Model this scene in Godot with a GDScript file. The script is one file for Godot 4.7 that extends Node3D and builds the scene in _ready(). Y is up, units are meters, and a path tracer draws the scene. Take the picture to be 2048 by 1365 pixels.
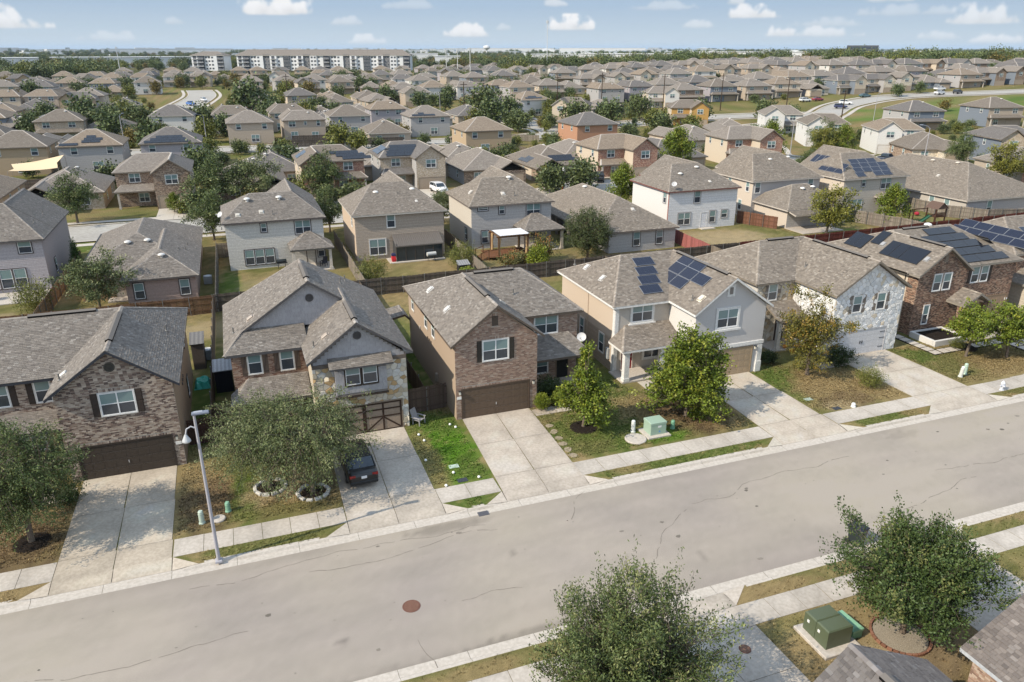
extends Node3D
# A suburb seen from a drone: x runs along the near street, -z away from the camera, y up, metres.
var M := {}
var taken := {}
var cache := {}
var O := Vector3.ZERO
var R := RandomNumberGenerator.new()
var N1 := FastNoiseLite.new()
var walls := []
class Surf:
	var v := PackedVector3Array()
	var n := PackedVector3Array()
	var u := PackedVector2Array()
	var c := PackedColorArray()
	var i := PackedInt32Array()
class Mb:
	var d := {}
	var col := Color.WHITE
	var xf := Transform3D.IDENTITY
	func s(m) -> Surf:
		if not d.has(m):
			d[m] = Surf.new()
		return d[m]
	# polygon, counter-clockwise seen from outside
	func poly(m, pts: Array, nn = null) -> void:
		var f: Surf = s(m)
		var p := PackedVector3Array()
		for q in pts:
			p.append(xf * q)
		var n: Vector3 = (p[1] - p[0]).cross(p[2] - p[0])
		if n.length_squared() < 1e-12 and p.size() > 3:
			n = (p[2] - p[0]).cross(p[3] - p[0])
		n = n.normalized()
		var h := Vector3(n.z, 0, -n.x)
		if absf(n.y) > 0.98:
			h = Vector3.RIGHT
		h = h.normalized()
		var up := n.cross(h)
		var at := f.v.size()
		for k in p.size():
			f.v.append(p[k])
			f.n.append(n)
			f.u.append(Vector2(p[k].dot(h), -p[k].dot(up)))
			f.c.append(col)
		for k in range(1, p.size() - 1):
			f.i.append_array([at, at + k + 1, at + k])
	func q(m, a: Vector3, b: Vector3, c: Vector3, e: Vector3) -> void:
		poly(m, [a, b, c, e])
	func box(m, a: Vector3, b: Vector3, bottom := false) -> void:
		var x0 := a.x; var y0 := a.y; var z0 := a.z
		var x1 := b.x; var y1 := b.y; var z1 := b.z
		q(m, Vector3(x0, y0, z1), Vector3(x1, y0, z1), Vector3(x1, y1, z1), Vector3(x0, y1, z1))
		q(m, Vector3(x1, y0, z0), Vector3(x0, y0, z0), Vector3(x0, y1, z0), Vector3(x1, y1, z0))
		q(m, Vector3(x1, y0, z1), Vector3(x1, y0, z0), Vector3(x1, y1, z0), Vector3(x1, y1, z1))
		q(m, Vector3(x0, y0, z0), Vector3(x0, y0, z1), Vector3(x0, y1, z1), Vector3(x0, y1, z0))
		q(m, Vector3(x0, y1, z1), Vector3(x1, y1, z1), Vector3(x1, y1, z0), Vector3(x0, y1, z0))
		if bottom:
			q(m, Vector3(x0, y0, z0), Vector3(x1, y0, z0), Vector3(x1, y0, z1), Vector3(x0, y0, z1))
	# box with its upper edges chamfered by r
	func cbox(m, a: Vector3, b: Vector3, r: float) -> void:
		var y2 := b.y - r
		box(m, a, Vector3(b.x, y2, b.z))
		var lo := [Vector3(a.x, y2, b.z), Vector3(b.x, y2, b.z), Vector3(b.x, y2, a.z), Vector3(a.x, y2, a.z)]
		var hi := [Vector3(a.x + r, b.y, b.z - r), Vector3(b.x - r, b.y, b.z - r), Vector3(b.x - r, b.y, a.z + r), Vector3(a.x + r, b.y, a.z + r)]
		for k in 4:
			q(m, lo[k], lo[(k + 1) % 4], hi[(k + 1) % 4], hi[k])
		poly(m, hi)
	# tube through points with radii, smooth sides
	func tube(m, pts: Array, rad: Array, sides := 6, cap := true) -> void:
		var f: Surf = s(m)
		var at := f.v.size()
		var ref := Vector3(0.31, 0.2, 0.93)
		for k in pts.size():
			var dir: Vector3 = (pts[mini(k + 1, pts.size() - 1)] - pts[maxi(k - 1, 0)]).normalized()
			var a: Vector3 = dir.cross(ref)
			if a.length() < 0.05:
				a = dir.cross(Vector3.UP)
			a = a.normalized()
			var b := dir.cross(a)
			for j in sides + 1:
				var t := TAU * j / sides
				var o := a * cos(t) + b * sin(t)
				f.v.append(xf * (pts[k] + o * rad[k]))
				f.n.append((xf.basis * o).normalized())
				f.u.append(Vector2(t * 0.3, k * 0.5))
				f.c.append(col)
		for k in pts.size() - 1:
			for j in sides:
				var p := at + k * (sides + 1) + j
				f.i.append_array([p, p + sides + 1, p + 1, p + 1, p + sides + 1, p + sides + 2])
		if cap:
			for e in [0, pts.size() - 1]:
				var c0 := f.v.size()
				var dir2: Vector3 = (pts[e] - pts[1 if e == 0 else e - 1]).normalized()
				for j in sides:
					f.v.append(f.v[at + e * (sides + 1) + j])
					f.n.append((xf.basis * dir2).normalized())
					f.u.append(Vector2.ZERO)
					f.c.append(col)
				for j in range(1, sides - 1):
					if e == 0:
						f.i.append_array([c0, c0 + j, c0 + j + 1])
					else:
						f.i.append_array([c0, c0 + j + 1, c0 + j])
	func lathe(m, at: Vector3, prof: Array, sides := 12) -> void:
		for k in prof.size() - 1:
			for j in sides:
				var t0 := TAU * j / sides
				var t1 := TAU * (j + 1) / sides
				var a: Vector2 = prof[k]
				var b: Vector2 = prof[k + 1]
				var p0 := at + Vector3(cos(t0) * a.x, a.y, -sin(t0) * a.x)
				var p1 := at + Vector3(cos(t1) * a.x, a.y, -sin(t1) * a.x)
				var p2 := at + Vector3(cos(t1) * b.x, b.y, -sin(t1) * b.x)
				var p3 := at + Vector3(cos(t0) * b.x, b.y, -sin(t0) * b.x)
				if a.x < 1e-4:
					poly(m, [p0, p2, p3])
				elif b.x < 1e-4:
					poly(m, [p0, p1, p2])
				else:
					poly(m, [p0, p1, p2, p3])
	func mesh() -> ArrayMesh:
		var r := ArrayMesh.new()
		for m in d:
			var f: Surf = d[m]
			var a := []
			a.resize(Mesh.ARRAY_MAX)
			a[Mesh.ARRAY_VERTEX] = f.v
			a[Mesh.ARRAY_NORMAL] = f.n
			a[Mesh.ARRAY_TEX_UV] = f.u
			a[Mesh.ARRAY_COLOR] = f.c
			a[Mesh.ARRAY_INDEX] = f.i
			r.add_surface_from_arrays(Mesh.PRIMITIVE_TRIANGLES, a)
			r.surface_set_material(r.get_surface_count() - 1, m)
		return r
func numbered(called: String) -> String:
	if not taken.has(called):
		taken[called] = 0
		return called
	taken[called] += 1
	return "%s_%03d" % [called, taken[called]]
func tag(o: Node, label := "", category := "", group := "", kind := "") -> void:
	if label: o.set_meta("label", label)
	if category: o.set_meta("category", category)
	if group: o.set_meta("group", group)
	if kind: o.set_meta("kind", kind)
func thing(called: String, label: String, category: String, at := Vector3.ZERO, turn := 0.0, group := "") -> Node3D:
	var o := Node3D.new()
	o.name = numbered(called)
	add_child(o)
	o.position = at
	o.rotation.y = turn
	tag(o, label, category, group)
	return o
func obj(called: String, mesh: Mesh, parent: Node = null, at = null) -> MeshInstance3D:
	var o := MeshInstance3D.new()
	o.mesh = mesh
	if parent == null:
		o.name = numbered(called)
		add_child(o)
	else:
		o.name = called
		parent.add_child(o, true)
	if at != null:
		if at is Transform3D: o.transform = at
		else: o.position = at
	return o
func structure(called: String, mb: Mb, at := Vector3.ZERO) -> MeshInstance3D:
	var o := obj(called, mb.mesh(), null, at)
	tag(o, "", "", "", "structure")
	return o
func copies(called: String, mesh: Mesh, xs: Array, cs: Array, parent: Node = null) -> MultiMeshInstance3D:
	var mm := MultiMesh.new()
	mm.transform_format = MultiMesh.TRANSFORM_3D
	mm.use_colors = true
	mm.mesh = mesh
	mm.instance_count = xs.size()
	var b := PackedFloat32Array()
	b.resize(xs.size() * 16)
	for k in xs.size():
		var t: Transform3D = xs[k]
		var c: Color = cs[k]
		var j := k * 16
		b[j] = t.basis.x.x; b[j + 1] = t.basis.y.x; b[j + 2] = t.basis.z.x; b[j + 3] = t.origin.x
		b[j + 4] = t.basis.x.y; b[j + 5] = t.basis.y.y; b[j + 6] = t.basis.z.y; b[j + 7] = t.origin.y
		b[j + 8] = t.basis.x.z; b[j + 9] = t.basis.y.z; b[j + 10] = t.basis.z.z; b[j + 11] = t.origin.z
		b[j + 12] = c.r; b[j + 13] = c.g; b[j + 14] = c.b; b[j + 15] = 1.0
	mm.buffer = b
	var o := MultiMeshInstance3D.new()
	o.multimesh = mm
	o.name = called if parent else numbered(called)
	tag(o, "", "", "", "stuff")
	if parent:
		parent.add_child(o, true)
	else:
		add_child(o)
	return o
func L(r: float, g: float, b: float) -> Color:
	return Color(r, g, b)
func mat(key: String, c: Color, rough := 0.85, spec := 0.3) -> StandardMaterial3D:
	var m := StandardMaterial3D.new()
	m.resource_name = key
	m.albedo_color = c.linear_to_srgb()
	m.roughness = rough
	m.metallic_specular = spec
	m.vertex_color_use_as_albedo = true
	M[key] = m
	return m
func textured(m: StandardMaterial3D, t: Texture2D, metres: float, normal: Texture2D = null, ns := 1.0) -> StandardMaterial3D:
	m.albedo_texture = t
	m.uv1_scale = Vector3.ONE / metres
	if normal:
		m.normal_enabled = true
		m.normal_texture = normal
		m.normal_scale = ns
	return m
func noise_tex(size: int, freq: float, lo: Color, hi: Color, oct := 4, seed_ := 1, bump := false, strength := 4.0) -> NoiseTexture2D:
	var t := NoiseTexture2D.new()
	var n := FastNoiseLite.new()
	n.seed = seed_
	n.frequency = freq
	n.noise_type = FastNoiseLite.TYPE_SIMPLEX_SMOOTH
	n.fractal_octaves = oct
	t.width = size
	t.height = size
	t.seamless = true
	t.noise = n
	if bump:
		t.as_normal_map = true
		t.bump_strength = strength
	else:
		var g := Gradient.new()
		g.set_color(0, lo)
		g.set_color(1, hi)
		t.color_ramp = g
	return t
func jit(c: Color, k: float) -> Color:
	var f := 1.0 + R.randf_range(-k, k)
	return Color(c.r * f, c.g * f, c.b * f)
func gh(x: float, z: float) -> float:      # the land rises gently beyond the near blocks, more to the east
	var dd := sqrt(x * x + z * z)
	var a := atan2(x, -z)
	var t := smoothstep(210.0, 480.0, dd)
	var top := lerpf(3.5, 11.0, smoothstep(0.15, 0.75, a))
	var back := 1.0 - 0.75 * smoothstep(650.0, 1500.0, dd)
	return top * t * back
func make_materials() -> void:
	var grain := noise_tex(256, 0.09, Color(0.80, 0.80, 0.80), Color(1, 1, 1), 4, 3)
	var mottled := noise_tex(512, 0.02, Color(0.88, 0.875, 0.865), Color(1, 1, 1), 6, 5)
	var rough_n := noise_tex(256, 0.1, Color.BLACK, Color.WHITE, 4, 8, true, 3.0)
	var grass_t := noise_tex(512, 0.06, Color(0.62, 0.62, 0.60), Color(1, 1, 1), 5, 9)
	var grass_n := noise_tex(512, 0.08, Color.BLACK, Color.WHITE, 5, 9, true, 8.0)
	textured(mat("asphalt", L(0.412, 0.362, 0.305), 0.9, 0.25), grain, 0.9, rough_n, 0.35)
	textured(mat("far_asphalt", L(0.40, 0.385, 0.36), 0.9, 0.25), mottled, 9.0)
	textured(mat("concrete", L(0.515, 0.468, 0.415), 0.9, 0.25), mottled, 2.6, rough_n, 0.2)
	textured(mat("lawn", L(1.5, 1.5, 1.5), 0.95, 0.1), grass_t, 1.6, grass_n, 1.2)
	M.lawn.albedo_color = Color.WHITE
	textured(mat("land", L(1, 1, 1), 0.95, 0.1), grass_t, 7.0, grass_n, 1.0)
	textured(mat("soil", L(0.05, 0.04, 0.035), 0.95, 0.1), grass_t, 0.7, grass_n, 1.5)
	textured(mat("stucco", L(0.92, 0.92, 0.92), 0.9, 0.2), grain, 1.3, rough_n, 0.35)
	textured(mat("paint", L(0.96, 0.96, 0.96), 0.6, 0.35), mottled, 2.2)
	mat("mortar", L(0.42, 0.38, 0.33), 0.95, 0.1)
	textured(mat("piece", L(1, 1, 1), 0.85, 0.25), grain, 0.35, rough_n, 0.5)
	textured(mat("tab", L(1.30, 1.32, 1.36), 0.92, 0.2), grain, 0.25, rough_n, 0.6)
	textured(mat("wood", L(1, 1, 1), 0.85, 0.15), noise_tex(256, 0.05, Color(0.7, 0.68, 0.66), Color(1, 1, 1), 4, 12), 0.8)
	mat("metal", L(0.55, 0.56, 0.58), 0.4, 0.5).metallic = 0.7
	mat("plastic", L(1, 1, 1), 0.45, 0.45)
	mat("rubber", L(0.025, 0.025, 0.027), 0.7, 0.3)
	mat("carpaint", L(1, 1, 1), 0.16, 0.4).clearcoat_enabled = true
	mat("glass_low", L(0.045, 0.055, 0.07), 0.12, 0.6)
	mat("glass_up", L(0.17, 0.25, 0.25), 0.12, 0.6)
	mat("glass_car", L(0.02, 0.03, 0.04), 0.05, 0.6)
	mat("chrome", L(0.7, 0.7, 0.72), 0.15, 0.6).metallic = 1.0
	mat("red_lens", L(0.25, 0.008, 0.008), 0.15, 0.6)
	mat("bark", L(0.15, 0.12, 0.095), 0.95, 0.1)
	mat("shade_cloth", L(0.62, 0.49, 0.32), 0.8, 0.2).backlight = Color(0.5, 0.35, 0.18)
	var leaf := mat("leaf", L(1, 1, 1), 0.5, 0.35)
	leaf.backlight = Color(0.5, 0.55, 0.2)
	var blade := mat("blade", L(1, 1, 1), 0.7, 0.2)
	blade.backlight = Color(0.35, 0.4, 0.15)
	# solar cells: flat print of dark cells with a fine pale grid
	var im := Image.create(128, 64, false, Image.FORMAT_RGB8)
	im.fill(Color(0.17, 0.185, 0.25))
	for x in 10:
		for y in 6:
			im.fill_rect(Rect2i(2 + int(x * 12.5), 2 + y * 10, 11, 9), Color(0.075, 0.09, 0.16))
	var pm := mat("solar", L(1, 1, 1), 0.12, 0.5)
	pm.albedo_texture = ImageTexture.create_from_image(im)
	im = Image.create(128, 64, false, Image.FORMAT_RGB8)
	im.fill(Color(0.10, 0.105, 0.125))
	for x in 10:
		im.fill_rect(Rect2i(2 + int(x * 12.5), 2, 12, 60), Color(0.085, 0.09, 0.115))
	mat("solar_black", L(1, 1, 1), 0.14, 0.5).albedo_texture = ImageTexture.create_from_image(im)
	# shingles of roofs too far off to tell the tabs apart
	var si := Image.create(512, 512, false, Image.FORMAT_RGB8)
	var hi := Image.create(512, 512, false, Image.FORMAT_L8)
	R.seed = 77
	for r in 56:
		var y0 := int(r * 512.0 / 56.0)
		var x := -R.randi_range(0, 16)
		while x < 512:
			var w := R.randi_range(10, 24)
			var c := shingle_colour().linear_to_srgb()
			si.fill_rect(Rect2i(x, y0, w, 10), c)
			hi.fill_rect(Rect2i(x, y0, w, 10), Color(1, 1, 1) * R.randf_range(0.5, 0.75))
			hi.fill_rect(Rect2i(x, y0 + 6, w, 3), Color(0.95, 0.95, 0.95))
			x += w
		si.fill_rect(Rect2i(0, y0 + 8, 512, 1), Color(0.30, 0.285, 0.27))
	hi.bump_map_to_normal_map(2.0)
	textured(mat("shingle", L(0.82, 0.82, 0.83), 0.92, 0.2), ImageTexture.create_from_image(si), 8.0, ImageTexture.create_from_image(hi), 0.6)
	for k in 3:
		var v: StandardMaterial3D = M.shingle.duplicate()
		v.albedo_color = [L(0.68, 0.665, 0.65), L(0.88, 0.81, 0.73), L(0.57, 0.60, 0.66)][k].linear_to_srgb()
		M["shingle%d" % k] = v
	# brick of walls too far off to tell the bricks apart
	var bricks := {"brick_red": [L(0.30, 0.13, 0.085), L(0.22, 0.10, 0.075), L(0.42, 0.27, 0.2)], "brick_brown": [L(0.23, 0.15, 0.105), L(0.12, 0.08, 0.06), L(0.36, 0.27, 0.2)], "brick_tan": [L(0.44, 0.36, 0.27), L(0.36, 0.28, 0.2), L(0.5, 0.43, 0.35)]}
	for b in bricks:
		var pal: Array = bricks[b]
		var bi := Image.create(512, 512, false, Image.FORMAT_RGB8)
		bi.fill(L(0.40, 0.35, 0.29).linear_to_srgb())
		for r in 56:
			var y0 := int(r * 512.0 / 56.0)
			var x := -R.randi_range(0, 20)
			while x < 512:
				bi.fill_rect(Rect2i(x, y0, 22, 8), jit(pal[R.randi() % 3], 0.22).linear_to_srgb())
				x += 24
		textured(mat(b, L(1, 1, 1), 0.9, 0.2), ImageTexture.create_from_image(bi), 4.4)
	# far limestone
	var st := Image.create(256, 256, false, Image.FORMAT_RGB8)
	st.fill(L(0.5, 0.47, 0.42).linear_to_srgb())
	for k in 900:
		st.fill_rect(Rect2i(R.randi() % 256, R.randi() % 256, R.randi_range(8, 22), R.randi_range(6, 14)), jit(L(0.55, 0.48, 0.38), 0.28).linear_to_srgb())
	textured(mat("limestone", L(1, 1, 1), 0.9, 0.2), ImageTexture.create_from_image(st), 5.0)
func shingle_colour() -> Color:
	var t := R.randf()
	var c := L(0.252, 0.220, 0.188)
	if t > 0.92: c = L(0.335, 0.30, 0.26)
	elif t > 0.6: c = L(0.276, 0.242, 0.206)
	elif t < 0.16: c = L(0.214, 0.187, 0.161)
	return jit(c, 0.055)
# ---- houses -------------------------------------------------------------------------------------------------
# A wall finish is [kind, colour(s)]: plain (a material name and a tint), lap (boards), brick, stone, shake.
func P(x: float, y: float, z: float) -> Vector3:
	return Vector3(x, y, z) - O
func frame(side: String, x0: float, x1: float, z0: float, z1: float) -> Transform3D:
	match side:
		"s": return Transform3D(Basis(Vector3(1, 0, 0), Vector3.UP, Vector3(0, 0, 1)), P(x0, 0, z1))
		"n": return Transform3D(Basis(Vector3(-1, 0, 0), Vector3.UP, Vector3(0, 0, -1)), P(x1, 0, z0))
		"e": return Transform3D(Basis(Vector3(0, 0, -1), Vector3.UP, Vector3(1, 0, 0)), P(x1, 0, z1))
	return Transform3D(Basis(Vector3(0, 0, 1), Vector3.UP, Vector3(-1, 0, 0)), P(x0, 0, z0))
# One storey block of a house: its four walls are one part; gables: side -> [apex position along the wall, apex height]
func body(h: Node3D, x0: float, x1: float, z0: float, z1: float, y0: float, y1: float, fin: Dictionary, gables := {}, called := "wall", split = 0.0) -> Dictionary:
	var out := {}
	var mb := Mb.new()
	for side in ["s", "e", "n", "w"]:
		if not fin.has(side):
			continue
		var F := frame(side, x0, x1, z0, z1)
		var w: float = x1 - x0 if side in ["s", "n"] else z1 - z0
		var g: Array = gables.get(side, [])
		var f: Array = fin[side]
		if f[0] == "two":      # lower and upper finish split at a height
			wall_face(mb, F, w, y0, split, f[1], [])
			wall_face(mb, F, w, split, y1, f[2], g)
		else:
			wall_face(mb, F, w, y0, y1, f, g)
		out[side] = {"F": F, "w": w, "y0": y0, "y1": y1, "g": g, "f": f, "holes": [], "h": h}
		walls.append(out[side])
	var o := obj(called, mb.mesh(), h)
	for side in out:
		out[side].node = o
	return out
func edge(w: Dictionary, y: float) -> Vector2:      # where the wall begins and ends at a height
	var g: Array = w.g
	if g.is_empty() or y <= w.y1:
		return Vector2(0, w.w)
	var t: float = (y - w.y1) / (g[1] - w.y1)
	return Vector2(g[0] * t, w.w + (g[0] - w.w) * t)
func wall_face(mb: Mb, F: Transform3D, w: float, y0: float, y1: float, f: Array, g: Array) -> void:
	mb.xf = F
	var top: float = g[1] if g.size() else y1
	var wd := {"w": w, "y1": y1, "g": g}
	if f[0] == "lap":
		mb.col = f[1]
		var m: Material = M.paint
		var e := 0.175
		var y := y0
		while y < top - 0.01:
			var ya := minf(y + e, top)
			var a := edge(wd, y)
			var b := edge(wd, ya)
			if y < y1 and ya > y1:
				b = Vector2(0, w) if g.is_empty() else b
			mb.col = f[1] * (1.0 + 0.05 * sin(y * 91.7))
			mb.q(m, Vector3(a.x, y, 0.03), Vector3(a.y, y, 0.03), Vector3(b.y, ya, 0.006), Vector3(b.x, ya, 0.006))
			mb.q(m, Vector3(a.x, y, 0.006), Vector3(a.y, y, 0.006), Vector3(a.y, y, 0.03), Vector3(a.x, y, 0.03))
			y += e
	else:
		var m2: Material = M.mortar
		mb.col = Color.WHITE
		if f[0] == "plain":
			m2 = M[f[1]]
			mb.col = f[2] if f.size() > 2 else Color.WHITE
		elif f[0] == "shake":
			mb.col = L(0.5, 0.49, 0.5)
		var pts := [Vector3(0, y0, 0), Vector3(w, y0, 0), Vector3(w, y1, 0)]
		if g.size():
			pts.append(Vector3(g[0], g[1], 0))
		pts.append(Vector3(0, y1, 0))
		mb.poly(m2, pts)
	mb.xf = Transform3D.IDENTITY
	mb.col = Color.WHITE
func along(w: Dictionary, x: float) -> float:        # world x (or z) to the distance along a wall
	var F: Transform3D = w.F
	var p := Vector3(x, 0, x) - Vector3(O.x, 0, O.z)
	return (p - F.origin).dot(F.basis.x)
func rel(w: Dictionary, u: float, y: float, out := 0.0) -> Transform3D:
	var F: Transform3D = w.F
	return Transform3D(F.basis, F * Vector3(u, y, out))
# window: lower left corner at u, y on a wall; style [trim colour, frame colour, trim width, columns]
func window(w: Dictionary, x: float, y: float, wd: float, ht: float, st := {}, lod := 0) -> void:
	var u := along(w, x)
	if (w.F as Transform3D).basis.x.dot(Vector3(1, 0, 1)) < 0:
		u -= wd
	w.holes.append([u - 0.05, y - 0.05, u + wd + 0.05, y + ht + 0.05])
	var trim: Color = st.get("trim", L(0.75, 0.73, 0.7))
	var fr: Color = st.get("frame", L(0.78, 0.78, 0.78))
	var tw: float = st.get("tw", 0.07)
	var cols: int = st.get("cols", 2 if wd > 1.3 else 1)
	var key := "win%.2f_%.2f_%s_%s_%.2f_%d_%d" % [wd, ht, trim, fr, tw, cols, lod]
	if not cache.has(key):
		var mb := Mb.new()
		mb.col = trim
		mb.box(M.paint, Vector3(-tw, -tw, -0.02), Vector3(wd + tw, 0.0, 0.055))
		mb.box(M.paint, Vector3(-tw, ht, -0.02), Vector3(wd + tw, ht + tw, 0.05))
		mb.box(M.paint, Vector3(-tw, 0, -0.02), Vector3(0, ht, 0.05))
		mb.box(M.paint, Vector3(wd, 0, -0.02), Vector3(wd + tw, ht, 0.05))
		mb.col = fr
		var b := 0.045
		mb.box(M.plastic, Vector3(0, 0, 0), Vector3(wd, b, 0.04))
		mb.box(M.plastic, Vector3(0, ht - b, 0), Vector3(wd, ht, 0.04))
		for k in cols + 1:
			var x0 := clampf(wd * k / cols - b / 2, 0, wd - b)
			mb.box(M.plastic, Vector3(x0, b, 0), Vector3(x0 + b * (1.5 if k > 0 and k < cols else 1.0), ht - b, 0.038))
		mb.box(M.plastic, Vector3(b, ht * 0.5 - 0.02, 0), Vector3(wd - b, ht * 0.5 + 0.025, 0.034))
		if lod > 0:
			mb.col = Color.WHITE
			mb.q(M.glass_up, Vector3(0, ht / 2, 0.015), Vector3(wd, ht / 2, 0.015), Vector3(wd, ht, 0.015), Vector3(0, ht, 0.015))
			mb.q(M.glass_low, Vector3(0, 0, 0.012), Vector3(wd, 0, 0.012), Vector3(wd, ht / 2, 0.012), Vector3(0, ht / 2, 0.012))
		cache[key] = mb.mesh()
		for up in 2:
			var mg := Mb.new()
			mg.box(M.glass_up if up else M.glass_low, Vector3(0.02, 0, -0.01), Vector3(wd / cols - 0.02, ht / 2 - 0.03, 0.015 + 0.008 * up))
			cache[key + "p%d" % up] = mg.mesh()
	var lapped: bool = w.f[0] == "lap" or w.f[0] == "two"
	var o := obj("window", cache[key], w.h, rel(w, u, y, 0.035 if lapped else 0.012))
	if lod == 0:
		for k in cols:
			for up in 2:
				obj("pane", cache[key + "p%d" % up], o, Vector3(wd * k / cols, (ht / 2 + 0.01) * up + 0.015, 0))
func shutter(w: Dictionary, x: float, y: float, wd: float, ht: float, c: Color, brace := false) -> void:
	var u := along(w, x)
	var key := "shut%.2f%.2f%s%s" % [wd, ht, c, brace]
	if not cache.has(key):
		var mb := Mb.new()
		mb.col = c
		mb.box(M.paint, Vector3(0, 0, 0), Vector3(wd, ht, 0.03))
		if brace:
			mb.col = c * 0.7
			for yy in [0.1, ht - 0.2]:
				mb.box(M.paint, Vector3(0, yy, 0.03), Vector3(wd, yy + 0.1, 0.05))
			mb.poly(M.paint, [Vector3(0, 0.2, 0.05), Vector3(0.1, 0.2, 0.05), Vector3(wd, ht - 0.2, 0.05), Vector3(wd - 0.1, ht - 0.2, 0.05)])
		else:
			for s in 2:
				var a := 0.06 + s * (ht * 0.5 - 0.02)
				for k in 8:
					var yy := a + k * (ht * 0.5 - 0.1) / 8
					mb.q(M.paint, Vector3(0.05, yy, 0.045), Vector3(wd - 0.05, yy, 0.045), Vector3(wd - 0.05, yy + 0.08, 0.031), Vector3(0.05, yy + 0.08, 0.031))
		cache[key] = mb.mesh()
	obj("shutter", cache[key], w.h, rel(w, u, y, 0.012))
func garage(w: Dictionary, x: float, wd: float, ht: float, c: Color, style := 0, lod := 0) -> void:
	var u := along(w, x)
	if (w.F as Transform3D).basis.x.dot(Vector3(1, 0, 1)) < 0:
		u -= wd
	w.holes.append([u - 0.02, 0.0, u + wd + 0.02, ht + 0.02])
	var mb := Mb.new()
	mb.col = c * 0.8
	mb.box(M.paint, Vector3(-0.1, 0, 0), Vector3(0, ht + 0.1, 0.05))
	mb.box(M.paint, Vector3(wd, 0, 0), Vector3(wd + 0.1, ht + 0.1, 0.05))
	mb.box(M.paint, Vector3(0, ht, 0), Vector3(wd, ht + 0.1, 0.05))
	var o := obj("garage_door", mb.mesh(), w.h, rel(w, u, 0))
	var key := "gar%.2f%.2f%s%d" % [wd, ht, c, style]
	if not cache.has(key):
		var p := Mb.new()
		var sh := ht / 4
		p.col = c
		p.box(M.paint, Vector3(0, 0.006, -0.03), Vector3(wd, sh - 0.006, 0.012))
		if style == 0:
			var np := 8
			for k in np:
				var a := wd * k / np + 0.08
				var b := wd * (k + 1) / np - 0.08
				p.box(M.paint, Vector3(a, 0.09, 0.012), Vector3(b, sh - 0.09, 0.02))
		cache[key] = p.mesh()
	for k in 4:
		obj("panel", cache[key], o, Vector3(0, ht / 4 * k, 0))
	if style == 1:      # carriage doors: rails, stiles and cross braces
		var t := Mb.new()
		t.col = L(0.075, 0.052, 0.04)
		for half in 2:
			var a := wd * 0.5 * half
			var b := a + wd * 0.5
			for s in [a, (a + b) / 2 - 0.06, b - 0.12]:
				t.box(M.wood, Vector3(s, 0.0, 0.013), Vector3(s + 0.12, ht, 0.04))
			for yy in [0.0, ht * 0.48, ht * 0.73, ht - 0.12]:
				t.box(M.wood, Vector3(a, yy, 0.013), Vector3(b, yy + 0.1, 0.036))
			for s in 2:
				var xa := a + 0.1 if s == 0 else (a + b) / 2
				var xb := (a + b) / 2 if s == 0 else b - 0.1
				var ya := 0.1 if s == 0 else ht * 0.48
				var yb := ht * 0.48 if s == 0 else 0.1
				t.q(M.wood, Vector3(xa, ya - 0.07, 0.034), Vector3(xb, yb - 0.07, 0.034), Vector3(xb, yb + 0.07, 0.034), Vector3(xa, ya + 0.07, 0.034))
		obj("brace", t.mesh(), o)
	elif style == 2:    # dark strap hinges and handles
		var t2 := Mb.new()
		t2.col = L(0.03, 0.03, 0.03)
		for yy in [0.4, 1.2, 1.75]:
			t2.box(M.plastic, Vector3(0.05, yy, 0.02), Vector3(0.6, yy + 0.05, 0.035))
			t2.box(M.plastic, Vector3(wd - 0.6, yy, 0.02), Vector3(wd - 0.05, yy + 0.05, 0.035))
		for s in [-0.14, 0.08]:
			t2.box(M.plastic, Vector3(wd / 2 + s, 0.95, 0.02), Vector3(wd / 2 + s + 0.06, 1.2, 0.06))
		obj("hinge", t2.mesh(), o)
	else:
		var hd := Mb.new()
		hd.col = L(0.5, 0.5, 0.5)
		hd.box(M.plastic, Vector3(wd / 2 - 0.02, 0.75, 0.012), Vector3(wd / 2 + 0.02, 0.92, 0.045))
		obj("handle", hd.mesh(), o)
func panel(w: Dictionary, called: String, x: float, y: float, wd: float, ht: float, out: float, c: Color, m := "paint", hole := true) -> MeshInstance3D:
	var u := along(w, x)
	if (w.F as Transform3D).basis.x.dot(Vector3(1, 0, 1)) < 0:
		u -= wd
	if hole:
		w.holes.append([u, y, u + wd, y + ht])
	var mb := Mb.new()
	mb.col = c
	mb.box(M[m], Vector3(0, 0, -0.02), Vector3(wd, ht, out), true)
	return obj(called, mb.mesh(), w.h, rel(w, u, y))
func vent_round(w: Dictionary, x: float, y: float, r: float, c: Color) -> void:
	var mb := Mb.new()
	mb.col = c
	mb.xf = Transform3D(Basis(Vector3(1, 0, 0), Vector3(0, 0, 1), Vector3(0, -1, 0)), Vector3.ZERO)
	mb.lathe(M.paint, Vector3.ZERO, [Vector2(r, 0), Vector2(r, 0.07), Vector2(r * 0.8, 0.07), Vector2(r * 0.78, 0.035), Vector2(0, 0.035)], 20)
	mb.xf = Transform3D.IDENTITY
	mb.col = c * 0.45
	for k in 5:
		var yy := (k - 2) * r * 0.28
		var hw := sqrt(maxf(0.0, r * r * 0.58 - yy * yy))
		mb.box(M.paint, Vector3(-hw, yy - 0.012, 0.03), Vector3(hw, yy + 0.012, 0.05))
	obj("gable_vent", mb.mesh(), w.h, rel(w, along(w, x), y))
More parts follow.
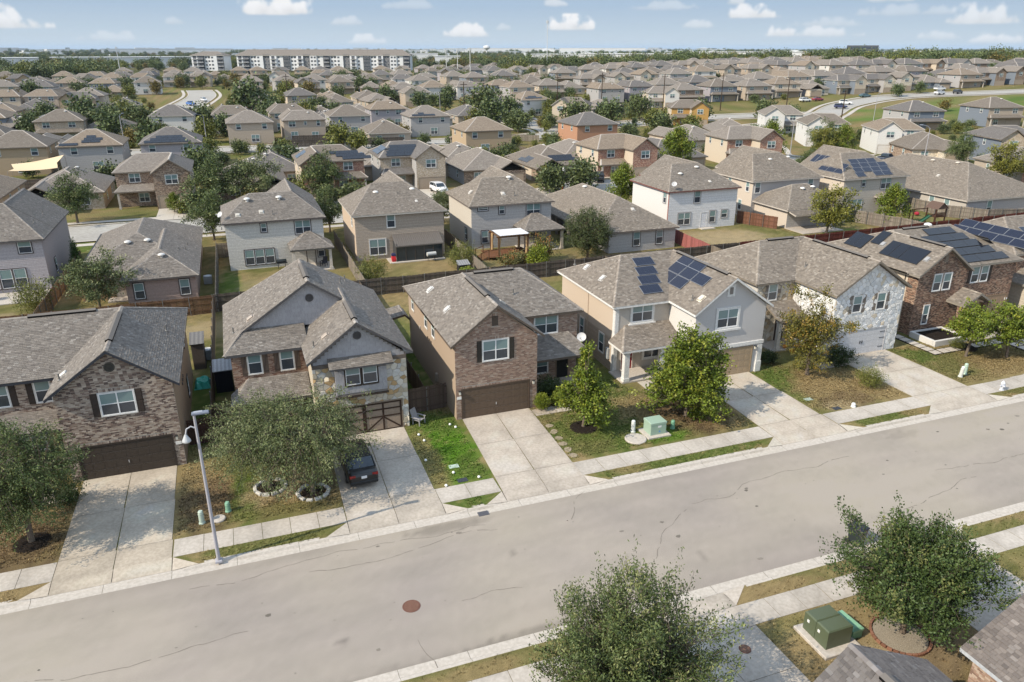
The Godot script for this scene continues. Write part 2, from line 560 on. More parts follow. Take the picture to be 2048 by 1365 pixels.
func door(w: Dictionary, x: float, wd: float, ht: float, c: Color, trim: Color, y := 0.12) -> void:
	var u := along(w, x)
	w.holes.append([u - 0.08, 0.0, u + wd + 0.08, y + ht + 0.1])
	var mb := Mb.new()
	mb.col = trim
	mb.box(M.paint, Vector3(-0.09, 0, 0), Vector3(0, ht + 0.09, 0.05))
	mb.box(M.paint, Vector3(wd, 0, 0), Vector3(wd + 0.09, ht + 0.09, 0.05))
	mb.box(M.paint, Vector3(0, ht, 0), Vector3(wd, ht + 0.09, 0.05))
	mb.col = c
	mb.box(M.paint, Vector3(0, 0, -0.02), Vector3(wd, ht, 0.015))
	for k in 3:
		for s in 2:
			mb.box(M.paint, Vector3(0.1 + s * wd * 0.46, 0.15 + k * ht * 0.31, 0.015), Vector3(0.1 + s * wd * 0.46 + wd * 0.32, 0.15 + k * ht * 0.31 + ht * 0.22, 0.024))
	var o := obj("door", mb.mesh(), w.h, rel(w, u, y))
	var k2 := Mb.new()
	k2.col = L(0.5, 0.45, 0.3)
	k2.box(M.plastic, Vector3(wd - 0.12, ht * 0.46, 0.02), Vector3(wd - 0.07, ht * 0.52, 0.07))
	obj("handle", k2.mesh(), o)
# sloped slab: a roof plane with thickness; pts counter-clockwise from above
func slab(mb: Mb, pts: Array, m: Material, fascia: Color, th := 0.17) -> Array:
	var n: Vector3 = (pts[1] - pts[0]).cross(pts[2] - pts[0])
	if n.y < 0:
		pts.reverse()
	mb.col = Color.WHITE
	mb.poly(m, pts)
	mb.col = fascia
	var lo := []
	for p in pts:
		lo.append(p - Vector3(0, th, 0))
	for k in pts.size():
		var j := (k + 1) % pts.size()
		mb.q(M.paint, lo[k], lo[j], pts[j], pts[k])
	lo.reverse()
	mb.poly(M.paint, lo)
	mb.col = Color.WHITE
	return pts
# ridge along axis ("x" or "z") at off; in0 / in1: how far the ridge stops short of each end (0 is a gable)
func roof(h: Node3D, x0: float, x1: float, z0: float, z1: float, e: float, ry: float, axis: String, off: float, in0: float, in1: float, st := {}) -> MeshInstance3D:
	var a0 := x0 if axis == "x" else z0
	var a1 := x1 if axis == "x" else z1
	var c0 := z0 if axis == "x" else x0
	var c1 := z1 if axis == "x" else x1
	var V := func(a: float, c: float, y: float) -> Vector3:
		return P(a, y, c) if axis == "x" else P(c, y, a)
	var r0: Vector3 = V.call(a0 + in0, off, ry)
	var r1: Vector3 = V.call(a1 - in1, off, ry)
	var k00: Vector3 = V.call(a0, c0, e)
	var k01: Vector3 = V.call(a0, c1, e)
	var k10: Vector3 = V.call(a1, c0, e)
	var k11: Vector3 = V.call(a1, c1, e)
	var faces := [[k01, k11, r1, r0], [k10, k00, r0, r1]]
	var caps := [[r0, r1]]
	if in0 > 0.01:
		faces.append([k00, k01, r0])
		caps.append_array([[k00, r0], [k01, r0]])
	if in1 > 0.01:
		faces.append([k11, k10, r1])
		caps.append_array([[k10, r1], [k11, r1]])
	if r0.distance_to(r1) < 0.05:
		faces[0] = [k01, k11, r1]
		faces[1] = [k10, k00, r1]
		caps.remove_at(0)
	return roof_faces(h, faces, caps, st)
func roof_faces(h: Node3D, faces: Array, caps: Array, st := {}) -> MeshInstance3D:
	var near: bool = st.get("near", false)
	var mb := Mb.new()
	var done := []
	for f in faces:
		done.append(slab(mb, f, st.get("mat", M.shingle), st.get("fascia", L(0.3, 0.26, 0.21)), st.get("th", 0.17)))
	if not near:
		for c in caps:
			cap_strip(mb, c[0], c[1], 0)
	var o := obj("roof", mb.mesh(), h)
	if near:
		var xs := []
		var cs := []
		for f in done:
			shingles(f, xs, cs, st.get("tone", Color.WHITE))
		if not cache.has("tab"):
			var t := Mb.new()
			t.q(M.tab, Vector3(-0.5, 0.022, 0), Vector3(0.5, 0.022, 0), Vector3(0.5, 0.006, -1), Vector3(-0.5, 0.006, -1))
			t.q(M.tab, Vector3(-0.5, 0, 0), Vector3(0.5, 0, 0), Vector3(0.5, 0.022, 0), Vector3(-0.5, 0.022, 0))
			t.q(M.tab, Vector3(0.5, 0, 0), Vector3(0.5, 0, -1), Vector3(0.5, 0.006, -1), Vector3(0.5, 0.022, 0))
			t.q(M.tab, Vector3(-0.5, 0, -1), Vector3(-0.5, 0, 0), Vector3(-0.5, 0.022, 0), Vector3(-0.5, 0.006, -1))
			cache["tab"] = t.mesh()
		copies("shingle", cache["tab"], xs, cs, o)
		var cm := Mb.new()
		for c in caps:
			cap_strip(cm, c[0], c[1], 1, st.get("tone", Color.WHITE))
		if caps.size():
			obj("ridge_cap", cm.mesh(), o)
	return o
func cap_strip(mb: Mb, a: Vector3, b: Vector3, near: int, tone := Color.WHITE) -> void:
	var dir := (b - a).normalized()
	var side := Vector3(dir.z, 0, -dir.x).normalized()
	var drop := Vector3(0, 0.075, 0)
	var len_ := a.distance_to(b)
	var n := maxi(1, int(len_ / 0.21)) if near else 1
	for k in n:
		var p := a + dir * (len_ * k / n) + Vector3(0, 0.045, 0)
		var q := a + dir * (len_ * (k + 1) / n) + Vector3(0, 0.035, 0)
		mb.col = shingle_colour() * tone * (1.0 if near else 1.4)
		var m: Material = M.tab
		if dir.y < 0:
			p.y -= 0.01; q.y += 0.01
		var w := side * 0.14
		mb.q(m, p + w - drop, q + w - drop, q, p)
		mb.q(m, q - w - drop, p - w - drop, p, q)
	mb.col = Color.WHITE
# shingle tabs in courses over a roof plane
func shingles(pts: Array, xs: Array, cs: Array, tone: Color) -> void:
	var n: Vector3 = (pts[1] - pts[0]).cross(pts[2] - pts[0]).normalized()
	var h := Vector3(n.z, 0, -n.x).normalized()
	var up := n.cross(h)
	var p2 := []
	var vmin := 1e9
	var vmax := -1e9
	for p in pts:
		var q := Vector2(p.dot(h), p.dot(up))
		p2.append(q)
		vmin = minf(vmin, q.y)
		vmax = maxf(vmax, q.y)
	var dist: float = pts[0].dot(n)
	var e := 0.145
	var v := vmin
	while v < vmax - 0.03:
		var mid := v + e * 0.5
		var lo := 1e9
		var hi := -1e9
		for k in p2.size():
			var a: Vector2 = p2[k]
			var b: Vector2 = p2[(k + 1) % p2.size()]
			if (a.y - mid) * (b.y - mid) < 0:
				var x := a.x + (b.x - a.x) * (mid - a.y) / (b.y - a.y)
				lo = minf(lo, x)
				hi = maxf(hi, x)
		var x0 := lo
		while x0 < hi - 0.02:
			var w := minf(R.randf_range(0.16, 0.30), hi - x0)
			var at := h * (x0 + w / 2) + up * v + n * (dist + 0.002)
			xs.append(Transform3D(Basis(h * (w - 0.008), n * R.randf_range(0.8, 1.5), -up * e * 1.03), at))
			cs.append(shingle_colour() * tone)
			x0 += w
		v += e
# bricks, shakes and stones over the walls that are near enough to tell them apart
func finish_walls() -> void:
	for w in walls:
		var kind: String = w.f[0]
		if kind == "brick": bricks(w, w.f[1])
		elif kind == "shake": shakes(w, w.f[1])
		elif kind == "stone": stones(w, w.f[1], w.f[2] if w.f.size() > 2 else 0)
	walls.clear()
func unit_piece() -> Mesh:
	if not cache.has("unit"):
		var t := Mb.new()
		var z := 1.0
		t.q(M.piece, Vector3(-0.5, -0.5, z), Vector3(0.5, -0.5, z), Vector3(0.5, 0.5, z), Vector3(-0.5, 0.5, z))
		t.q(M.piece, Vector3(-0.5, 0.5, z), Vector3(0.5, 0.5, z), Vector3(0.5, 0.5, 0), Vector3(-0.5, 0.5, 0))
		t.q(M.piece, Vector3(-0.5, -0.5, 0), Vector3(0.5, -0.5, 0), Vector3(0.5, -0.5, z), Vector3(-0.5, -0.5, z))
		t.q(M.piece, Vector3(0.5, -0.5, z), Vector3(0.5, -0.5, 0), Vector3(0.5, 0.5, 0), Vector3(0.5, 0.5, z))
		t.q(M.piece, Vector3(-0.5, -0.5, 0), Vector3(-0.5, -0.5, z), Vector3(-0.5, 0.5, z), Vector3(-0.5, 0.5, 0))
		cache["unit"] = t.mesh()
	return cache["unit"]
func spans(w: Dictionary, y0: float, y1: float, grow := 0.0) -> Array:     # free stretches of a wall course between its openings
	var a := edge(w, y0)
	var b := edge(w, y1)
	var out := [[maxf(a.x, b.x), minf(a.y, b.y)]]
	for hole in w.holes:
		if hole[1] < y1 - 0.005 and hole[3] + grow > y0 + 0.005:
			var nx := []
			for s in out:
				if hole[0] > s[0]: nx.append([s[0], minf(s[1], hole[0])])
				if hole[2] < s[1]: nx.append([maxf(s[0], hole[2]), s[1]])
			out = nx
	return out
func bricks(w: Dictionary, pal: Array) -> void:
	var xs := []
	var cs := []
	var F: Transform3D = w.F
	var top: float = w.g[1] if w.g.size() else w.y1
	var y: float = w.y0 + 0.02
	var row := 0
	var soldier := 0.21
	while y < top - 0.05:
		for s in spans(w, y, y + 0.07, soldier):
			var x: float = s[0] + (0.11 if row % 2 else 0.0) * R.randf_range(0.8, 1.2)
			if row % 2 and s[1] - s[0] > 0.1:
				put_brick(F, s[0], minf(x, s[1]) - 0.01, y, y + 0.066, pal, xs, cs)
			while x < s[1] - 0.03:
				var x1 := minf(x + 0.225, s[1])
				put_brick(F, x, x1 - 0.011, y, y + 0.066, pal, xs, cs)
				x += 0.225
		y += 0.077
		row += 1
	for hole in w.holes:      # upright bricks over each opening
		if hole[3] + soldier > w.y1 and w.g.is_empty():
			continue
		var x2: float = hole[0]
		while x2 < hole[2] - 0.03:
			put_brick(F, x2, x2 + 0.066, hole[3] + 0.01, hole[3] + soldier - 0.01, pal, xs, cs)
			x2 += 0.077
	copies("brick", unit_piece(), xs, cs, w.node)
func put_brick(F: Transform3D, x0: float, x1: float, y0: float, y1: float, pal: Array, xs: Array, cs: Array) -> void:
	if x1 - x0 < 0.01:
		return
	var d := 0.012 * R.randf_range(0.6, 1.4)
	xs.append(Transform3D(Basis(F.basis.x * (x1 - x0), F.basis.y * (y1 - y0), F.basis.z * d), F * Vector3((x0 + x1) / 2, (y0 + y1) / 2, 0)))
	cs.append(jit(pal[R.randi() % pal.size()], 0.14))
func shakes(w: Dictionary, c: Color) -> void:
	var xs := []
	var cs := []
	var F: Transform3D = w.F
	var top: float = w.g[1] if w.g.size() else w.y1
	var y: float = w.y0
	while y < top - 0.04:
		var e := 0.2
		for s in spans(w, y, minf(y + e, top)):
			var x: float = s[0]
			while x < s[1] - 0.02:
				var x1 := minf(x + R.randf_range(0.15, 0.3), s[1])
				xs.append(Transform3D(Basis(F.basis.x * (x1 - x - 0.008), F.basis.y * (e + 0.02), F.basis.z * 0.018 * R.randf_range(0.7, 1.4)), F * Vector3((x + x1) / 2, y + e / 2 + R.randf_range(-0.012, 0.012), 0)))
				cs.append(jit(c, 0.07))
				x = x1
		y += e
	copies("shake", unit_piece(), xs, cs, w.node)
func clip_half(poly: PackedVector2Array, p: Vector2, n: Vector2) -> PackedVector2Array:     # keep the side where (x - p).n < 0
	var out := PackedVector2Array()
	for k in poly.size():
		var a := poly[k]
		var b := poly[(k + 1) % poly.size()]
		var da := (a - p).dot(n)
		var db := (b - p).dot(n)
		if da <= 0: out.append(a)
		if (da < 0 and db > 0) or (da > 0 and db < 0):
			out.append(a + (b - a) * (da / (da - db)))
	return out
# random rubble: each stone a part of the wall (up to a limit, the rest joined)
func stones(w: Dictionary, pal: Array, parts: int) -> void:
	var F: Transform3D = w.F
	var sx := 0.46
	var sy := 0.31
	var top: float = w.g[1] if w.g.size() else w.y1
	var nx := int(w.w / sx) + 2
	var ny := int((top - w.y0) / sy) + 2
	var seeds := []
	for j in ny:
		for i in nx:
			seeds.append(Vector2((i - 0.25 + (0.5 if j % 2 else 0.0)) * sx + R.randf_range(-0.17, 0.17), w.y0 + (j - 0.2) * sy + R.randf_range(-0.11, 0.11)))
	var rest := Mb.new()
	var made := 0
	for j in ny:
		for i in nx:
			var p: Vector2 = seeds[j * nx + i]
			var pg := PackedVector2Array([p + Vector2(-0.7, -0.5), p + Vector2(0.7, -0.5), p + Vector2(0.7, 0.5), p + Vector2(-0.7, 0.5)])
			for dj in range(-2, 3):
				for di in range(-2, 3):
					if (di or dj) and i + di >= 0 and i + di < nx and j + dj >= 0 and j + dj < ny:
						var q: Vector2 = seeds[(j + dj) * nx + i + di]
						pg = clip_half(pg, (p + q) / 2, q - p)
			pg = clip_half(pg, Vector2(0, 0), Vector2(-1, 0))
			pg = clip_half(pg, Vector2(w.w, 0), Vector2(1, 0))
			pg = clip_half(pg, Vector2(0, w.y0), Vector2(0, -1))
			if w.g.size():
				var ap := Vector2(w.g[0], w.g[1])
				pg = clip_half(pg, ap, Vector2(-(ap.y - w.y1), ap.x))
				pg = clip_half(pg, ap, Vector2(ap.y - w.y1, w.w - ap.x))
			else:
				pg = clip_half(pg, Vector2(0, w.y1), Vector2(0, 1))
			var inside := false
			for hole in w.holes:
				if pg.size() < 3: break
				var lo := Vector2(1e9, 1e9)
				var hi := -lo
				for v in pg:
					lo = lo.min(v)
					hi = hi.max(v)
				if lo.x > hole[2] or hi.x < hole[0] or lo.y > hole[3] or hi.y < hole[1]:
					continue
				var gaps := [hole[0] - p.x, p.x - hole[2], hole[1] - p.y, p.y - hole[3]]
				var best := 0
				for k in 4:
					if gaps[k] > gaps[best]: best = k
				if gaps[best] < -0.25:
					inside = true
					break
				match best:
					0: pg = clip_half(pg, Vector2(hole[0], 0), Vector2(1, 0))
					1: pg = clip_half(pg, Vector2(hole[2], 0), Vector2(-1, 0))
					2: pg = clip_half(pg, Vector2(0, hole[1]), Vector2(0, 1))
					3: pg = clip_half(pg, Vector2(0, hole[3]), Vector2(0, -1))
			if inside or pg.size() < 3:
				continue
			var c := Vector2.ZERO
			for v in pg: c += v
			c /= pg.size()
			var area := 0.0
			for k in pg.size():
				area += (pg[k] - c).cross(pg[(k + 1) % pg.size()] - c) * 0.5
			if absf(area) < 0.006:
				continue
			var mb: Mb = Mb.new() if made < parts else rest
			mb.col = jit(pal[R.randi() % pal.size()], 0.12)
			var d := R.randf_range(0.025, 0.055)
			var o3 := Vector3(c.x, c.y, 0)
			var base := o3 if made < parts else Vector3.ZERO
			mb.xf = Transform3D.IDENTITY if made < parts else F
			var rings := [[], [], []]
			for v in pg:
				var r := v - c
				var sh := maxf(0.6, 1.0 - 0.014 / maxf(r.length(), 0.02))
				rings[0].append(Vector3(c.x + r.x * sh, c.y + r.y * sh, 0) - base)
				rings[1].append(Vector3(c.x + r.x * sh, c.y + r.y * sh, d * 0.65) - base)
				rings[2].append(Vector3(c.x + r.x * sh * 0.84, c.y + r.y * sh * 0.84, d * R.randf_range(0.9, 1.15)) - base)
			if area < 0:
				for r in rings: r.reverse()
			var cnt: int = pg.size()
			for k in cnt:
				var k2 := (k + 1) % cnt
				mb.q(M.piece, rings[0][k], rings[0][k2], rings[1][k2], rings[1][k])
				mb.q(M.piece, rings[1][k], rings[1][k2], rings[2][k2], rings[2][k])
			mb.poly(M.piece, rings[2])
			if made < parts:
				obj("stone", mb.mesh(), w.node, Transform3D(F.basis, F * o3))
			made += 1
	if rest.d.size():
		var o := obj("stonework", rest.mesh(), w.node)
		tag(o, "", "", "", "stuff")
# things on roofs: at on the plane through a point with a slope; n is the roof normal
func on_roof(a: Vector3, b: Vector3, c: Vector3) -> Array:      # [origin, along eave, up slope, normal]
	var n := (b - a).cross(c - a).normalized()
	if n.y < 0: n = -n
	var hh := Vector3(n.z, 0, -n.x).normalized()
	return [a, hh, n.cross(hh), n]
func roof_point(f: Array, x: float, z: float) -> Vector3:        # the point of a roof plane over world x, z
	var p := P(x, 0, z)
	var n: Vector3 = f[3]
	p.y = (n.dot(f[0]) - n.x * p.x - n.z * p.z) / n.y
	return p
func plane_of(x0: float, y0: float, z0: float, dir: String, slope: float) -> Array:   # dir: which way the roof falls
	var n := Vector3(0, 1, 0)
	match dir:
		"s": n.z = slope
		"n": n.z = -slope
		"e": n.x = slope
		"w": n.x = -slope
	n = n.normalized()
	var hh := Vector3(n.z, 0, -n.x).normalized()
	return [P(x0, y0, z0), hh, n.cross(hh), n]
func solar(h: Node3D, f: Array, x: float, z: float, w: float, d: float, black := false) -> void:    # w along the eave, d up the slope
	var key := "solar%.2f%.2f%s" % [w, d, black]
	if not cache.has(key):
		var mb := Mb.new()
		mb.col = L(0.03, 0.03, 0.035) if black else L(0.25, 0.26, 0.28)
		mb.box(M.plastic, Vector3(-w / 2, 0.07, -d / 2), Vector3(w / 2, 0.11, d / 2), true)
		mb.col = L(0.1, 0.1, 0.1)
		for s in [-0.3, 0.3]:
			mb.box(M.plastic, Vector3(-w / 2, 0.0, d * s - 0.02), Vector3(w / 2, 0.07, d * s + 0.02))
		cache[key] = mb.mesh()
		var g := Mb.new()
		var m: Material = M.solar_black if black else M.solar
		var b := 0.018
		var sf := g.s(m)
		for k in 4:
			var sx := -1.0 if k in [0, 3] else 1.0
			var sz := 1.0 if k < 2 else -1.0
			sf.v.append(Vector3(sx * (w / 2 - b), 0.114, sz * (d / 2 - b)))
			sf.n.append(Vector3.UP)
			sf.u.append(Vector2((sx + 1) / 2, (sz + 1) / 2) if w > d else Vector2((sz + 1) / 2, (sx + 1) / 2))
			sf.c.append(Color.WHITE)
		sf.i.append_array([0, 2, 1, 0, 3, 2])
		cache[key + "g"] = g.mesh()
	var p := roof_point(f, x, z)
	var o := obj("solar_panel", cache[key], h, Transform3D(Basis(f[1], f[3], -f[2]), p))
	obj("cell_glass", cache[key + "g"], o)
func pipe(h: Node3D, f: Array, x: float, z: float, ht := 0.45) -> void:
	if not cache.has("pipe"):
		var mb := Mb.new()
		mb.col = L(0.16, 0.15, 0.14)
		mb.tube(M.plastic, [Vector3(0, -0.1, 0), Vector3(0, 0.45, 0)], [0.05, 0.05], 8)
		mb.lathe(M.plastic, Vector3.ZERO, [Vector2(0.13, -0.04), Vector2(0.12, 0.05), Vector2(0.05, 0.12)], 10)
		cache["pipe"] = mb.mesh()
	obj("vent_pipe", cache["pipe"], h, roof_point(f, x, z))
func box_vent(h: Node3D, f: Array, x: float, z: float, c := Color(0.6, 0.58, 0.54)) -> void:
	var key := "bv%s" % c
	if not cache.has(key):
		var mb := Mb.new()
		mb.col = c
		mb.cbox(M.plastic, Vector3(-0.2, 0.0, -0.24), Vector3(0.2, 0.14, 0.24), 0.04)
		mb.box(M.plastic, Vector3(-0.28, -0.01, -0.32), Vector3(0.28, 0.02, 0.36))
		cache[key] = mb.mesh()
	obj("roof_vent", cache[key], h, Transform3D(Basis(f[1], f[3], -f[2]), roof_point(f, x, z)))
func dome_vent(h: Node3D, f: Array, x: float, z: float, c := Color(0.55, 0.53, 0.5)) -> void:
	var key := "dv%s" % c
	if not cache.has(key):
		var mb := Mb.new()
		mb.col = c
		mb.lathe(M.plastic, Vector3.ZERO, [Vector2(0.17, -0.15), Vector2(0.17, 0.14), Vector2(0.36, 0.16), Vector2(0.36, 0.2), Vector2(0.3, 0.29), Vector2(0.15, 0.35), Vector2(0, 0.36)], 16)
		cache[key] = mb.mesh()
	obj("dome_vent", cache[key], h, roof_point(f, x, z))
func post(h: Node3D, x: float, z: float, w: float, y0: float, y1: float, c: Color, called := "porch_post") -> void:
	var key := "post%.2f%.2f%s" % [w, y1 - y0, c]
	if not cache.has(key):
		var mb := Mb.new()
		mb.col = c
		mb.box(M.paint, Vector3(-w / 2, 0, -w / 2), Vector3(w / 2, y1 - y0, w / 2))
		mb.box(M.paint, Vector3(-w / 2 - 0.04, 0, -w / 2 - 0.04), Vector3(w / 2 + 0.04, 0.25, w / 2 + 0.04))
		mb.box(M.paint, Vector3(-w / 2 - 0.04, y1 - y0 - 0.2, -w / 2 - 0.04), Vector3(w / 2 + 0.04, y1 - y0 - 0.05, w / 2 + 0.04))
		cache[key] = mb.mesh()
	obj(called, cache[key], h, P(x, y0, z))
func lean(h: Node3D, x0: float, x1: float, zw: float, zf: float, e: float, top: float, hip0: float, hip1: float, st := {}) -> MeshInstance3D:
	# a porch roof against a wall at zw, falling to zf
	var a := P(x0, e, zf); var b := P(x1, e, zf)
	var c := P(x1 - hip1, top, zw); var d := P(x0 + hip0, top, zw)
	var faces := [[a, b, c, d]]
	var caps := []
	if hip0 > 0.01:
		faces.append([P(x0, e, zw), a, d]); caps.append([a, d])
	if hip1 > 0.01:
		faces.append([b, P(x1, e, zw), c]); caps.append([b, c])
	if zw > zf:      # falls away to the north
		for f in faces: f.reverse()
	return roof_faces(h, faces, caps, st)
func block(h: Node3D, called: String, a: Vector3, b: Vector3, c: Color, m := "paint") -> MeshInstance3D:
	var mb := Mb.new()
	mb.col = c
	var mid := (a + b) / 2
	mid.y = a.y
	mb.box(M[m], a - mid, b - mid, true)
	return obj(called, mb.mesh(), h, mid - O)
# ---- camera, sky, light ---------------------------------------------------------------------------------------
func camera_and_light() -> void:
	var cam := Camera3D.new()
	cam.name = "camera"
	add_child(cam)
	cam.fov = 48.93
	cam.near = 0.5
	cam.far = 90000.0
	cam.position = Vector3(0, 24, 0)
	cam.rotation = Vector3(deg_to_rad(-21.32), deg_to_rad(-20.1), 0)
	var sun := DirectionalLight3D.new()
	sun.name = "sun"
	add_child(sun)
	sun.light_energy = 1.25
	sun.light_color = Color(1.0, 0.955, 0.88)
	sun.light_angular_distance = 0.5
	sun.shadow_enabled = true
	var az := deg_to_rad(10.0)
	var el := deg_to_rad(39.0)
	sun.look_at_from_position(Vector3.ZERO, Vector3(cos(el) * cos(az), -sin(el), -cos(el) * sin(az)))
	var we := WorldEnvironment.new()
	we.name = "world"
	add_child(we)
	var e := Environment.new()
	e.background_mode = Environment.BG_SKY
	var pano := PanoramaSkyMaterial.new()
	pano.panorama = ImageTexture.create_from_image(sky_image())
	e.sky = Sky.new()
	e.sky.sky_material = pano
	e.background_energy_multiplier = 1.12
	e.tonemap_mode = Environment.TONE_MAPPER_LINEAR
	e.tonemap_exposure = 1.46
	e.sdfgi_enabled = true
	e.ssao_enabled = true
	e.ssil_enabled = true
	e.fog_enabled = true
	e.fog_density = 0.00004
	e.fog_light_color = Color(0.74, 0.82, 0.90)
	we.environment = e
func sky_image() -> Image:
	var w := 4096
	var h := 2048
	var im := Image.create(w, h, false, Image.FORMAT_RGB8)
	var stops := [[-90.0, L(0.30, 0.29, 0.26)], [-1.0, L(0.42, 0.46, 0.5)], [0.0, L(0.39, 0.435, 0.465)], [1.2, L(0.325, 0.39, 0.45)], [3.3, L(0.24, 0.32, 0.42)], [10.0, L(0.44, 0.56, 0.72)], [30.0, L(0.44, 0.56, 0.72)], [90.0, L(0.38, 0.50, 0.70)]]  # sky above the view brightened beyond its visible band, to fill shaded fronts
	for y in h:
		var el := 90.0 - 180.0 * (y + 0.5) / h
		var c := Color.BLACK
		for k in stops.size() - 1:
			if el >= stops[k][0] and el <= stops[k + 1][0]:
				c = stops[k][1].lerp(stops[k + 1][1], (el - stops[k][0]) / (stops[k + 1][0] - stops[k][0]))
		im.fill_rect(Rect2i(0, y, w, 1), c.linear_to_srgb())
	# cumulus: azimuth east of -z, elevation of the base, width, height in degrees, how dense
	var seen := [[4.0, 2.05, 5.8, 1.15, 1.0], [-12.4, 1.1, 6.4, 0.95, 0.9], [-12.9, 2.2, 3.2, 0.55, 0.7], [-17.2, 0.75, 3.4, 0.5, 0.75], [24.2, 1.15, 4.2, 0.9, 1.0], [16.9, 0.75, 3.6, 0.8, 0.95], [10.0, 0.35, 3.2, 0.5, 0.7], [36.3, 1.9, 4.4, 0.75, 0.9], [38.6, 0.75, 2.4, 0.6, 0.85], [41.4, 0.72, 4.6, 0.5, 0.7],
		[50.2, 1.35, 5.2, 1.0, 0.75], [54.6, 2.0, 5.4, 0.9, 0.9], [51.2, 0.35, 4.2, 0.5, 0.8], [55.0, 0.35, 2.6, 0.65, 0.9], [35.4, 2.75, 1.6, 0.45, 0.6], [23.0, 2.75, 2.2, 0.4, 0.6], [8.6, 1.5, 2.6, 0.45, 0.45], [44.8, 2.75, 3.4, 0.5, 0.6], [33.0, 1.4, 2.8, 0.35, 0.5], [-2.5, 1.5, 1.6, 0.25, 0.35], [19.6, 1.3, 1.6, 0.3, 0.4], [48.0, 0.6, 3.0, 0.35, 0.5], [45.5, 2.0, 7.0, 0.5, 0.35], [30.5, 2.5, 5.5, 0.4, 0.4], [13.0, 2.55, 5.0, 0.4, 0.35], [-6.5, 0.5, 4.5, 0.4, 0.4], [41.0, 1.35, 6.0, 0.45, 0.35], [53.0, 2.75, 6.0, 0.45, 0.5]]
	R.seed = 4
	for k in 120:
		var el := 0.6 + 34.0 * pow(R.randf(), 2.2)
		var az := R.randf_range(60.0, 340.0) if el < 4.5 else R.randf_range(-180.0, 180.0)
		var g := 1.0 + el * 0.22
		seen.append([az, el, R.randf_range(2.5, 5.5) * g, R.randf_range(0.6, 1.1) * g, R.randf_range(0.5, 1.0)])
	N1.seed = 21
	N1.frequency = 1.0
	N1.fractal_octaves = 5
	var ppd := w / 360.0
	for c in seen:
		var cw := int(c[2] * ppd)
		var ch := int(c[3] * ppd * 1.15) + 2
		var x0 := int(c[0] * ppd) - cw / 2
		var y1 := int((90.0 - c[1]) * ppd)
		for y in ch:
			for x in cw:
				var fx := (x + 0.5) / cw * 2.0 - 1.0
				var fy := (y + 0.5) / ch          # 0 at the flat base
				var n := N1.get_noise_2d(c[0] * 9.1 + fx * c[2] * 0.38, c[1] * 7.3 - fy * c[3] * 0.8)
				var dens := 0.92 - fx * fx * 1.05 - pow(fy, 1.25) * 0.8 + n * 0.85
				dens *= smoothstep(0.0, 0.22, fy)
				var a: float = smoothstep(0.0, 0.4, dens) * c[4] * 0.92
				if a > 0.01:
					var px := posmod(x0 + x, w)
					var py := y1 - y
					var lit := 0.49 + 0.12 * smoothstep(0.0, 0.6, fy + n * 0.3)
					im.set_pixel(px, py, im.get_pixel(px, py).lerp(L(lit, lit * 0.985, lit * 0.98).linear_to_srgb(), a))
	return im
# ---- ground ---------------------------------------------------------------------------------------------------
func fbm(x: float, z: float, f: float, s := 0.0) -> float:
	return N1.get_noise_2d(x * f + s, z * f - s * 0.7)
const GREEN := Color(0.105, 0.155, 0.035)
const LUSH := Color(0.10, 0.21, 0.022)
const OLIVE := Color(0.165, 0.165, 0.06)
const DRY := Color(0.30, 0.225, 0.115)
const TAN := Color(0.40, 0.315, 0.19)
const SOIL := Color(0.16, 0.11, 0.07)
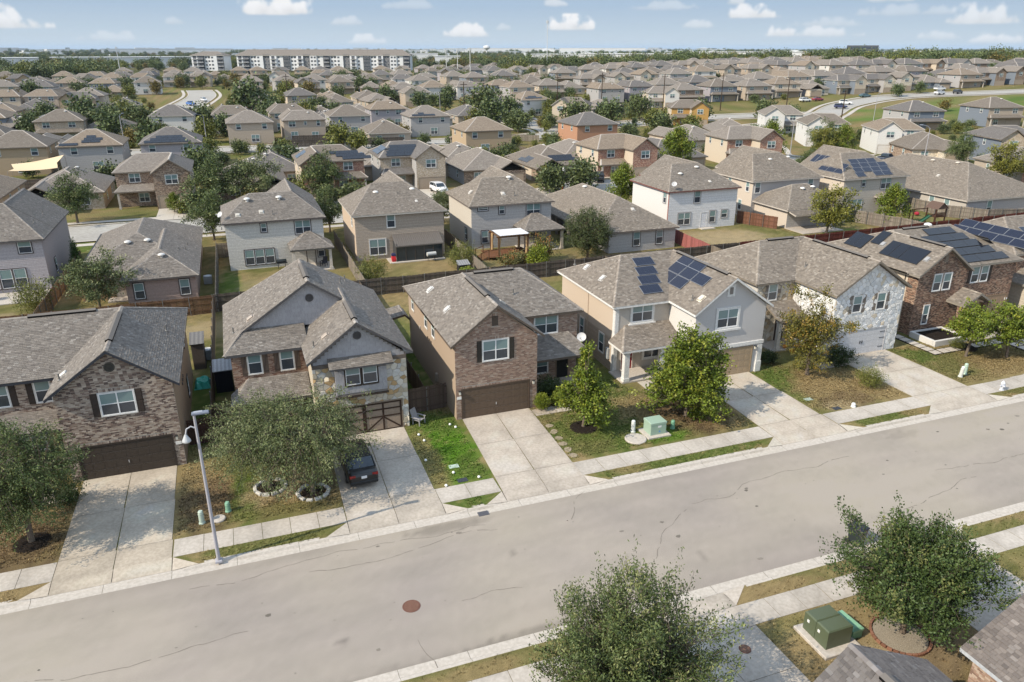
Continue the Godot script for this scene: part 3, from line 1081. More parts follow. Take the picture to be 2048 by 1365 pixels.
# patches of the near lawns: x, z, radius x, radius z, colour, strength
var patches := [
	[-3.0, -42.0, 3.5, 4.0, DRY, 0.9], [-3.2, -39.5, 2.0, 3.0, SOIL, 0.75], [-1.6, -40.5, 0.9, 5.0, GREEN, 1.0], [1.0, -39.5, 2.6, 2.6, TAN, 0.95], [1.5, -38.0, 2.5, 1.2, DRY, 0.9], [0.0, -37.6, 3.0, 0.9, OLIVE, 0.7], [-1.0, -44.5, 2.5, 2.5, OLIVE, 0.7],
	[-13.5, -39.0, 3.5, 4.5, SOIL, 0.8], [-14.0, -35.0, 5.0, 0.9, DRY, 0.95], [-0.8, -34.9, 4.5, 0.6, GREEN, 0.55], [0.5, -34.9, 4.0, 0.5, OLIVE, 0.8],
	[10.6, -41.0, 2.2, 5.0, LUSH, 1.0], [9.3, -40.0, 0.7, 4.5, DRY, 0.7], [11.4, -38.5, 1.2, 1.5, GREEN, 0.8], [11.0, -45.0, 1.4, 1.6, GREEN, 0.9], [10.5, -34.9, 2.0, 0.6, GREEN, 0.9],
	[20.5, -39.8, 3.5, 3.2, GREEN, 0.85], [19.3, -38.3, 1.8, 0.9, OLIVE, 0.8], [22.2, -42.6, 1.6, 1.3, OLIVE, 0.8], [25.0, -38.1, 1.8, 0.9, LUSH, 0.8], [25.6, -42.6, 1.7, 1.7, DRY, 0.75], [28.2, -40.4, 2.6, 3.2, SOIL, 0.85], [29.6, -38.8, 1.4, 1.4, DRY, 0.6], [24.0, -34.9, 6.5, 0.6, GREEN, 0.85], [20.5, -35.0, 1.2, 0.5, DRY, 0.6],
	[38.0, -43.5, 1.8, 2.2, GREEN, 0.95], [37.2, -41.0, 0.9, 2.4, GREEN, 0.7], [41.5, -40.5, 3.6, 3.2, DRY, 0.95], [40.0, -38.0, 2.5, 1.4, SOIL, 0.55], [39.0, -37.6, 1.4, 0.8, TAN, 0.7], [44.0, -38.5, 1.8, 2.2, DRY, 0.8], [40.5, -34.9, 3.6, 0.6, GREEN, 0.7], [43.0, -35.0, 1.0, 0.5, DRY, 0.7],
	[53.0, -41.0, 3.0, 3.0, OLIVE, 0.9], [52.0, -43.0, 1.5, 1.5, GREEN, 0.8], [57.5, -39.2, 3.6, 2.6, DRY, 0.9], [54.5, -37.5, 3.0, 0.9, DRY, 0.6], [55.0, -35.2, 4.0, 0.8, OLIVE, 0.8],
	[5.0, -22.9, 9.0, 0.9, OLIVE, 0.8], [6.5, -22.8, 2.5, 0.6, DRY, 0.8], [21.5, -22.9, 2.5, 0.7, DRY, 0.95], [23.0, -19.0, 5.0, 3.0, DRY, 0.95], [21.0, -20.6, 2.0, 0.8, OLIVE, 0.7], [24.5, -17.5, 3.0, 1.6, TAN, 0.9], [27.0, -17.0, 3.0, 2.0, SOIL, 0.6], [33.0, -22.6, 6.0, 0.9, OLIVE, 0.9],
	[-4.0, -53.5, 1.2, 7.0, GREEN, 0.9], [-4.2, -64.0, 1.6, 6.0, OLIVE, 0.9], [-4.0, -70.0, 2.5, 2.5, TAN, 0.8], [10.8, -62.0, 3.0, 12.0, GREEN, 1.0], [24.0, -66.0, 3.0, 8.0, DRY, 0.9], [10.5, -53.0, 1.3, 6.0, GREEN, 0.9], [24.8, -53.0, 1.5, 8.0, GREEN, 0.7], [38.7, -53.0, 1.5, 8.0, OLIVE, 0.7], [-2.0, -83.0, 1.2, 8.0, GREEN, 0.9], [4.0, -81.0, 5.0, 5.0, TAN, 0.6], [17.0, -80.5, 4.0, 4.0, OLIVE, 0.8], [21.0, -83.0, 3.0, 3.0, DRY, 0.8], [34.0, -79.0, 8.0, 3.5, TAN, 0.9], [62.0, -84.0, 6.0, 5.0, TAN, 0.95], [80.0, -79.5, 5.0, 3.5, LUSH, 0.7], [94.0, -82.0, 6.0, 5.0, OLIVE, 0.9], [-25.0, -78.5, 6.0, 3.0, TAN, 0.9], [-17.0, -108.0, 8.0, 3.0, GREEN, 0.9], [18.0, -80.0, 12.0, 20.0, DRY, 0.35]]
func lawn_colour(x: float, z: float) -> Color:
	var n := fbm(x, z, 0.12)
	var n2 := fbm(x, z, 0.7, 31.0)
	var n3 := fbm(x, z, 2.6, 77.0)
	var c := OLIVE.lerp(DRY, clampf(0.45 + n * 1.1 + n2 * 0.5, 0, 1))
	for p in patches:
		var dx: float = (x - p[0]) / p[2]
		var dz: float = (z - p[1]) / p[3]
		var d := dx * dx + dz * dz
		if d < 2.6:
			c = c.lerp(p[4], p[5] * smoothstep(1.5, 0.35, d + n2 * 0.9 + n3 * 0.5))
	c = c.lerp(DRY, clampf(n3 * 0.5, 0, 0.35))
	return c * (1.42 + n3 * 0.42 + n2 * 0.17)
func land_colour(x: float, z: float) -> Color:
	var n := fbm(x, z, 0.05, 5.0)
	var n2 := fbm(x, z, 0.22, 9.0) + 0.5 * fbm(x, z, 0.8, 13.0)
	var dd := sqrt(x * x + z * z)
	var c := OLIVE.lerp(DRY, clampf(0.55 + n * 1.4 + n2 * 0.6, 0, 1))
	c = c.lerp(GREEN, clampf(n2 * 1.5 - 0.1, 0, 0.7))
	if dd > 600.0:
		var far := L(0.10, 0.105, 0.045).lerp(L(0.22, 0.19, 0.10), clampf(0.4 + fbm(x, z, 0.004, 3.0) * 1.6, 0, 1))
		c = c.lerp(far, smoothstep(600.0, 900.0, dd))
	# the open green beside the curving road on the right
	var g := Vector2((x - 246.0) / 52.0, (z + 211.0) / 22.0)
	if g.length() < 1.3:
		var gc := L(0.13, 0.20, 0.05).lerp(L(0.28, 0.22, 0.11), clampf(0.35 + n * 2.0 + absf(g.y) * 0.6, 0, 1))
		c = c.lerp(gc, smoothstep(1.3, 0.9, g.length()))
	return c * (1.3 + n2 * 0.26)
func grid_sheet(m: Material, xs: PackedFloat32Array, zs: PackedFloat32Array, hf: Callable, cf: Callable) -> Mb:
	var mb := Mb.new()
	var f := mb.s(m)
	for z in zs:
		for x in xs:
			f.v.append(Vector3(x, hf.call(x, z), z))
			f.c.append(cf.call(x, z))
			f.u.append(Vector2(x, z))
	var nx := xs.size()
	var nz := zs.size()
	f.n.resize(f.v.size())
	for j in nz:
		for i in nx:
			var a := f.v[j * nx + mini(i + 1, nx - 1)] - f.v[j * nx + maxi(i - 1, 0)]
			var b := f.v[mini(j + 1, nz - 1) * nx + i] - f.v[maxi(j - 1, 0) * nx + i]
			f.n[j * nx + i] = b.cross(a).normalized()
	for j in nz - 1:
		for i in nx - 1:
			var p := j * nx + i
			f.i.append_array([p, p + 1, p + nx, p + 1, p + nx + 1, p + nx])
	return mb
func steps_(a: float, b: float, d: float) -> PackedFloat32Array:
	var r := PackedFloat32Array()
	var n := int(ceil((b - a) / d))
	for k in n + 1:
		r.append(a + (b - a) * k / n)
	return r
func spread(a: float, b: float, d: float, lo: float, hi: float) -> PackedFloat32Array:     # even from a to b, then growing out to lo and hi
	var r := steps_(a, b, d)
	var s := d
	var x := b
	while x < hi:
		s *= 1.13
		x += s
		r.append(x)
	s = d
	x = a
	var left := PackedFloat32Array()
	while x > lo:
		s *= 1.13
		x -= s
		left.append(x)
	left.reverse()
	left.append_array(r)
	return left
func road_y(z: float) -> float:
	return -0.125 + 0.09 * (1.0 - pow(absf(z + 29.0) / 5.0, 2.0))
func ribbon(m: Material, pts: Array, w0: float, w1: float, y: float, c := Color.WHITE) -> Mb:      # a strip between two offsets from a line, on the land
	var mb := Mb.new()
	var f := mb.s(m)
	var cv := Curve3D.new()
	for k in pts.size():
		var p := Vector3(pts[k][0], 0, pts[k][1])
		var a := Vector3(pts[maxi(k - 1, 0)][0], 0, pts[maxi(k - 1, 0)][1])
		var b := Vector3(pts[mini(k + 1, pts.size() - 1)][0], 0, pts[mini(k + 1, pts.size() - 1)][1])
		var t := (b - a) * 0.16
		cv.add_point(p, -t, t)
	var n := int(cv.get_baked_length() / 2.5) + 1
	var d := 0.0
	for k in n + 1:
		var p := cv.sample_baked(cv.get_baked_length() * k / n)
		var q := cv.sample_baked(minf(cv.get_baked_length() * k / n + 0.5, cv.get_baked_length()))
		var o := cv.sample_baked(maxf(cv.get_baked_length() * k / n - 0.5, 0.0))
		var dir := (q - o).normalized()
		var s := Vector3(-dir.z, 0, dir.x)
		for j in 4:
			var e := p + s * lerpf(w0, w1, j / 3.0)
			e.y = gh(e.x, e.z) + y
			f.v.append(e)
			f.n.append(Vector3.UP)
			f.u.append(Vector2(e.x, e.z))
			f.c.append(c * (1.0 + fbm(e.x, e.z, 0.09, 3.0) * 0.25))
		if k:
			for j in 3:
				var i := k * 4 + j
				f.i.append_array([i - 4, i, i - 3, i - 3, i, i + 1])
	return mb
const DRIVES := [[-10.75, -5.35], [3.4, 8.7], [12.3, 17.5], [31.4, 36.75], [45.1, 50.55], [62.6, 68.0]]
const SOUTH_DRIVES := [[14.3, 19.3], [28.2, 33.3]]
func ground() -> void:
	N1.seed = 3
	N1.frequency = 1.0
	N1.fractal_octaves = 3
	N1.fractal_type = FastNoiseLite.FRACTAL_FBM
	var low := func(x: float, z: float) -> float:
		return gh(x, z) - (0.4 if z > -111.0 and z < 20.0 and x > -45.0 and x < (123.0 if z < -77.0 else 105.0) else 0.06)
	var g := grid_sheet(M.land, spread(-60.0, 160.0, 1.6, -14000.0, 40000.0), spread(-205.0, -70.0, 1.6, -42000.0, 300.0), low, land_colour)
	structure("ground", g)
	var flat := func(_x: float, _z: float) -> float: return 0.0
	structure("lawn", grid_sheet(M.lawn, steps_(-46, 106, 0.4), steps_(-75.9, -35.34, 0.4), flat, lawn_colour))
	structure("lawn", grid_sheet(M.lawn, steps_(-46, 124, 0.6), steps_(-110.9, -75.92, 0.6), flat, lawn_colour))
	structure("lawn", grid_sheet(M.lawn, steps_(-46, 106, 0.5), steps_(-22.56, 14, 0.5), flat, lawn_colour))
	verge(DRIVES, -35.34, -34.36)
	verge(SOUTH_DRIVES, -22.56, -23.64)
	# the near street: crowned, worn and stained
	var rc := func(x: float, z: float) -> Color:
		var n := fbm(x, z, 0.06, 11.0) * 1.3
		var n2 := fbm(x * 0.35, z, 0.5, 4.0)
		var n3 := fbm(x, z, 1.7, 8.0)
		var c := 0.96 + n * 0.16 + n2 * 0.10 + n3 * 0.06
		var lane := absf(absf(z + 29.0) - 2.4)
		c -= 0.05 * smoothstep(0.5, 0.1, absf(lane - 0.8)) * (0.6 + n2)
		c -= 0.06 * smoothstep(0.7, 0.0, absf(absf(z + 29.0) - 4.6))
		var col := Color(c, c * (1.0 - n2 * 0.01), c * (1.0 - n * 0.06))
		for s in [[8.5, -33.2, 2.4, 0.5, 0.72], [9.6, -24.2, 3.0, 0.42, 0.72], [3.0, -24.1, 4.0, 0.4, 0.84], [1.9, -26.6, 0.22, 0.2, 0.62], [28.4, -24.6, 1.4, 0.5, 0.85], [40.0, -32.8, 1.5, 0.5, 0.85], [20.0, -26.4, 0.25, 0.5, 0.8], [10.9, -29.8, 0.2, 0.25, 0.75]]:
			var dd: float = pow((x - s[0]) / s[2], 2) + pow((z - s[1]) / s[3], 2)
			if dd < 2.0:
				col = col.lerp(col * s[4], smoothstep(1.4, 0.3, dd + n3 * 0.8))
		return col
	var ry := func(_x: float, z: float) -> float: return road_y(z)
	structure("road", grid_sheet(M.asphalt, steps_(-46, 106, 0.3), steps_(-33.72, -24.28, 0.24), ry, rc))
	# fine cracks sealed long ago
	R.seed = 8
	var cr := Mb.new()
	for c in [[-4.5, -32.6, 14.0, 0.1, 0.6], [1.0, -31.9, 9.0, 0.06, 0.5], [7.5, -27.3, 3.0, -0.02, 0.4], [17.6, -26.9, 4.5, -0.75, 0.4], [15.0, -31.5, 2.5, -0.9, 0.3], [5.0, -25.6, 2.2, 1.5, 0.3], [22.0, -30.5, 12.0, 0.03, 0.5], [38.0, -28.5, 9.0, -0.05, 0.4], [33.0, -26.0, 6.0, 0.02, 0.3], [-12.0, -28.7, 9.0, 0.03, 0.5]]:
		var p := Vector2(c[0], c[1])
		var a: float = c[3]
		var left: float = c[2]
		cr.col = L(0.5, 0.49, 0.48)
		while left > 0:
			var st := R.randf_range(0.15, 0.4)
			var q := p + Vector2(cos(a), sin(a)) * st
			var wv := Vector2(-sin(a), cos(a)) * R.randf_range(0.008, 0.02)
			cr.poly(M.asphalt, [Vector3(p.x + wv.x, road_y(p.y) + 0.004, p.y + wv.y), Vector3(q.x + wv.x, road_y(q.y) + 0.004, q.y + wv.y), Vector3(q.x - wv.x, road_y(q.y) + 0.004, q.y - wv.y), Vector3(p.x - wv.x, road_y(p.y) + 0.004, p.y - wv.y)])
			p = q
			a += R.randf_range(-0.3, 0.3) + (c[3] - a) * 0.3
			left -= st
			if R.randf() < 0.12: p += Vector2(cos(a), sin(a)) * 0.3
	for k in 90:
		var z := R.randf_range(-33.2, -24.8)
		var x := R.randf_range(-16.0, 62.0)
		var r := 0.03 + 0.13 * pow(R.randf(), 3.0)
		cr.col = Color(1, 1, 1) * R.randf_range(0.35, 0.75)
		var pg := []
		for j in 7:
			var a := TAU * j / 7
			var rr := r * R.randf_range(0.6, 1.2)
			var pz := z - sin(a) * rr
			pg.append(Vector3(x + cos(a) * rr * 1.4, road_y(pz) + 0.005, pz))
		cr.poly(M.asphalt, pg)
	var co := structure("road_crack", cr)
	tag(co, "", "", "", "structure")
	# kerbs with gutters, in cast lengths, dropped at the drives
	kerb(DRIVES, -1.0)
	kerb(SOUTH_DRIVES, 1.0)
	pavement(DRIVES, -36.9, -35.35, "pavement")
	pavement(SOUTH_DRIVES, -22.55, -21.25, "pavement")
	drive(0, -45.05, -34.35, [[-10.7, -5.55], [-10.75, -5.35]])
	drive(1, -45.4, -34.35, [[3.55, 8.7], [3.4, 8.7]])
	drive(2, -45.05, -34.35, [[12.75, 17.75], [12.3, 17.5]])
	drive(3, -45.05, -34.35, [[31.6, 36.5], [31.4, 36.75]])
	drive(4, -45.05, -34.35, [[45.0, 50.4], [45.1, 50.55]])
	drive(5, -47.0, -34.35, [[62.8, 68.0], [62.6, 68.0]])
	drive(6, -23.65, -15.1, [[14.3, 19.3], [14.5, 19.5]])
	drive(7, -23.65, -15.1, [[28.2, 33.3], [28.4, 33.4]])
func verge(drives: Array, zi: float, zk: float) -> void:     # the strip of grass between pavement and kerb, cut back at the flared drives
	var ends := [-45.0]
	for d in drives:
		ends.append(d[0]); ends.append(d[1])
	ends.append(105.0)
	for k in range(0, ends.size(), 2):
		var mb := Mb.new()
		var f := mb.s(M.lawn)
		var nx := int((ends[k + 1] - ends[k]) / 0.25)
		for j in 6:
			var z := lerpf(minf(zi, zk), maxf(zi, zk), j / 5.0)
			var t := absf(z - zi) / absf(zk - zi)
			for i in nx + 1:
				var x := lerpf(ends[k] + 1.25 * t, ends[k + 1] - 1.25 * t, float(i) / nx)
				f.v.append(Vector3(x, 0.012, z))
				f.n.append(Vector3.UP)
				f.u.append(Vector2(x, z))
				f.c.append(lawn_colour(x, z))
		for j in 5:
			for i in nx:
				var p := j * (nx + 1) + i
				f.i.append_array([p, p + 1, p + nx + 1, p + 1, p + nx + 2, p + nx + 1])
		structure("verge", mb)
func kerb(drives: Array, side: float) -> void:
	var root := Node3D.new()
	root.name = numbered("kerb")
	add_child(root)
	tag(root, "", "", "", "structure")
	var zk := -29.0 + side * 5.4
	R.seed = 55
	var x := -45.0
	while x < 105.0:
		var len_ := 3.05
		var mb := Mb.new()
		var c := 1.04 + R.randf_range(-0.06, 0.06)
		mb.col = Color(c, c, c * 0.99)
		var prev := []
		var stp := 6
		for k in stp + 1:
			var px := x + 0.008 + (len_ - 0.016) * k / stp
			var drop := 0.0
			for d in drives:
				drop = maxf(drop, smoothstep(d[0] - 1.3, d[0] - 0.2, px) * smoothstep(d[1] + 1.3, d[1] + 0.2, px))
			var top := lerpf(0.012, -0.09, drop)
			var prof := [Vector3(px, -0.118, zk - side * 0.72), Vector3(px, -0.135, zk - side * 0.2), Vector3(px, top - 0.035, zk - side * 0.12), Vector3(px, top, zk - side * 0.06), Vector3(px, top + 0.001, zk + side * 0.1), Vector3(px, -0.25, zk + side * 0.1)]
			if prev.size():
				for j in prof.size() - 1:
					var q := [prev[j], prof[j], prof[j + 1], prev[j + 1]]
					if side > 0: q.reverse()
					if j == 1 and R.randf() < 0.3:
						mb.col = Color(c * 0.9, c * 0.89, c * 0.87)
					mb.poly(M.concrete, q)
					mb.col = Color(c, c, c * 0.99)
			prev = prof
		obj("kerb_section", mb.mesh(), root)
		x += len_
func pavement(drives: Array, z0: float, z1: float, called: String) -> void:
	var root := Node3D.new()
	root.name = numbered(called)
	add_child(root)
	tag(root, "", "", "", "structure")
	R.seed = 91
	var ends := [-45.0]
	for d in drives:
		ends.append(d[0]); ends.append(d[1])
	ends.append(105.0)
	for k in range(0, ends.size(), 2):
		var n := maxi(1, int(round((ends[k + 1] - ends[k]) / 1.55)))
		for j in n:
			var a: float = lerpf(ends[k], ends[k + 1], float(j) / n) + 0.012
			var b: float = lerpf(ends[k], ends[k + 1], float(j + 1) / n) - 0.012
			var bend := 0.0
			if called == "pavement" and z0 < -30 and a > 52.0:
				bend = -0.45 * smoothstep(52.0, 62.0, a)
			flag_slab(root, a, b, z0 + bend, z1 + bend, -0.12, 0.022 + R.randf_range(-0.006, 0.006), 0.0)
# one cast slab, subdivided on top so that wear can vary over it
func flag_slab(root: Node, a: float, b: float, z0: float, z1: float, lo: float, top: float, fall: float, shift0 := 0.0, shift1 := 0.0, tone := Color.WHITE) -> void:
	var mb := Mb.new()
	var t := R.randf_range(0.92, 1.05)
	var cx := (a + b) / 2
	var cz := (z0 + z1) / 2
	var nx := maxi(2, int((b - a) / 0.4))
	var nz := maxi(2, int((z1 - z0) / 0.4))
	var f := mb.s(M.concrete)
	for j in nz + 1:
		for i in nx + 1:
			var z := lerpf(z0, z1, float(j) / nz)
			var x := lerpf(a, b, float(i) / nx) + lerpf(shift0, shift1, float(j) / nz)
			var rim := 0.006 if i == 0 or j == 0 or i == nx or j == nz else 0.0
			f.v.append(Vector3(x - cx, top + fall * float(j) / nz - rim, z - cz))
			f.n.append(Vector3.UP)
			f.u.append(Vector2(x, z))
			var s := t * (1.0 + fbm(x, z, 0.35, 17.0) * 0.26 + fbm(x, z, 1.9, 23.0) * 0.12)
			if rim > 0: s *= 0.9
			f.c.append(Color(s, s * 0.995, s * 0.985) * tone)
	for j in nz:
		for i in nx:
			var p := j * (nx + 1) + i
			f.i.append_array([p, p + 1, p + nx + 1, p + 1, p + nx + 2, p + nx + 1])
	mb.col = Color(t, t, t) * 0.85
	var y := top - 0.006
	var c := [Vector3(a - cx + shift0, y, z0 - cz), Vector3(b - cx + shift0, y, z0 - cz), Vector3(b - cx + shift1, y + fall, z1 - cz), Vector3(a - cx + shift1, y + fall, z1 - cz)]
	for k in 4:
		var p0: Vector3 = c[k]
		var p1: Vector3 = c[(k + 1) % 4]
		mb.q(M.concrete, p1 * Vector3(1, 0, 1) + Vector3(0, lo, 0), p0 * Vector3(1, 0, 1) + Vector3(0, lo, 0), p0, p1)
	obj("concrete_slab", mb.mesh(), root, Vector3(cx, 0, cz))
func drive(k: int, z0: float, z1: float, e: Array) -> void:
	var root := Node3D.new()
	root.name = numbered("driveway")
	add_child(root)
	tag(root, "", "", "", "structure")
	R.seed = 300 + k
	var tones := [Color(0.97, 0.93, 0.86), Color(0.93, 0.91, 0.88), Color(0.98, 0.95, 0.92), Color(1.02, 0.98, 0.93), Color(1.0, 0.97, 0.93), Color(0.9, 0.89, 0.87), Color(0.94, 0.92, 0.9), Color(0.94, 0.92, 0.9)]
	var south := k >= 6
	var cuts := [z0, (z0 - 36.95) / 2, -36.95, -35.34, z1]
	if south: cuts = [z0, -22.56, -21.2, -18.6, z1]
	for r in cuts.size() - 1:
		var t0: float = (cuts[r] - z0) / (z1 - z0)
		var t1: float = (cuts[r + 1] - z0) / (z1 - z0)
		for s in 2:
			var l0 := lerpf(e[0][0], e[1][0], t0); var r0 := lerpf(e[0][1], e[1][1], t0)
			var l1 := lerpf(e[0][0], e[1][0], t1); var r1 := lerpf(e[0][1], e[1][1], t1)
			var m0 := (l0 + r0) / 2; var m1 := (l1 + r1) / 2
			var a := l0 if s == 0 else m0
			var b := m0 if s == 0 else r0
			var sh := (l1 - l0) if s == 0 else (m1 - m0)
			var fall := 0.0
			var top := 0.03
			if r == cuts.size() - 2 and not south: fall = -0.10
			if south and r == 0:
				top = -0.07
				fall = 0.10
			var gap := 0.012
			flag_slab(root, a + gap, b - gap, cuts[r] + (gap if r < 3 or south else 0.002), cuts[r + 1] - (gap if r != 2 or south else 0.002), -0.2, top, fall, 0.0, sh, tones[k])
	# flared wings down to the gutter
	for s in 2:
		var x: float = e[1][s] if not south else e[0][s]
		var o := -1.0 if s == 0 else 1.0
		var zk := z1 if not south else z0
		var zi := -35.33 if not south else -22.58
		var mb := Mb.new()
		var p := [Vector3(x + o * 0.01, 0.026, zi), Vector3(x + o * 0.01, -0.068, zk), Vector3(x + o * 1.25, 0.02, zk)]
		if mb_normal_down(p): p.reverse()
		mb.col = tones[k] * 1.02
		mb.poly(M.concrete, p)
		obj("concrete_slab", mb.mesh(), root)
func mb_normal_down(p: Array) -> bool:
	return ((p[1] - p[0]) as Vector3).cross(p[2] - p[0]).y < 0
# ---- the six houses along the near street, left to right -------------------------------------------------------
const GUTTER := Color(0.045, 0.05, 0.06)
const DARK := Color(0.055, 0.042, 0.035)
const WHITE_ := Color(0.78, 0.77, 0.75)
const BRICK_A := [Color(0.530, 0.428, 0.343), Color(0.438, 0.348, 0.275), Color(0.609, 0.508, 0.413), Color(0.159, 0.113, 0.097), Color(0.318, 0.228, 0.179), Color(0.477, 0.387, 0.317), Color(0.265, 0.187, 0.152)]
const BRICK_B := [Color(0.310, 0.172, 0.115), Color(0.391, 0.253, 0.184), Color(0.230, 0.127, 0.092), Color(0.460, 0.333, 0.253)]
const BRICK_C := [Color(0.377, 0.250, 0.190), Color(0.450, 0.323, 0.246), Color(0.292, 0.192, 0.147), Color(0.413, 0.283, 0.218), Color(0.522, 0.409, 0.331)]
const BRICK_D := [Color(0.328, 0.193, 0.129), Color(0.218, 0.133, 0.096), Color(0.459, 0.326, 0.232), Color(0.131, 0.090, 0.071), Color(0.393, 0.253, 0.180)]
const STONE_W := [Color(0.86, 0.86, 0.85), Color(0.82, 0.81, 0.79), Color(0.88, 0.88, 0.88), Color(0.80, 0.79, 0.76), Color(0.84, 0.84, 0.83), Color(0.87, 0.86, 0.84), Color(0.86, 0.86, 0.86), Color(0.83, 0.83, 0.82), Color(0.80, 0.80, 0.79), Color(0.86, 0.86, 0.85), Color(0.84, 0.83, 0.81), Color(0.72, 0.63, 0.50)]
const STONE_T := [Color(0.70, 0.63, 0.52), Color(0.62, 0.53, 0.40), Color(0.76, 0.71, 0.62), Color(0.55, 0.38, 0.20), Color(0.68, 0.66, 0.62)]
func start(called: String, label: String, x: float, z: float, group := "houses along the near street") -> Node3D:
	O = Vector3(x, 0, z)
	return thing(called, label, "house", O, 0, group)
func plaque(w: Dictionary, x: float, y: float) -> void:
	panel(w, "number_plaque", x, y, 0.34, 0.2, 0.04, L(0.78, 0.77, 0.74), "plastic", false)
func lantern(w: Dictionary, x: float, y: float) -> void:
	var mb := Mb.new()
	mb.col = L(0.03, 0.03, 0.03)
	mb.box(M.plastic, Vector3(-0.05, 0, 0), Vector3(0.05, 0.1, 0.08))
	mb.box(M.plastic, Vector3(-0.08, 0.22, 0.04), Vector3(0.08, 0.27, 0.2))
	mb.col = L(0.6, 0.58, 0.5)
	mb.box(M.plastic, Vector3(-0.06, 0.0, 0.06), Vector3(0.06, 0.22, 0.18))
	obj("wall_lantern", mb.mesh(), w.h, rel(w, along(w, x), y, 0.01))
func porch_floor(h: Node3D, x0: float, x1: float, z0: float, z1: float) -> void:
	var mb := Mb.new()
	var mid := Vector3((x0 + x1) / 2, 0, (z0 + z1) / 2)
	mb.cbox(M.concrete, Vector3(x0, -0.1, z0) - mid, Vector3(x1, 0.13, z1) - mid, 0.02)
	obj("porch_floor", mb.mesh(), h, mid - O)
func ridge_vent(h: Node3D, a: Vector3, b: Vector3) -> void:
	var mb := Mb.new()
	var d := (b - a).normalized()
	var s := Vector3(d.z, 0, -d.x) * 0.2
	mb.col = L(0.15, 0.135, 0.12)
	var up := Vector3(0, 0.11, 0)
	var lo := Vector3(0, -0.09, 0)
	var o := (a + b) / 2
	a -= o; b -= o
	mb.q(M.tab, a + s + lo + up, b + s + lo + up, b + up, a + up)
	mb.q(M.tab, b - s + lo + up, a - s + lo + up, a + up, b + up)
	mb.q(M.rubber, a + s + lo, b + s + lo, b + s + lo + up, a + s + lo + up)
	mb.q(M.rubber, b - s + lo, a - s + lo, a - s + lo + up, b - s + lo + up)
	mb.poly(M.rubber, [a + s + lo, a + s + lo + up, a + up, a - s + lo + up, a - s + lo])
	mb.poly(M.rubber, [b + s + lo, b + s + lo + up, b + up, b - s + lo + up, b - s + lo])
	obj("ridge_vent", mb.mesh(), h, o - O)
func dish(label: String, at: Vector3, turn: float, mast := 0.0) -> void:
	var t := thing("satellite_dish", label, "satellite dish", at, turn, "satellite dishes on the roofs")
	var mb := Mb.new()
	mb.col = L(0.5, 0.5, 0.5)
	mb.xf = Transform3D(Basis.from_euler(Vector3(deg_to_rad(55), 0, 0)).scaled(Vector3.ONE * 0.78), Vector3(0, 0.55 + mast, 0.1))
	mb.lathe(M.plastic, Vector3.ZERO, [Vector2(0, 0), Vector2(0.2, 0.02), Vector2(0.36, 0.07), Vector2(0.45, 0.12), Vector2(0.46, 0.12), Vector2(0.36, 0.05), Vector2(0.2, -0.005), Vector2(0, -0.02)], 18)
	obj("reflector", mb.mesh(), t)
	mb = Mb.new()
	mb.col = L(0.3, 0.3, 0.3)
	mb.tube(M.plastic, [Vector3(0, -0.2, 0), Vector3(0, 0.5 + mast, 0.05)], [0.035, 0.03], 6)
	obj("mast", mb.mesh(), t)
	mb = Mb.new()
	mb.col = L(0.4, 0.4, 0.4)
	mb.tube(M.plastic, [Vector3(0, 0.35 + mast, 0.15), Vector3(0, 0.62 + mast, 0.62)], [0.018, 0.018], 5)
	mb.box(M.plastic, Vector3(-0.06, 0.6 + mast, 0.56), Vector3(0.06, 0.72 + mast, 0.66))
	obj("feed_arm", mb.mesh(), t)
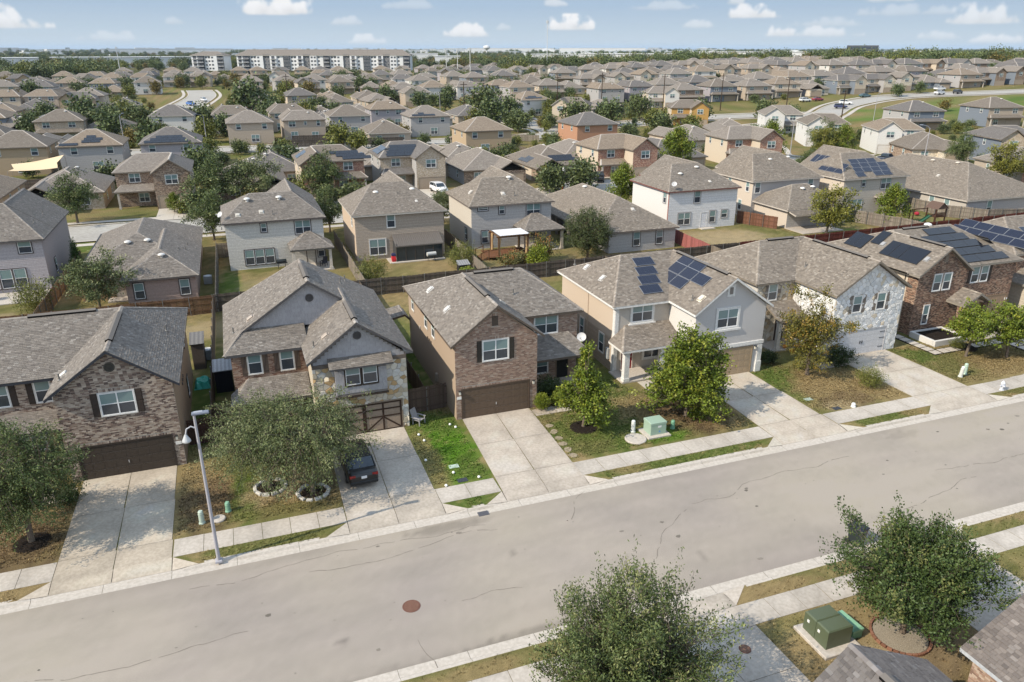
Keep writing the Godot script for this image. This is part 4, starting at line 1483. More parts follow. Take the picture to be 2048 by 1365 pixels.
func front_row() -> void:
	R.seed = 1
	var nr := {"near": true, "fascia": GUTTER}
	# --- grey-brown brick house at the far left
	var h := start("brick_house", "two-storey grey and brown mixed brick house with dark shutters, leftmost on the near street", -8.1, -45.0)
	var tan := ["plain", "stucco", L(0.40, 0.30, 0.215)]
	var b1 := ["brick", BRICK_A]
	var w := body(h, -18.4, -5.0, -59.0, -48.5, 0, 5.6, {"s": b1, "e": tan, "n": tan, "w": tan})
	var g := body(h, -11.25, -5.0, -48.5, -45.0, 0, 5.6, {"s": b1, "e": tan, "w": b1}, {"s": [3.13, 7.95]})
	window(g.s, -8.97, 4.02, 1.82, 1.4)
	shutter(g.s, -9.42, 3.98, 0.4, 1.48, DARK)
	shutter(g.s, -7.1, 3.98, 0.4, 1.48, DARK)
	vent_round(g.s, -8.12, 7.0, 0.29, L(0.09, 0.08, 0.07))
	garage(g.s, -10.62, 5.02, 2.12, L(0.072, 0.055, 0.047))
	plaque(g.s, -5.42, 1.45)
	lantern(g.s, -5.28, 1.85)
	window(w.s, -12.95, 3.95, 0.85, 1.5)
	shutter(w.s, -13.38, 3.9, 0.38, 1.58, DARK)
	window(w.s, -15.2, 3.95, 0.85, 1.5)
	shutter(w.s, -14.3, 3.9, 0.38, 1.58, DARK)
	window(w.s, -14.6, 0.8, 1.6, 1.5)
	window(w.e, -56.0, 3.9, 0.8, 1.4, {"trim": DARK})
	window(w.e, -54.0, 0.9, 0.8, 1.4, {"trim": DARK})
	for k in 4:
		panel(w.e, "wall_vent", -50.2 - k * 0.35, 3.2 + 0.12 * (k % 2), 0.18, 0.16, 0.07, L(0.1, 0.08, 0.07), "plastic", false)
	roof(h, -19.0, -4.62, -59.4, -48.1, 5.57, 8.06, "x", -53.0, 3.6, 3.45, nr)
	roof(h, -11.65, -4.6, -53.0, -44.6, 5.6, 8.13, "z", -8.1, 0, 0, nr)
	ridge_vent(h, Vector3(-8.1, 8.15, -51.5), Vector3(-8.1, 8.15, -46.3))
	ridge_vent(h, Vector3(-13.5, 8.09, -53.0), Vector3(-9.6, 8.09, -53.0))
	pipe(h, plane_of(-4.6, 5.6, -50, "e", 0.723), -5.6, -52.2)
	pipe(h, plane_of(-11.65, 5.6, -50, "w", 0.71), -11.0, -46.2)
	box_vent(h, plane_of(-11.65, 5.6, -50, "w", 0.71), -10.9, -46.9)
	pipe(h, plane_of(-19.0, 5.57, -50, "w", 0.69), -18.3, -52.0)
	post(h, -12.3, -47.6, 0.3, 0.1, 2.7, L(0.4, 0.3, 0.2))
	lean(h, -18.6, -11.35, -48.5, -47.0, 2.65, 3.4, 1.0, 0.0, nr)
	porch_floor(h, -18.0, -11.4, -48.4, -47.2)
	door(w.s, -12.9, 0.95, 2.05, DARK, L(0.4, 0.32, 0.25))
	# --- house with a shake gable and limestone garage front
	h = start("gabled_house", "two-storey house with grey shake gables, limestone garage front and carriage-style garage door", 3.7, -45.2)
	var fr := {"near": true, "fascia": L(0.10, 0.095, 0.10)}
	var b2 := ["brick", BRICK_B]
	var st2 := ["stone", STONE_T, 120]
	w = body(h, -1.7, 9.1, -58.6, -48.4, 0, 5.55, {"s": b2, "e": tan, "n": tan, "w": ["lap", L(0.42, 0.36, 0.3)]})
	g = body(h, 3.05, 9.1, -48.4, -45.2, 0, 5.3, {"s": st2, "e": ["plain", "stucco", L(0.62, 0.55, 0.45)], "w": ["plain", "stucco", L(0.66, 0.58, 0.46)]})
	garage(g.s, 3.62, 5.0, 2.1, L(0.33, 0.26, 0.20), 1)
	plaque(g.s, 8.72, 1.5)
	var gb := body(h, 3.05, 9.1, -48.4, -45.26, 5.3, 5.42, {"s": ["shake", L(0.48, 0.465, 0.475)]}, {"s": [3.0, 7.75]}, "gable_wall")
	vent_round(gb.s, 6.05, 7.0, 0.27, L(0.12, 0.11, 0.11))
	var bg := body(h, -0.95, 8.4, -54.0, -50.4, 6.3, 6.42, {"s": ["shake", L(0.48, 0.465, 0.475)]}, {"s": [4.68, 9.35]}, "gable_wall")
	vent_round(bg.s, 3.74, 8.2, 0.28, L(0.12, 0.11, 0.11))
	panel(g.s, "frieze", 3.05, 5.05, 1.05, 0.25, 0.05, L(0.16, 0.13, 0.11))
	panel(g.s, "frieze", 8.05, 5.05, 1.05, 0.25, 0.05, L(0.16, 0.13, 0.11))
	g.s.holes.append([1.35, 2.95, 4.68, 5.4])
	var bay := body(h, 4.42, 7.72, -45.2, -44.86, 3.02, 5.15, {"s": ["shake", L(0.47, 0.455, 0.465)], "e": ["plain", "paint", L(0.40, 0.4, 0.44)], "w": ["plain", "paint", L(0.40, 0.4, 0.44)]}, {}, "bay")
	panel(bay.s, "bay_trim", 4.36, 2.9, 3.42, 0.14, 0.06, DARK)
	panel(bay.s, "bay_trim", 4.36, 5.0, 3.42, 0.16, 0.05, DARK)
	window(bay.s, 5.07, 3.8, 0.92, 1.42, {"trim": DARK, "tw": 0.09})
	window(bay.s, 6.17, 3.8, 0.92, 1.42, {"trim": DARK, "tw": 0.09})
	window(w.s, -0.71, 4.0, 0.84, 1.55, {"trim": L(0.7, 0.66, 0.6)})
	window(w.s, 1.34, 4.0, 0.84, 1.55, {"trim": L(0.7, 0.66, 0.6)})
	for x in [-1.12, 0.2, 0.93, 2.24]:
		shutter(w.s, x, 3.95, 0.36, 1.65, L(0.16, 0.115, 0.09), true)
	window(w.s, -0.6, 0.8, 1.7, 1.5)
	door(w.s, 1.9, 0.95, 2.05, L(0.12, 0.07, 0.05), L(0.5, 0.42, 0.33))
	window(w.e, -56.5, 3.9, 0.8, 1.4); window(w.e, -51.0, 3.9, 0.8, 1.4)
	roof(h, -2.1, 9.5, -59.0, -50.05, 5.57, 9.46, "z", 3.72, 2.9, 0, fr)
	roof(h, 2.75, 9.5, -52.6, -44.8, 5.6, 8.0, "z", 6.0, 0, 0, fr)
	roof_faces(h, [[P(-2.1, 5.57, -48.05), P(3.2, 5.57, -48.05), P(3.2, 6.47, -50.4), P(-0.8, 6.47, -50.4)], [P(-2.1, 5.57, -50.06), P(-2.1, 5.57, -48.05), P(-0.8, 6.44, -50.06)]], [[P(-2.1, 5.57, -48.05), P(-0.8, 6.46, -50.3)]], fr)
	lean(h, 4.05, 8.12, -45.2, -44.35, 5.2, 5.62, 0.0, 0.0, {"near": true, "fascia": L(0.10, 0.095, 0.10), "th": 0.1})
	lean(h, -2.0, 3.0, -48.4, -46.6, 2.7, 3.7, 1.2, 0.0, fr)
	porch_floor(h, -1.7, 3.0, -48.35, -46.8)
	post(h, -1.5, -47.0, 0.35, 0.1, 2.6, L(0.5, 0.42, 0.32))
	ridge_vent(h, Vector3(3.72, 9.48, -54.6), Vector3(3.72, 9.48, -51.0))
	ridge_vent(h, Vector3(6.0, 8.02, -49.2), Vector3(6.0, 8.02, -45.6))
	pipe(h, plane_of(-2.1, 5.57, -50, "w", 0.668), -1.4, -51.0)
	box_vent(h, plane_of(-2.1, 5.57, -50, "w", 0.668), -0.2, -51.4, L(0.36, 0.3, 0.25))
	pipe(h, plane_of(2.75, 5.6, -48, "w", 0.738), 3.4, -46.4)
	box_vent(h, plane_of(2.75, 5.6, -48, "w", 0.738), 4.2, -46.6, L(0.36, 0.3, 0.25))
	pipe(h, plane_of(9.5, 5.57, -50, "e", 0.668), 6.4, -54.8)
	pipe(h, plane_of(9.5, 5.57, -50, "e", 0.668), 7.0, -56.8)
	# --- red-brown brick house in the middle
	h = start("brick_house", "two-storey red-brown brick house with dark shutters and plain brown garage door, behind round yellow-green shrubs", 15.3, -45.0)
	fr = {"near": true, "fascia": L(0.13, 0.105, 0.085)}
	var pinkish := ["plain", "stucco", L(0.50, 0.385, 0.29)]
	var b3 := ["brick", BRICK_C]
	w = body(h, 12.35, 23.2, -58.9, -48.9, 0, 5.6, {"s": b3, "e": ["lap", L(0.42, 0.34, 0.26)], "n": ["lap", L(0.42, 0.34, 0.26)], "w": pinkish})
	g = body(h, 12.35, 18.3, -48.9, -44.9, 0, 5.6, {"s": b3, "e": b3, "w": pinkish}, {"s": [2.98, 7.93]})
	window(g.s, 14.32, 4.15, 1.82, 1.45)
	shutter(g.s, 13.9, 4.1, 0.38, 1.55, L(0.05, 0.04, 0.035))
	shutter(g.s, 16.2, 4.1, 0.38, 1.55, L(0.05, 0.04, 0.035))
	panel(g.s, "gable_vent", 15.0, 6.62, 0.42, 0.68, 0.05, L(0.10, 0.075, 0.06))
	garage(g.s, 12.82, 4.85, 2.2, L(0.135, 0.095, 0.07))
	plaque(g.s, 12.42, 1.55)
	lantern(g.s, 12.6, 1.95)
	lantern(g.s, 18.0, 1.95)
	window(w.s, 19.68, 3.95, 1.85, 1.48)
	panel(w.s, "window_sill", 19.6, 3.75, 2.0, 0.12, 0.07, L(0.2, 0.13, 0.1))
	window(w.s, 19.85, 0.72, 0.95, 1.15)
	door(w.s, 21.55, 0.95, 2.05, L(0.022, 0.02, 0.02), L(0.3, 0.22, 0.16))
	window(w.w, -57.6, 4.1, 0.75, 1.3, {"trim": L(0.7, 0.68, 0.64)})
	window(w.w, -53.2, 4.1, 0.75, 1.3, {"trim": L(0.7, 0.68, 0.64)})
	window(w.w, -51.0, 4.1, 0.75, 1.3, {"trim": L(0.7, 0.68, 0.64)})
	for k in 3:
		panel(w.w, "wall_vent", -52.5 + k * 0.5, 3.35, 0.16, 0.16, 0.07, L(0.1, 0.08, 0.07), "plastic", false)
	panel(w.w, "wall_vent", -55.0, 3.3, 0.2, 0.2, 0.08, L(0.4, 0.38, 0.35), "plastic", false)
	panel(w.w, "meter_box", -50.0, 0.9, 0.35, 0.6, 0.16, L(0.3, 0.25, 0.2), "plastic", false)
	roof(h, 12.0, 23.55, -59.2, -48.55, 5.57, 8.05, "x", -52.9, 3.3, 3.5, fr)
	roof(h, 12.0, 18.7, -52.9, -44.55, 5.6, 8.13, "z", 15.33, 0, 0, fr)
	ridge_vent(h, Vector3(15.33, 8.15, -51.6), Vector3(15.33, 8.15, -46.8))
	ridge_vent(h, Vector3(16.2, 8.08, -52.9), Vector3(19.4, 8.08, -52.9))
	var pl := plane_of(12.0, 5.6, -50, "w", 0.76)
	box_vent(h, pl, 13.2, -54.6, L(0.5, 0.49, 0.47))
	box_vent(h, pl, 13.2, -49.6, L(0.5, 0.49, 0.47))
	box_vent(h, plane_of(18.7, 5.6, -50, "e", 0.75), 17.0, -48.6, L(0.4, 0.37, 0.33))
	pipe(h, plane_of(20, 5.57, -48.55, "s", 0.57), 18.6, -50.6)
	lean(h, 18.35, 23.5, -48.9, -46.7, 2.75, 3.9, 0.0, 1.1, fr)
	porch_floor(h, 18.35, 23.2, -48.8, -46.9)
	post(h, 23.05, -47.1, 0.4, 0.1, 2.65, L(0.3, 0.2, 0.14))
	roof(h, 9.9, 12.3, -61.2, -58.6, 2.9, 3.3, "z", 11.9, 0, 0, fr)
	post(h, 10.2, -58.9, 0.22, 0.0, 2.9, L(0.28, 0.18, 0.11))
	post(h, 10.2, -60.9, 0.22, 0.0, 2.9, L(0.28, 0.18, 0.11))
	block(h, "patio", Vector3(10.0, -0.1, -61.2), Vector3(12.3, 0.06, -58.0), Color.WHITE, "concrete")
	dish("white satellite dish on the porch roof of the red-brown brick house", Vector3(23.3, 3.0, -48.2), deg_to_rad(-35), 0.0)
	# --- pale stucco house with stepped solar panels
	h = start("stucco_house", "two-storey pale stucco house with white trim, stepped solar panels and a corner porch", 34.1, -45.0)
	var wf := {"near": true, "fascia": WHITE_, "tone": Color(1.06, 1.03, 0.99)}
	var cream := ["plain", "stucco", L(0.70, 0.58, 0.46)]
	var pale := ["plain", "stucco", L(0.68, 0.655, 0.64)]
	var lapb := ["lap", L(0.42, 0.34, 0.265)]
	w = body(h, 26.3, 37.4, -58.8, -48.6, 0, 5.6, {"s": ["plain", "stucco", L(0.66, 0.60, 0.53)], "e": pale, "n": cream, "w": ["two", lapb, cream]}, {}, "wall", 2.75)
	g = body(h, 31.1, 37.4, -48.6, -44.9, 0, 5.6, {"s": pale, "e": pale, "w": ["plain", "stucco", L(0.82, 0.79, 0.75)]}, {"s": [3.1, 7.95]})
	var wt := {"trim": WHITE_, "tw": 0.16}
	window(w.s, 27.75, 4.05, 1.8, 1.5, wt)
	panel(w.s, "window_sill", 27.45, 3.75, 2.4, 0.16, 0.12, WHITE_)
	window(g.s, 33.0, 4.15, 1.82, 1.45, wt)
	panel(g.s, "window_sill", 32.65, 3.84, 2.5, 0.16, 0.12, WHITE_)
	panel(g.s, "gable_vent", 33.65, 6.6, 0.66, 0.95, 0.06, WHITE_)
	panel(g.s, "vent_louvre", 33.83, 6.78, 0.3, 0.55, 0.075, L(0.25, 0.22, 0.2))
	garage(g.s, 31.75, 4.75, 2.2, L(0.42, 0.32, 0.215))
	panel(g.s, "garage_band", 31.0, 2.4, 6.5, 0.28, 0.09, WHITE_)
	panel(g.s, "corner_board", 37.0, 0.9, 0.42, 1.4, 0.09, WHITE_)
	panel(g.s, "corner_board", 36.95, 0.0, 0.5, 0.9, 0.14, WHITE_)
	plaque(g.s, 36.55 + 0.45, 1.45)
	lantern(g.s, 36.75, 2.0)
	panel(w.w, "corner_board", -48.6 - 0.35, 0, 0.35, 5.5, 0.03, WHITE_)
	panel(w.s, "corner_board", 26.3, 0, 0.3, 5.5, 0.03, WHITE_)
	panel(w.w, "drain_pipe", -53.4, 0, 0.07, 5.5, 0.06, L(0.55, 0.45, 0.35))
	window(w.w, -54.75, 1.2, 0.75, 1.5, {"trim": L(0.7, 0.66, 0.6)})
	window(w.w, -51.1, 1.0, 0.85, 1.6, {"trim": L(0.7, 0.66, 0.6)})
	panel(w.w, "meter_box", -49.6, 0.9, 0.4, 0.9, 0.2, L(0.35, 0.37, 0.38), "plastic", false)
	door(w.s, 27.0, 0.95, 2.1, L(0.30, 0.02, 0.025), L(0.72, 0.66, 0.6))
	window(w.s, 29.0, 0.85, 1.5, 1.35, wt)
	roof(h, 25.95, 37.75, -59.2, -48.25, 5.57, 8.05, "x", -53.7, 3.3, 3.6, wf)
	roof(h, 30.75, 37.75, -53.5, -44.5, 5.6, 8.12, "z", 34.15, 0, 0, wf)
	ridge_vent(h, Vector3(34.15, 8.14, -52.8), Vector3(34.15, 8.14, -45.6))
	lean(h, 25.8, 31.1, -48.6, -46.15, 2.72, 3.85, 1.4, 0.0, wf)
	porch_floor(h, 25.95, 31.1, -48.6, -46.3)
	post(h, 26.3, -46.55, 0.42, 0.13, 2.6, WHITE_)
	post(h, 29.4, -46.55, 0.42, 0.13, 2.6, WHITE_)
	pl = plane_of(30, 5.57, -48.25, "s", 0.455)
	var sp := [[31.35, -52.3], [31.05, -51.25], [30.75, -50.25], [30.4, -49.25]]
	for q in sp:
		solar(h, pl, q[0] - 0.55, q[1] - 0.35, 1.75, 1.0)
	pl = plane_of(30.75, 5.6, -48, "w", 0.742)
	for r in 2:
		for c in 3:
			if r == 0 and c == 2:
				continue
			solar(h, pl, 32.0 + 0.85 * r + 0.15, -47.2 - 1.72 * (2 - c) + (1.72 if r == 0 else 0.0) * 0.0 - 0.2, 1.66, 1.02)
	solar(h, pl, 33.8, -48.92 - 0.2, 1.66, 0.98)
	solar(h, pl, 33.8, -50.64 - 0.2, 1.66, 0.98)
	pl = plane_of(25.95, 5.57, -52, "w", 0.75)
	box_vent(h, pl, 27.3, -56.0, L(0.5, 0.49, 0.47))
	box_vent(h, pl, 27.2, -52.8, L(0.5, 0.49, 0.47))
	pipe(h, pl, 27.0, -57.8)
	pl = plane_of(30.75, 5.6, -48, "w", 0.742)
	pipe(h, pl, 31.5, -46.2)
	box_vent(h, pl, 31.9, -45.6, L(0.6, 0.55, 0.45))
	# --- white stone house
	h = start("stone_house", "two-storey white limestone house with grey-brown shutters and pale garage door", 47.7, -45.0)
	var bf := {"near": true, "fascia": L(0.24, 0.205, 0.165), "tone": Color(1.08, 1.05, 1.0)}
	var sw := ["stone", STONE_W, 230]
	w = body(h, 40.3, 51.3, -58.6, -49.8, 0, 5.6, {"s": ["stone", [Color(0.62, 0.56, 0.46), Color(0.68, 0.63, 0.55), Color(0.52, 0.42, 0.30)], 60], "e": ["lap", L(0.5, 0.45, 0.38)], "n": cream, "w": ["plain", "stucco", L(0.72, 0.69, 0.64)]})
	g = body(h, 44.2, 51.3, -49.8, -44.9, 0, 5.6, {"s": sw, "e": ["lap", L(0.5, 0.45, 0.38)], "w": ["stone", STONE_W]}, {"s": [3.5, 7.93]})
	window(g.s, 46.0, 3.85, 0.86, 1.4)
	window(g.s, 48.5, 3.85, 0.86, 1.4)
	for x in [45.58, 46.92, 48.08, 49.42]:
		shutter(g.s, x, 3.78, 0.36, 1.55, L(0.20, 0.17, 0.145))
	window(w.s, 41.5, 3.9, 0.85, 1.45)
	shutter(w.s, 41.08, 3.84, 0.36, 1.55, L(0.20, 0.17, 0.145))
	shutter(w.s, 42.42, 3.84, 0.36, 1.55, L(0.20, 0.17, 0.145))
	garage(g.s, 45.05, 5.0, 2.15, L(0.62, 0.62, 0.64), 2)
	plaque(g.s, 50.6, 1.5)
	door(w.s, 42.6, 0.95, 2.1, L(0.05, 0.03, 0.025), L(0.6, 0.55, 0.48))
	roof(h, 39.95, 51.65, -58.9, -49.45, 5.57, 8.05, "x", -53.9, 3.3, 3.6, bf)
	roof(h, 43.85, 51.65, -53.4, -44.5, 5.6, 8.12, "z", 47.75, 0, 0, bf)
	ridge_vent(h, Vector3(47.75, 8.14, -52.2), Vector3(47.75, 8.14, -45.8))
	ridge_vent(h, Vector3(44.0, 8.08, -53.9), Vector3(46.8, 8.08, -53.9))
	pipe(h, plane_of(43.85, 5.6, -48, "w", 0.646), 45.2, -50.0)
	lean(h, 41.2, 44.2, -49.8, -47.6, 2.75, 3.75, 0.0, 0.0, bf)
	post(h, 41.5, -47.9, 0.32, 0.1, 2.7, L(0.62, 0.58, 0.52))
	porch_floor(h, 40.9, 44.15, -49.7, -47.7)
	# --- brown brick house with black solar arrays
	h = start("brick_house", "brown and orange brick house with many black solar panels, right of the white stone house", 61.5, -47.0)
	var b4 := ["brick", BRICK_D]
	bf = {"near": true, "fascia": L(0.30, 0.27, 0.23), "tone": Color(1.08, 1.05, 1.0)}
	w = body(h, 55.0, 68.2, -58.6, -48.0, 0, 5.6, {"s": b4, "e": lapb, "n": cream, "w": ["lap", L(0.60, 0.52, 0.42)]})
	g = body(h, 55.0, 60.6, -48.0, -46.9, 0, 5.6, {"s": b4, "e": b4, "w": ["brick", BRICK_D]}, {"s": [2.8, 7.75]})
	window(g.s, 56.8, 3.95, 0.86, 1.5)
	window(g.s, 57.95, 3.95, 0.86, 1.5)
	window(w.s, 62.7, 3.8, 0.86, 1.5)
	window(w.s, 63.85, 3.8, 0.86, 1.5)
	shutter(w.s, 62.28, 3.75, 0.36, 1.6, DARK)
	shutter(w.s, 64.8, 3.75, 0.36, 1.6, DARK)
	panel(g.s, "gable_vent", 57.6, 6.5, 0.38, 0.66, 0.05, L(0.25, 0.2, 0.16))
	window(g.s, 56.3, 0.9, 0.62, 1.75)
	garage(w.s, 63.0, 4.85, 2.15, L(0.35, 0.25, 0.17))
	plaque(w.s, 67.95 - 0.2, 1.6)
	door(w.s, 61.2, 0.95, 2.1, L(0.1, 0.05, 0.03), L(0.3, 0.2, 0.14))
	panel(w.w, "drain_pipe", -48.3, 0, 0.08, 5.4, 0.08, L(0.05, 0.045, 0.04))
	panel(w.w, "meter_box", -50.2, 0.9, 0.4, 0.8, 0.2, L(0.4, 0.4, 0.4), "plastic", false)
	roof(h, 54.6, 68.6, -59.0, -47.65, 5.57, 8.0, "x", -53.3, 3.4, 3.5, bf)
	roof(h, 54.6, 61.0, -53.3, -46.5, 5.6, 7.88, "z", 57.8, 0, 0, bf)
	ridge_vent(h, Vector3(57.8, 7.9, -51.0), Vector3(57.8, 7.9, -47.2))
	ridge_vent(h, Vector3(59.0, 8.03, -53.3), Vector3(62.2, 8.03, -53.3))
	pl = plane_of(54.6, 5.6, -50, "w", 0.71)
	for q in [[55.55, -56.0], [55.55, -54.9]]:
		solar(h, pl, q[0] + 0.55, q[1] + 0.1, 1.08, 1.8, true)
	for q in [[56.4, -51.6], [56.4, -50.5], [56.4, -49.4], [56.4, -48.4]]:
		solar(h, pl, q[0] - 0.2, q[1] + 0.05, 1.06, 1.85, true)
	solar(h, pl, 56.9, -54.8 + 1.3, 1.06, 1.7, true)
	box_vent(h, pl, 56.4, -52.7, L(0.3, 0.3, 0.3)); box_vent(h, pl, 56.2, -47.5, L(0.3, 0.3, 0.3))
	pl = plane_of(60, 5.57, -47.65, "s", 0.43)
	for r in 5:
		for c in [3, 3, 3, 3, 2][r]:
			solar(h, pl, 66.2 - r * 0.62 - c * 1.76, -48.45 - r * 1.0, 1.74, 0.98, true)
	pl = plane_of(68.6, 5.57, -50, "e", 0.69)
	for c in 3:
		solar(h, pl, 66.9, -50.5 - c * 1.1, 1.08, 1.7, true)
	dome_vent(h, plane_of(60, 5.57, -59.0, "n", 0.43), 62.6, -53.6, L(0.7, 0.7, 0.68))
	roof(h, 58.8, 62.2, -48.2, -44.9, 2.9, 3.9, "z", 60.5, 0, 0, bf)
	for x in [59.2, 61.8]:
		body(h, x - 0.25, x + 0.25, -45.75, -45.25, 0.1, 2.8, {"s": b4, "e": b4, "w": b4}, {}, "porch_pier")
	porch_floor(h, 58.7, 62.3, -48.0, -45.0)
	# --- next house, only its left end in view
	h = start("solar_roof_house", "beige sided house at the right edge with blue solar panels on its hip roof", 76.0, -47.0)
	w = body(h, 70.6, 81.5, -58.6, -50.0, 0, 5.4, {"s": b4, "e": lapb, "n": cream, "w": ["lap", L(0.52, 0.46, 0.38)]})
	g = body(h, 70.6, 76.5, -50.0, -45.5, 0, 2.8, {"s": ["lap", L(0.52, 0.46, 0.38)], "w": ["lap", L(0.52, 0.46, 0.38)], "e": lapb})
	roof(h, 70.2, 81.9, -59.0, -49.6, 5.37, 7.9, "x", -54.3, 3.5, 3.5, bf)
	roof(h, 70.2, 76.9, -50.4, -45.1, 2.75, 4.6, "z", 73.5, 0, 2.5, bf)
	pl = plane_of(70.2, 5.37, -54, "w", 0.72)
	for r in 2:
		for c in 5:
			solar(h, pl, 71.3 + r * 0.85, -57.2 + c * 1.72 + r * 0.4, 1.68, 1.0)
	pl = plane_of(76, 5.37, -49.6, "s", 0.54)
	for r in 3:
		for c in 4:
			solar(h, pl, 73.5 + c * 1.75 + r * 0.6, -50.4 - r * 0.95, 1.7, 1.0)
# ---- the second row: its gardens back onto those of the near street ---------------------------------------------
const SOUTHWARD := {"s": true}
# two-storey house seen from behind: main block x0..x1 with its back wall at zb, a front wing ridge at wx
func rear_house(h: Node3D, x0: float, x1: float, zb: float, wx: float, fin: Dictionary, st: Dictionary) -> Dictionary:
	var w := body(h, x0, x1, zb - 10.4, zb, 0, 5.6, fin)
	var half := x1 + 0.38 - wx
	var half2 := wx - x0 + 0.38
	var ry := 5.6 + half * 0.72
	var wl := x1 - half * 2 + 0.4
	body(h, wl, x1, zb - 14.2, zb - 10.4, 0, 5.6, {"n": fin.n, "e": fin.e, "w": fin.w}, {"n": [half - 0.3, ry - 0.2]})
	roof(h, x0 - 0.38, x1 + 0.36, zb - 10.8, zb + 0.42, 5.57, ry - 0.06, "x", zb - 5.0, minf(3.5, half2), half - 0.02, st)
	roof(h, wl - 0.35, x1 + 0.38, zb - 14.6, zb - 5.0, 5.6, ry, "z", wx, 0, 0, st)
	return w
func second_row() -> void:
	R.seed = 2
	var grp := "houses of the second row, backs to the near street"
	# far left
	var st := {"near": true, "fascia": L(0.12, 0.11, 0.11)}
	var mauve := ["lap", L(0.44, 0.41, 0.43)]
	var h := start("sided_house", "mauve-grey two-storey house at the left edge with three tall patio windows and a terracotta pot", -25.4, -89.0, grp)
	var w := rear_house(h, -31.0, -19.8, -88.9, -23.6, {"s": mauve, "e": ["plain", "stucco", L(0.42, 0.38, 0.37)], "n": mauve, "w": mauve}, st)
	var dk := {"trim": L(0.10, 0.09, 0.09), "tw": 0.1}
	window(w.s, -22.0, 4.15, 1.2, 1.35, dk)
	window(w.s, -26.5, 4.15, 1.2, 1.35, dk)
	for k in 3:
		window(w.s, -25.5 + k * 1.28, 0.55, 1.1, 2.0, dk)
	window(w.e, -93.4, 1.0, 0.8, 1.5, dk)
	for z in [-92.2, -97.0]:
		pipe(h, plane_of(-19.4, 5.6, -90, "e", 0.72), -20.8, z)
	pipe(h, plane_of(-26, 5.57, -88.5, "s", 0.5), -25.5, -90.2)
	# one storey hip roof
	st = {"near": true, "fascia": L(0.12, 0.105, 0.1)}
	h = start("bungalow", "mauve-brown sided bungalow with three round roof vents, behind the grey-brown brick house", -10.5, -82.0, grp)
	var brn := ["lap", L(0.36, 0.27, 0.24)]
	var bt := ["plain", "stucco", L(0.55, 0.38, 0.24)]
	w = body(h, -16.0, -5.0, -102.0, -83.0, 0, 2.75, {"s": bt, "e": ["plain", "stucco", L(0.45, 0.34, 0.28)], "n": brn, "w": bt})
	var g := body(h, -11.45, -5.0, -83.0, -79.6, 0, 2.75, {"s": brn, "e": ["plain", "stucco", L(0.45, 0.34, 0.28)], "w": bt})
	window(g.s, -10.75, 0.75, 0.9, 1.6, dk)
	window(g.s, -6.55, 0.75, 0.9, 1.6, dk)
	door(w.s, -12.9, 0.95, 2.05, L(0.5, 0.48, 0.45), L(0.2, 0.15, 0.12))
	roof(h, -16.35, -4.62, -102.4, -82.6, 2.72, 5.55, "z", -10.6, 5.8, 5.9, st)
	roof(h, -11.85, -4.6, -93.0, -79.2, 2.75, 4.85, "z", -8.25, 0, 3.9, st)
	dome_vent(h, plane_of(-10, 2.72, -82.6, "s", 0.47), -11.5, -86.9)
	dome_vent(h, plane_of(-10, 2.72, -82.6, "s", 0.47), -9.6, -87.0)
	dome_vent(h, plane_of(-8, 2.75, -79.2, "s", 0.54), -8.0, -82.0)
	for q in [[-6.6, -86.0], [-6.0, -87.2], [-5.9, -89.5]]:
		pipe(h, plane_of(-4.6, 2.74, -80, "e", 0.5), q[0], q[1])
	block(h, "step", Vector3(-13.6, -0.05, -83.0), Vector3(-11.7, 0.15, -81.6), Color.WHITE, "concrete")
	# white-grey sided house with porch
	var whl := ["lap", L(0.62, 0.60, 0.56)]
	h = start("sided_house", "pale grey-white sided two-storey house with triple rear window and hip-roofed back porch", 3.7, -90.0, grp)
	w = rear_house(h, -1.75, 9.1, -89.95, 6.2, {"s": whl, "e": whl, "n": ["plain", "brick_brown"], "w": whl}, st)
	window(w.s, 5.9, 3.7, 1.75, 1.6, dk)
	window(w.s, 2.1, 4.25, 0.62, 1.0, dk)
	for k in 3:
		window(w.s, 0.0 + k * 1.12, 0.5, 1.0, 1.75, dk)
	door(w.s, 6.95, 0.95, 2.05, L(0.55, 0.53, 0.48), L(0.1, 0.08, 0.07))
	window(w.s, 8.25, 0.8, 0.75, 1.5, dk)
	var pf := {"near": true, "fascia": L(0.1, 0.095, 0.09)}
	lean(h, 4.85, 9.75, -89.95, -86.2, 2.7, 4.0, 2.3, 2.3, pf)
	for x in [5.2, 9.3]:
		post(h, x, -86.6, 0.3, 0.1, 2.6, L(0.62, 0.58, 0.52))
	porch_floor(h, 5.0, 9.6, -89.9, -86.4)
	var mp := plane_of(0, 5.57, -89.53, "s", 0.46)
	for q in [[1.0, -93.4], [4.6, -93.4]]: dome_vent(h, mp, q[0], q[1], L(0.62, 0.61, 0.58))
	for q in [[-0.2, -90.9], [2.4, -91.2]]: box_vent(h, mp, q[0], q[1], L(0.45, 0.42, 0.37))
	pipe(h, mp, 3.6, -90.7)
	dish("white satellite dish on the left roof corner of the pale grey-white sided house", Vector3(-2.0, 5.6, -90.6), deg_to_rad(-50), 0.3)
	# tan house with sun room
	var tnl := ["lap", L(0.45, 0.375, 0.305)]
	st = {"near": true, "fascia": L(0.55, 0.52, 0.47), "tone": Color(1.05, 1.03, 1.0)}
	h = start("sided_house", "tan sided two-storey house with a smoked-glass sun room under a ribbed metal awning", 18.2, -89.2, grp)
	w = rear_house(h, 12.7, 23.6, -89.1, 20.0, {"s": tnl, "e": tnl, "n": ["plain", "brick_red"], "w": ["plain", "stucco", L(0.70, 0.56, 0.43)]}, st)
	var wt := {"trim": L(0.7, 0.68, 0.64), "tw": 0.1}
	window(w.s, 16.55, 3.85, 0.95, 1.65, wt)
	window(w.s, 14.3, 0.6, 1.95, 1.9, wt)
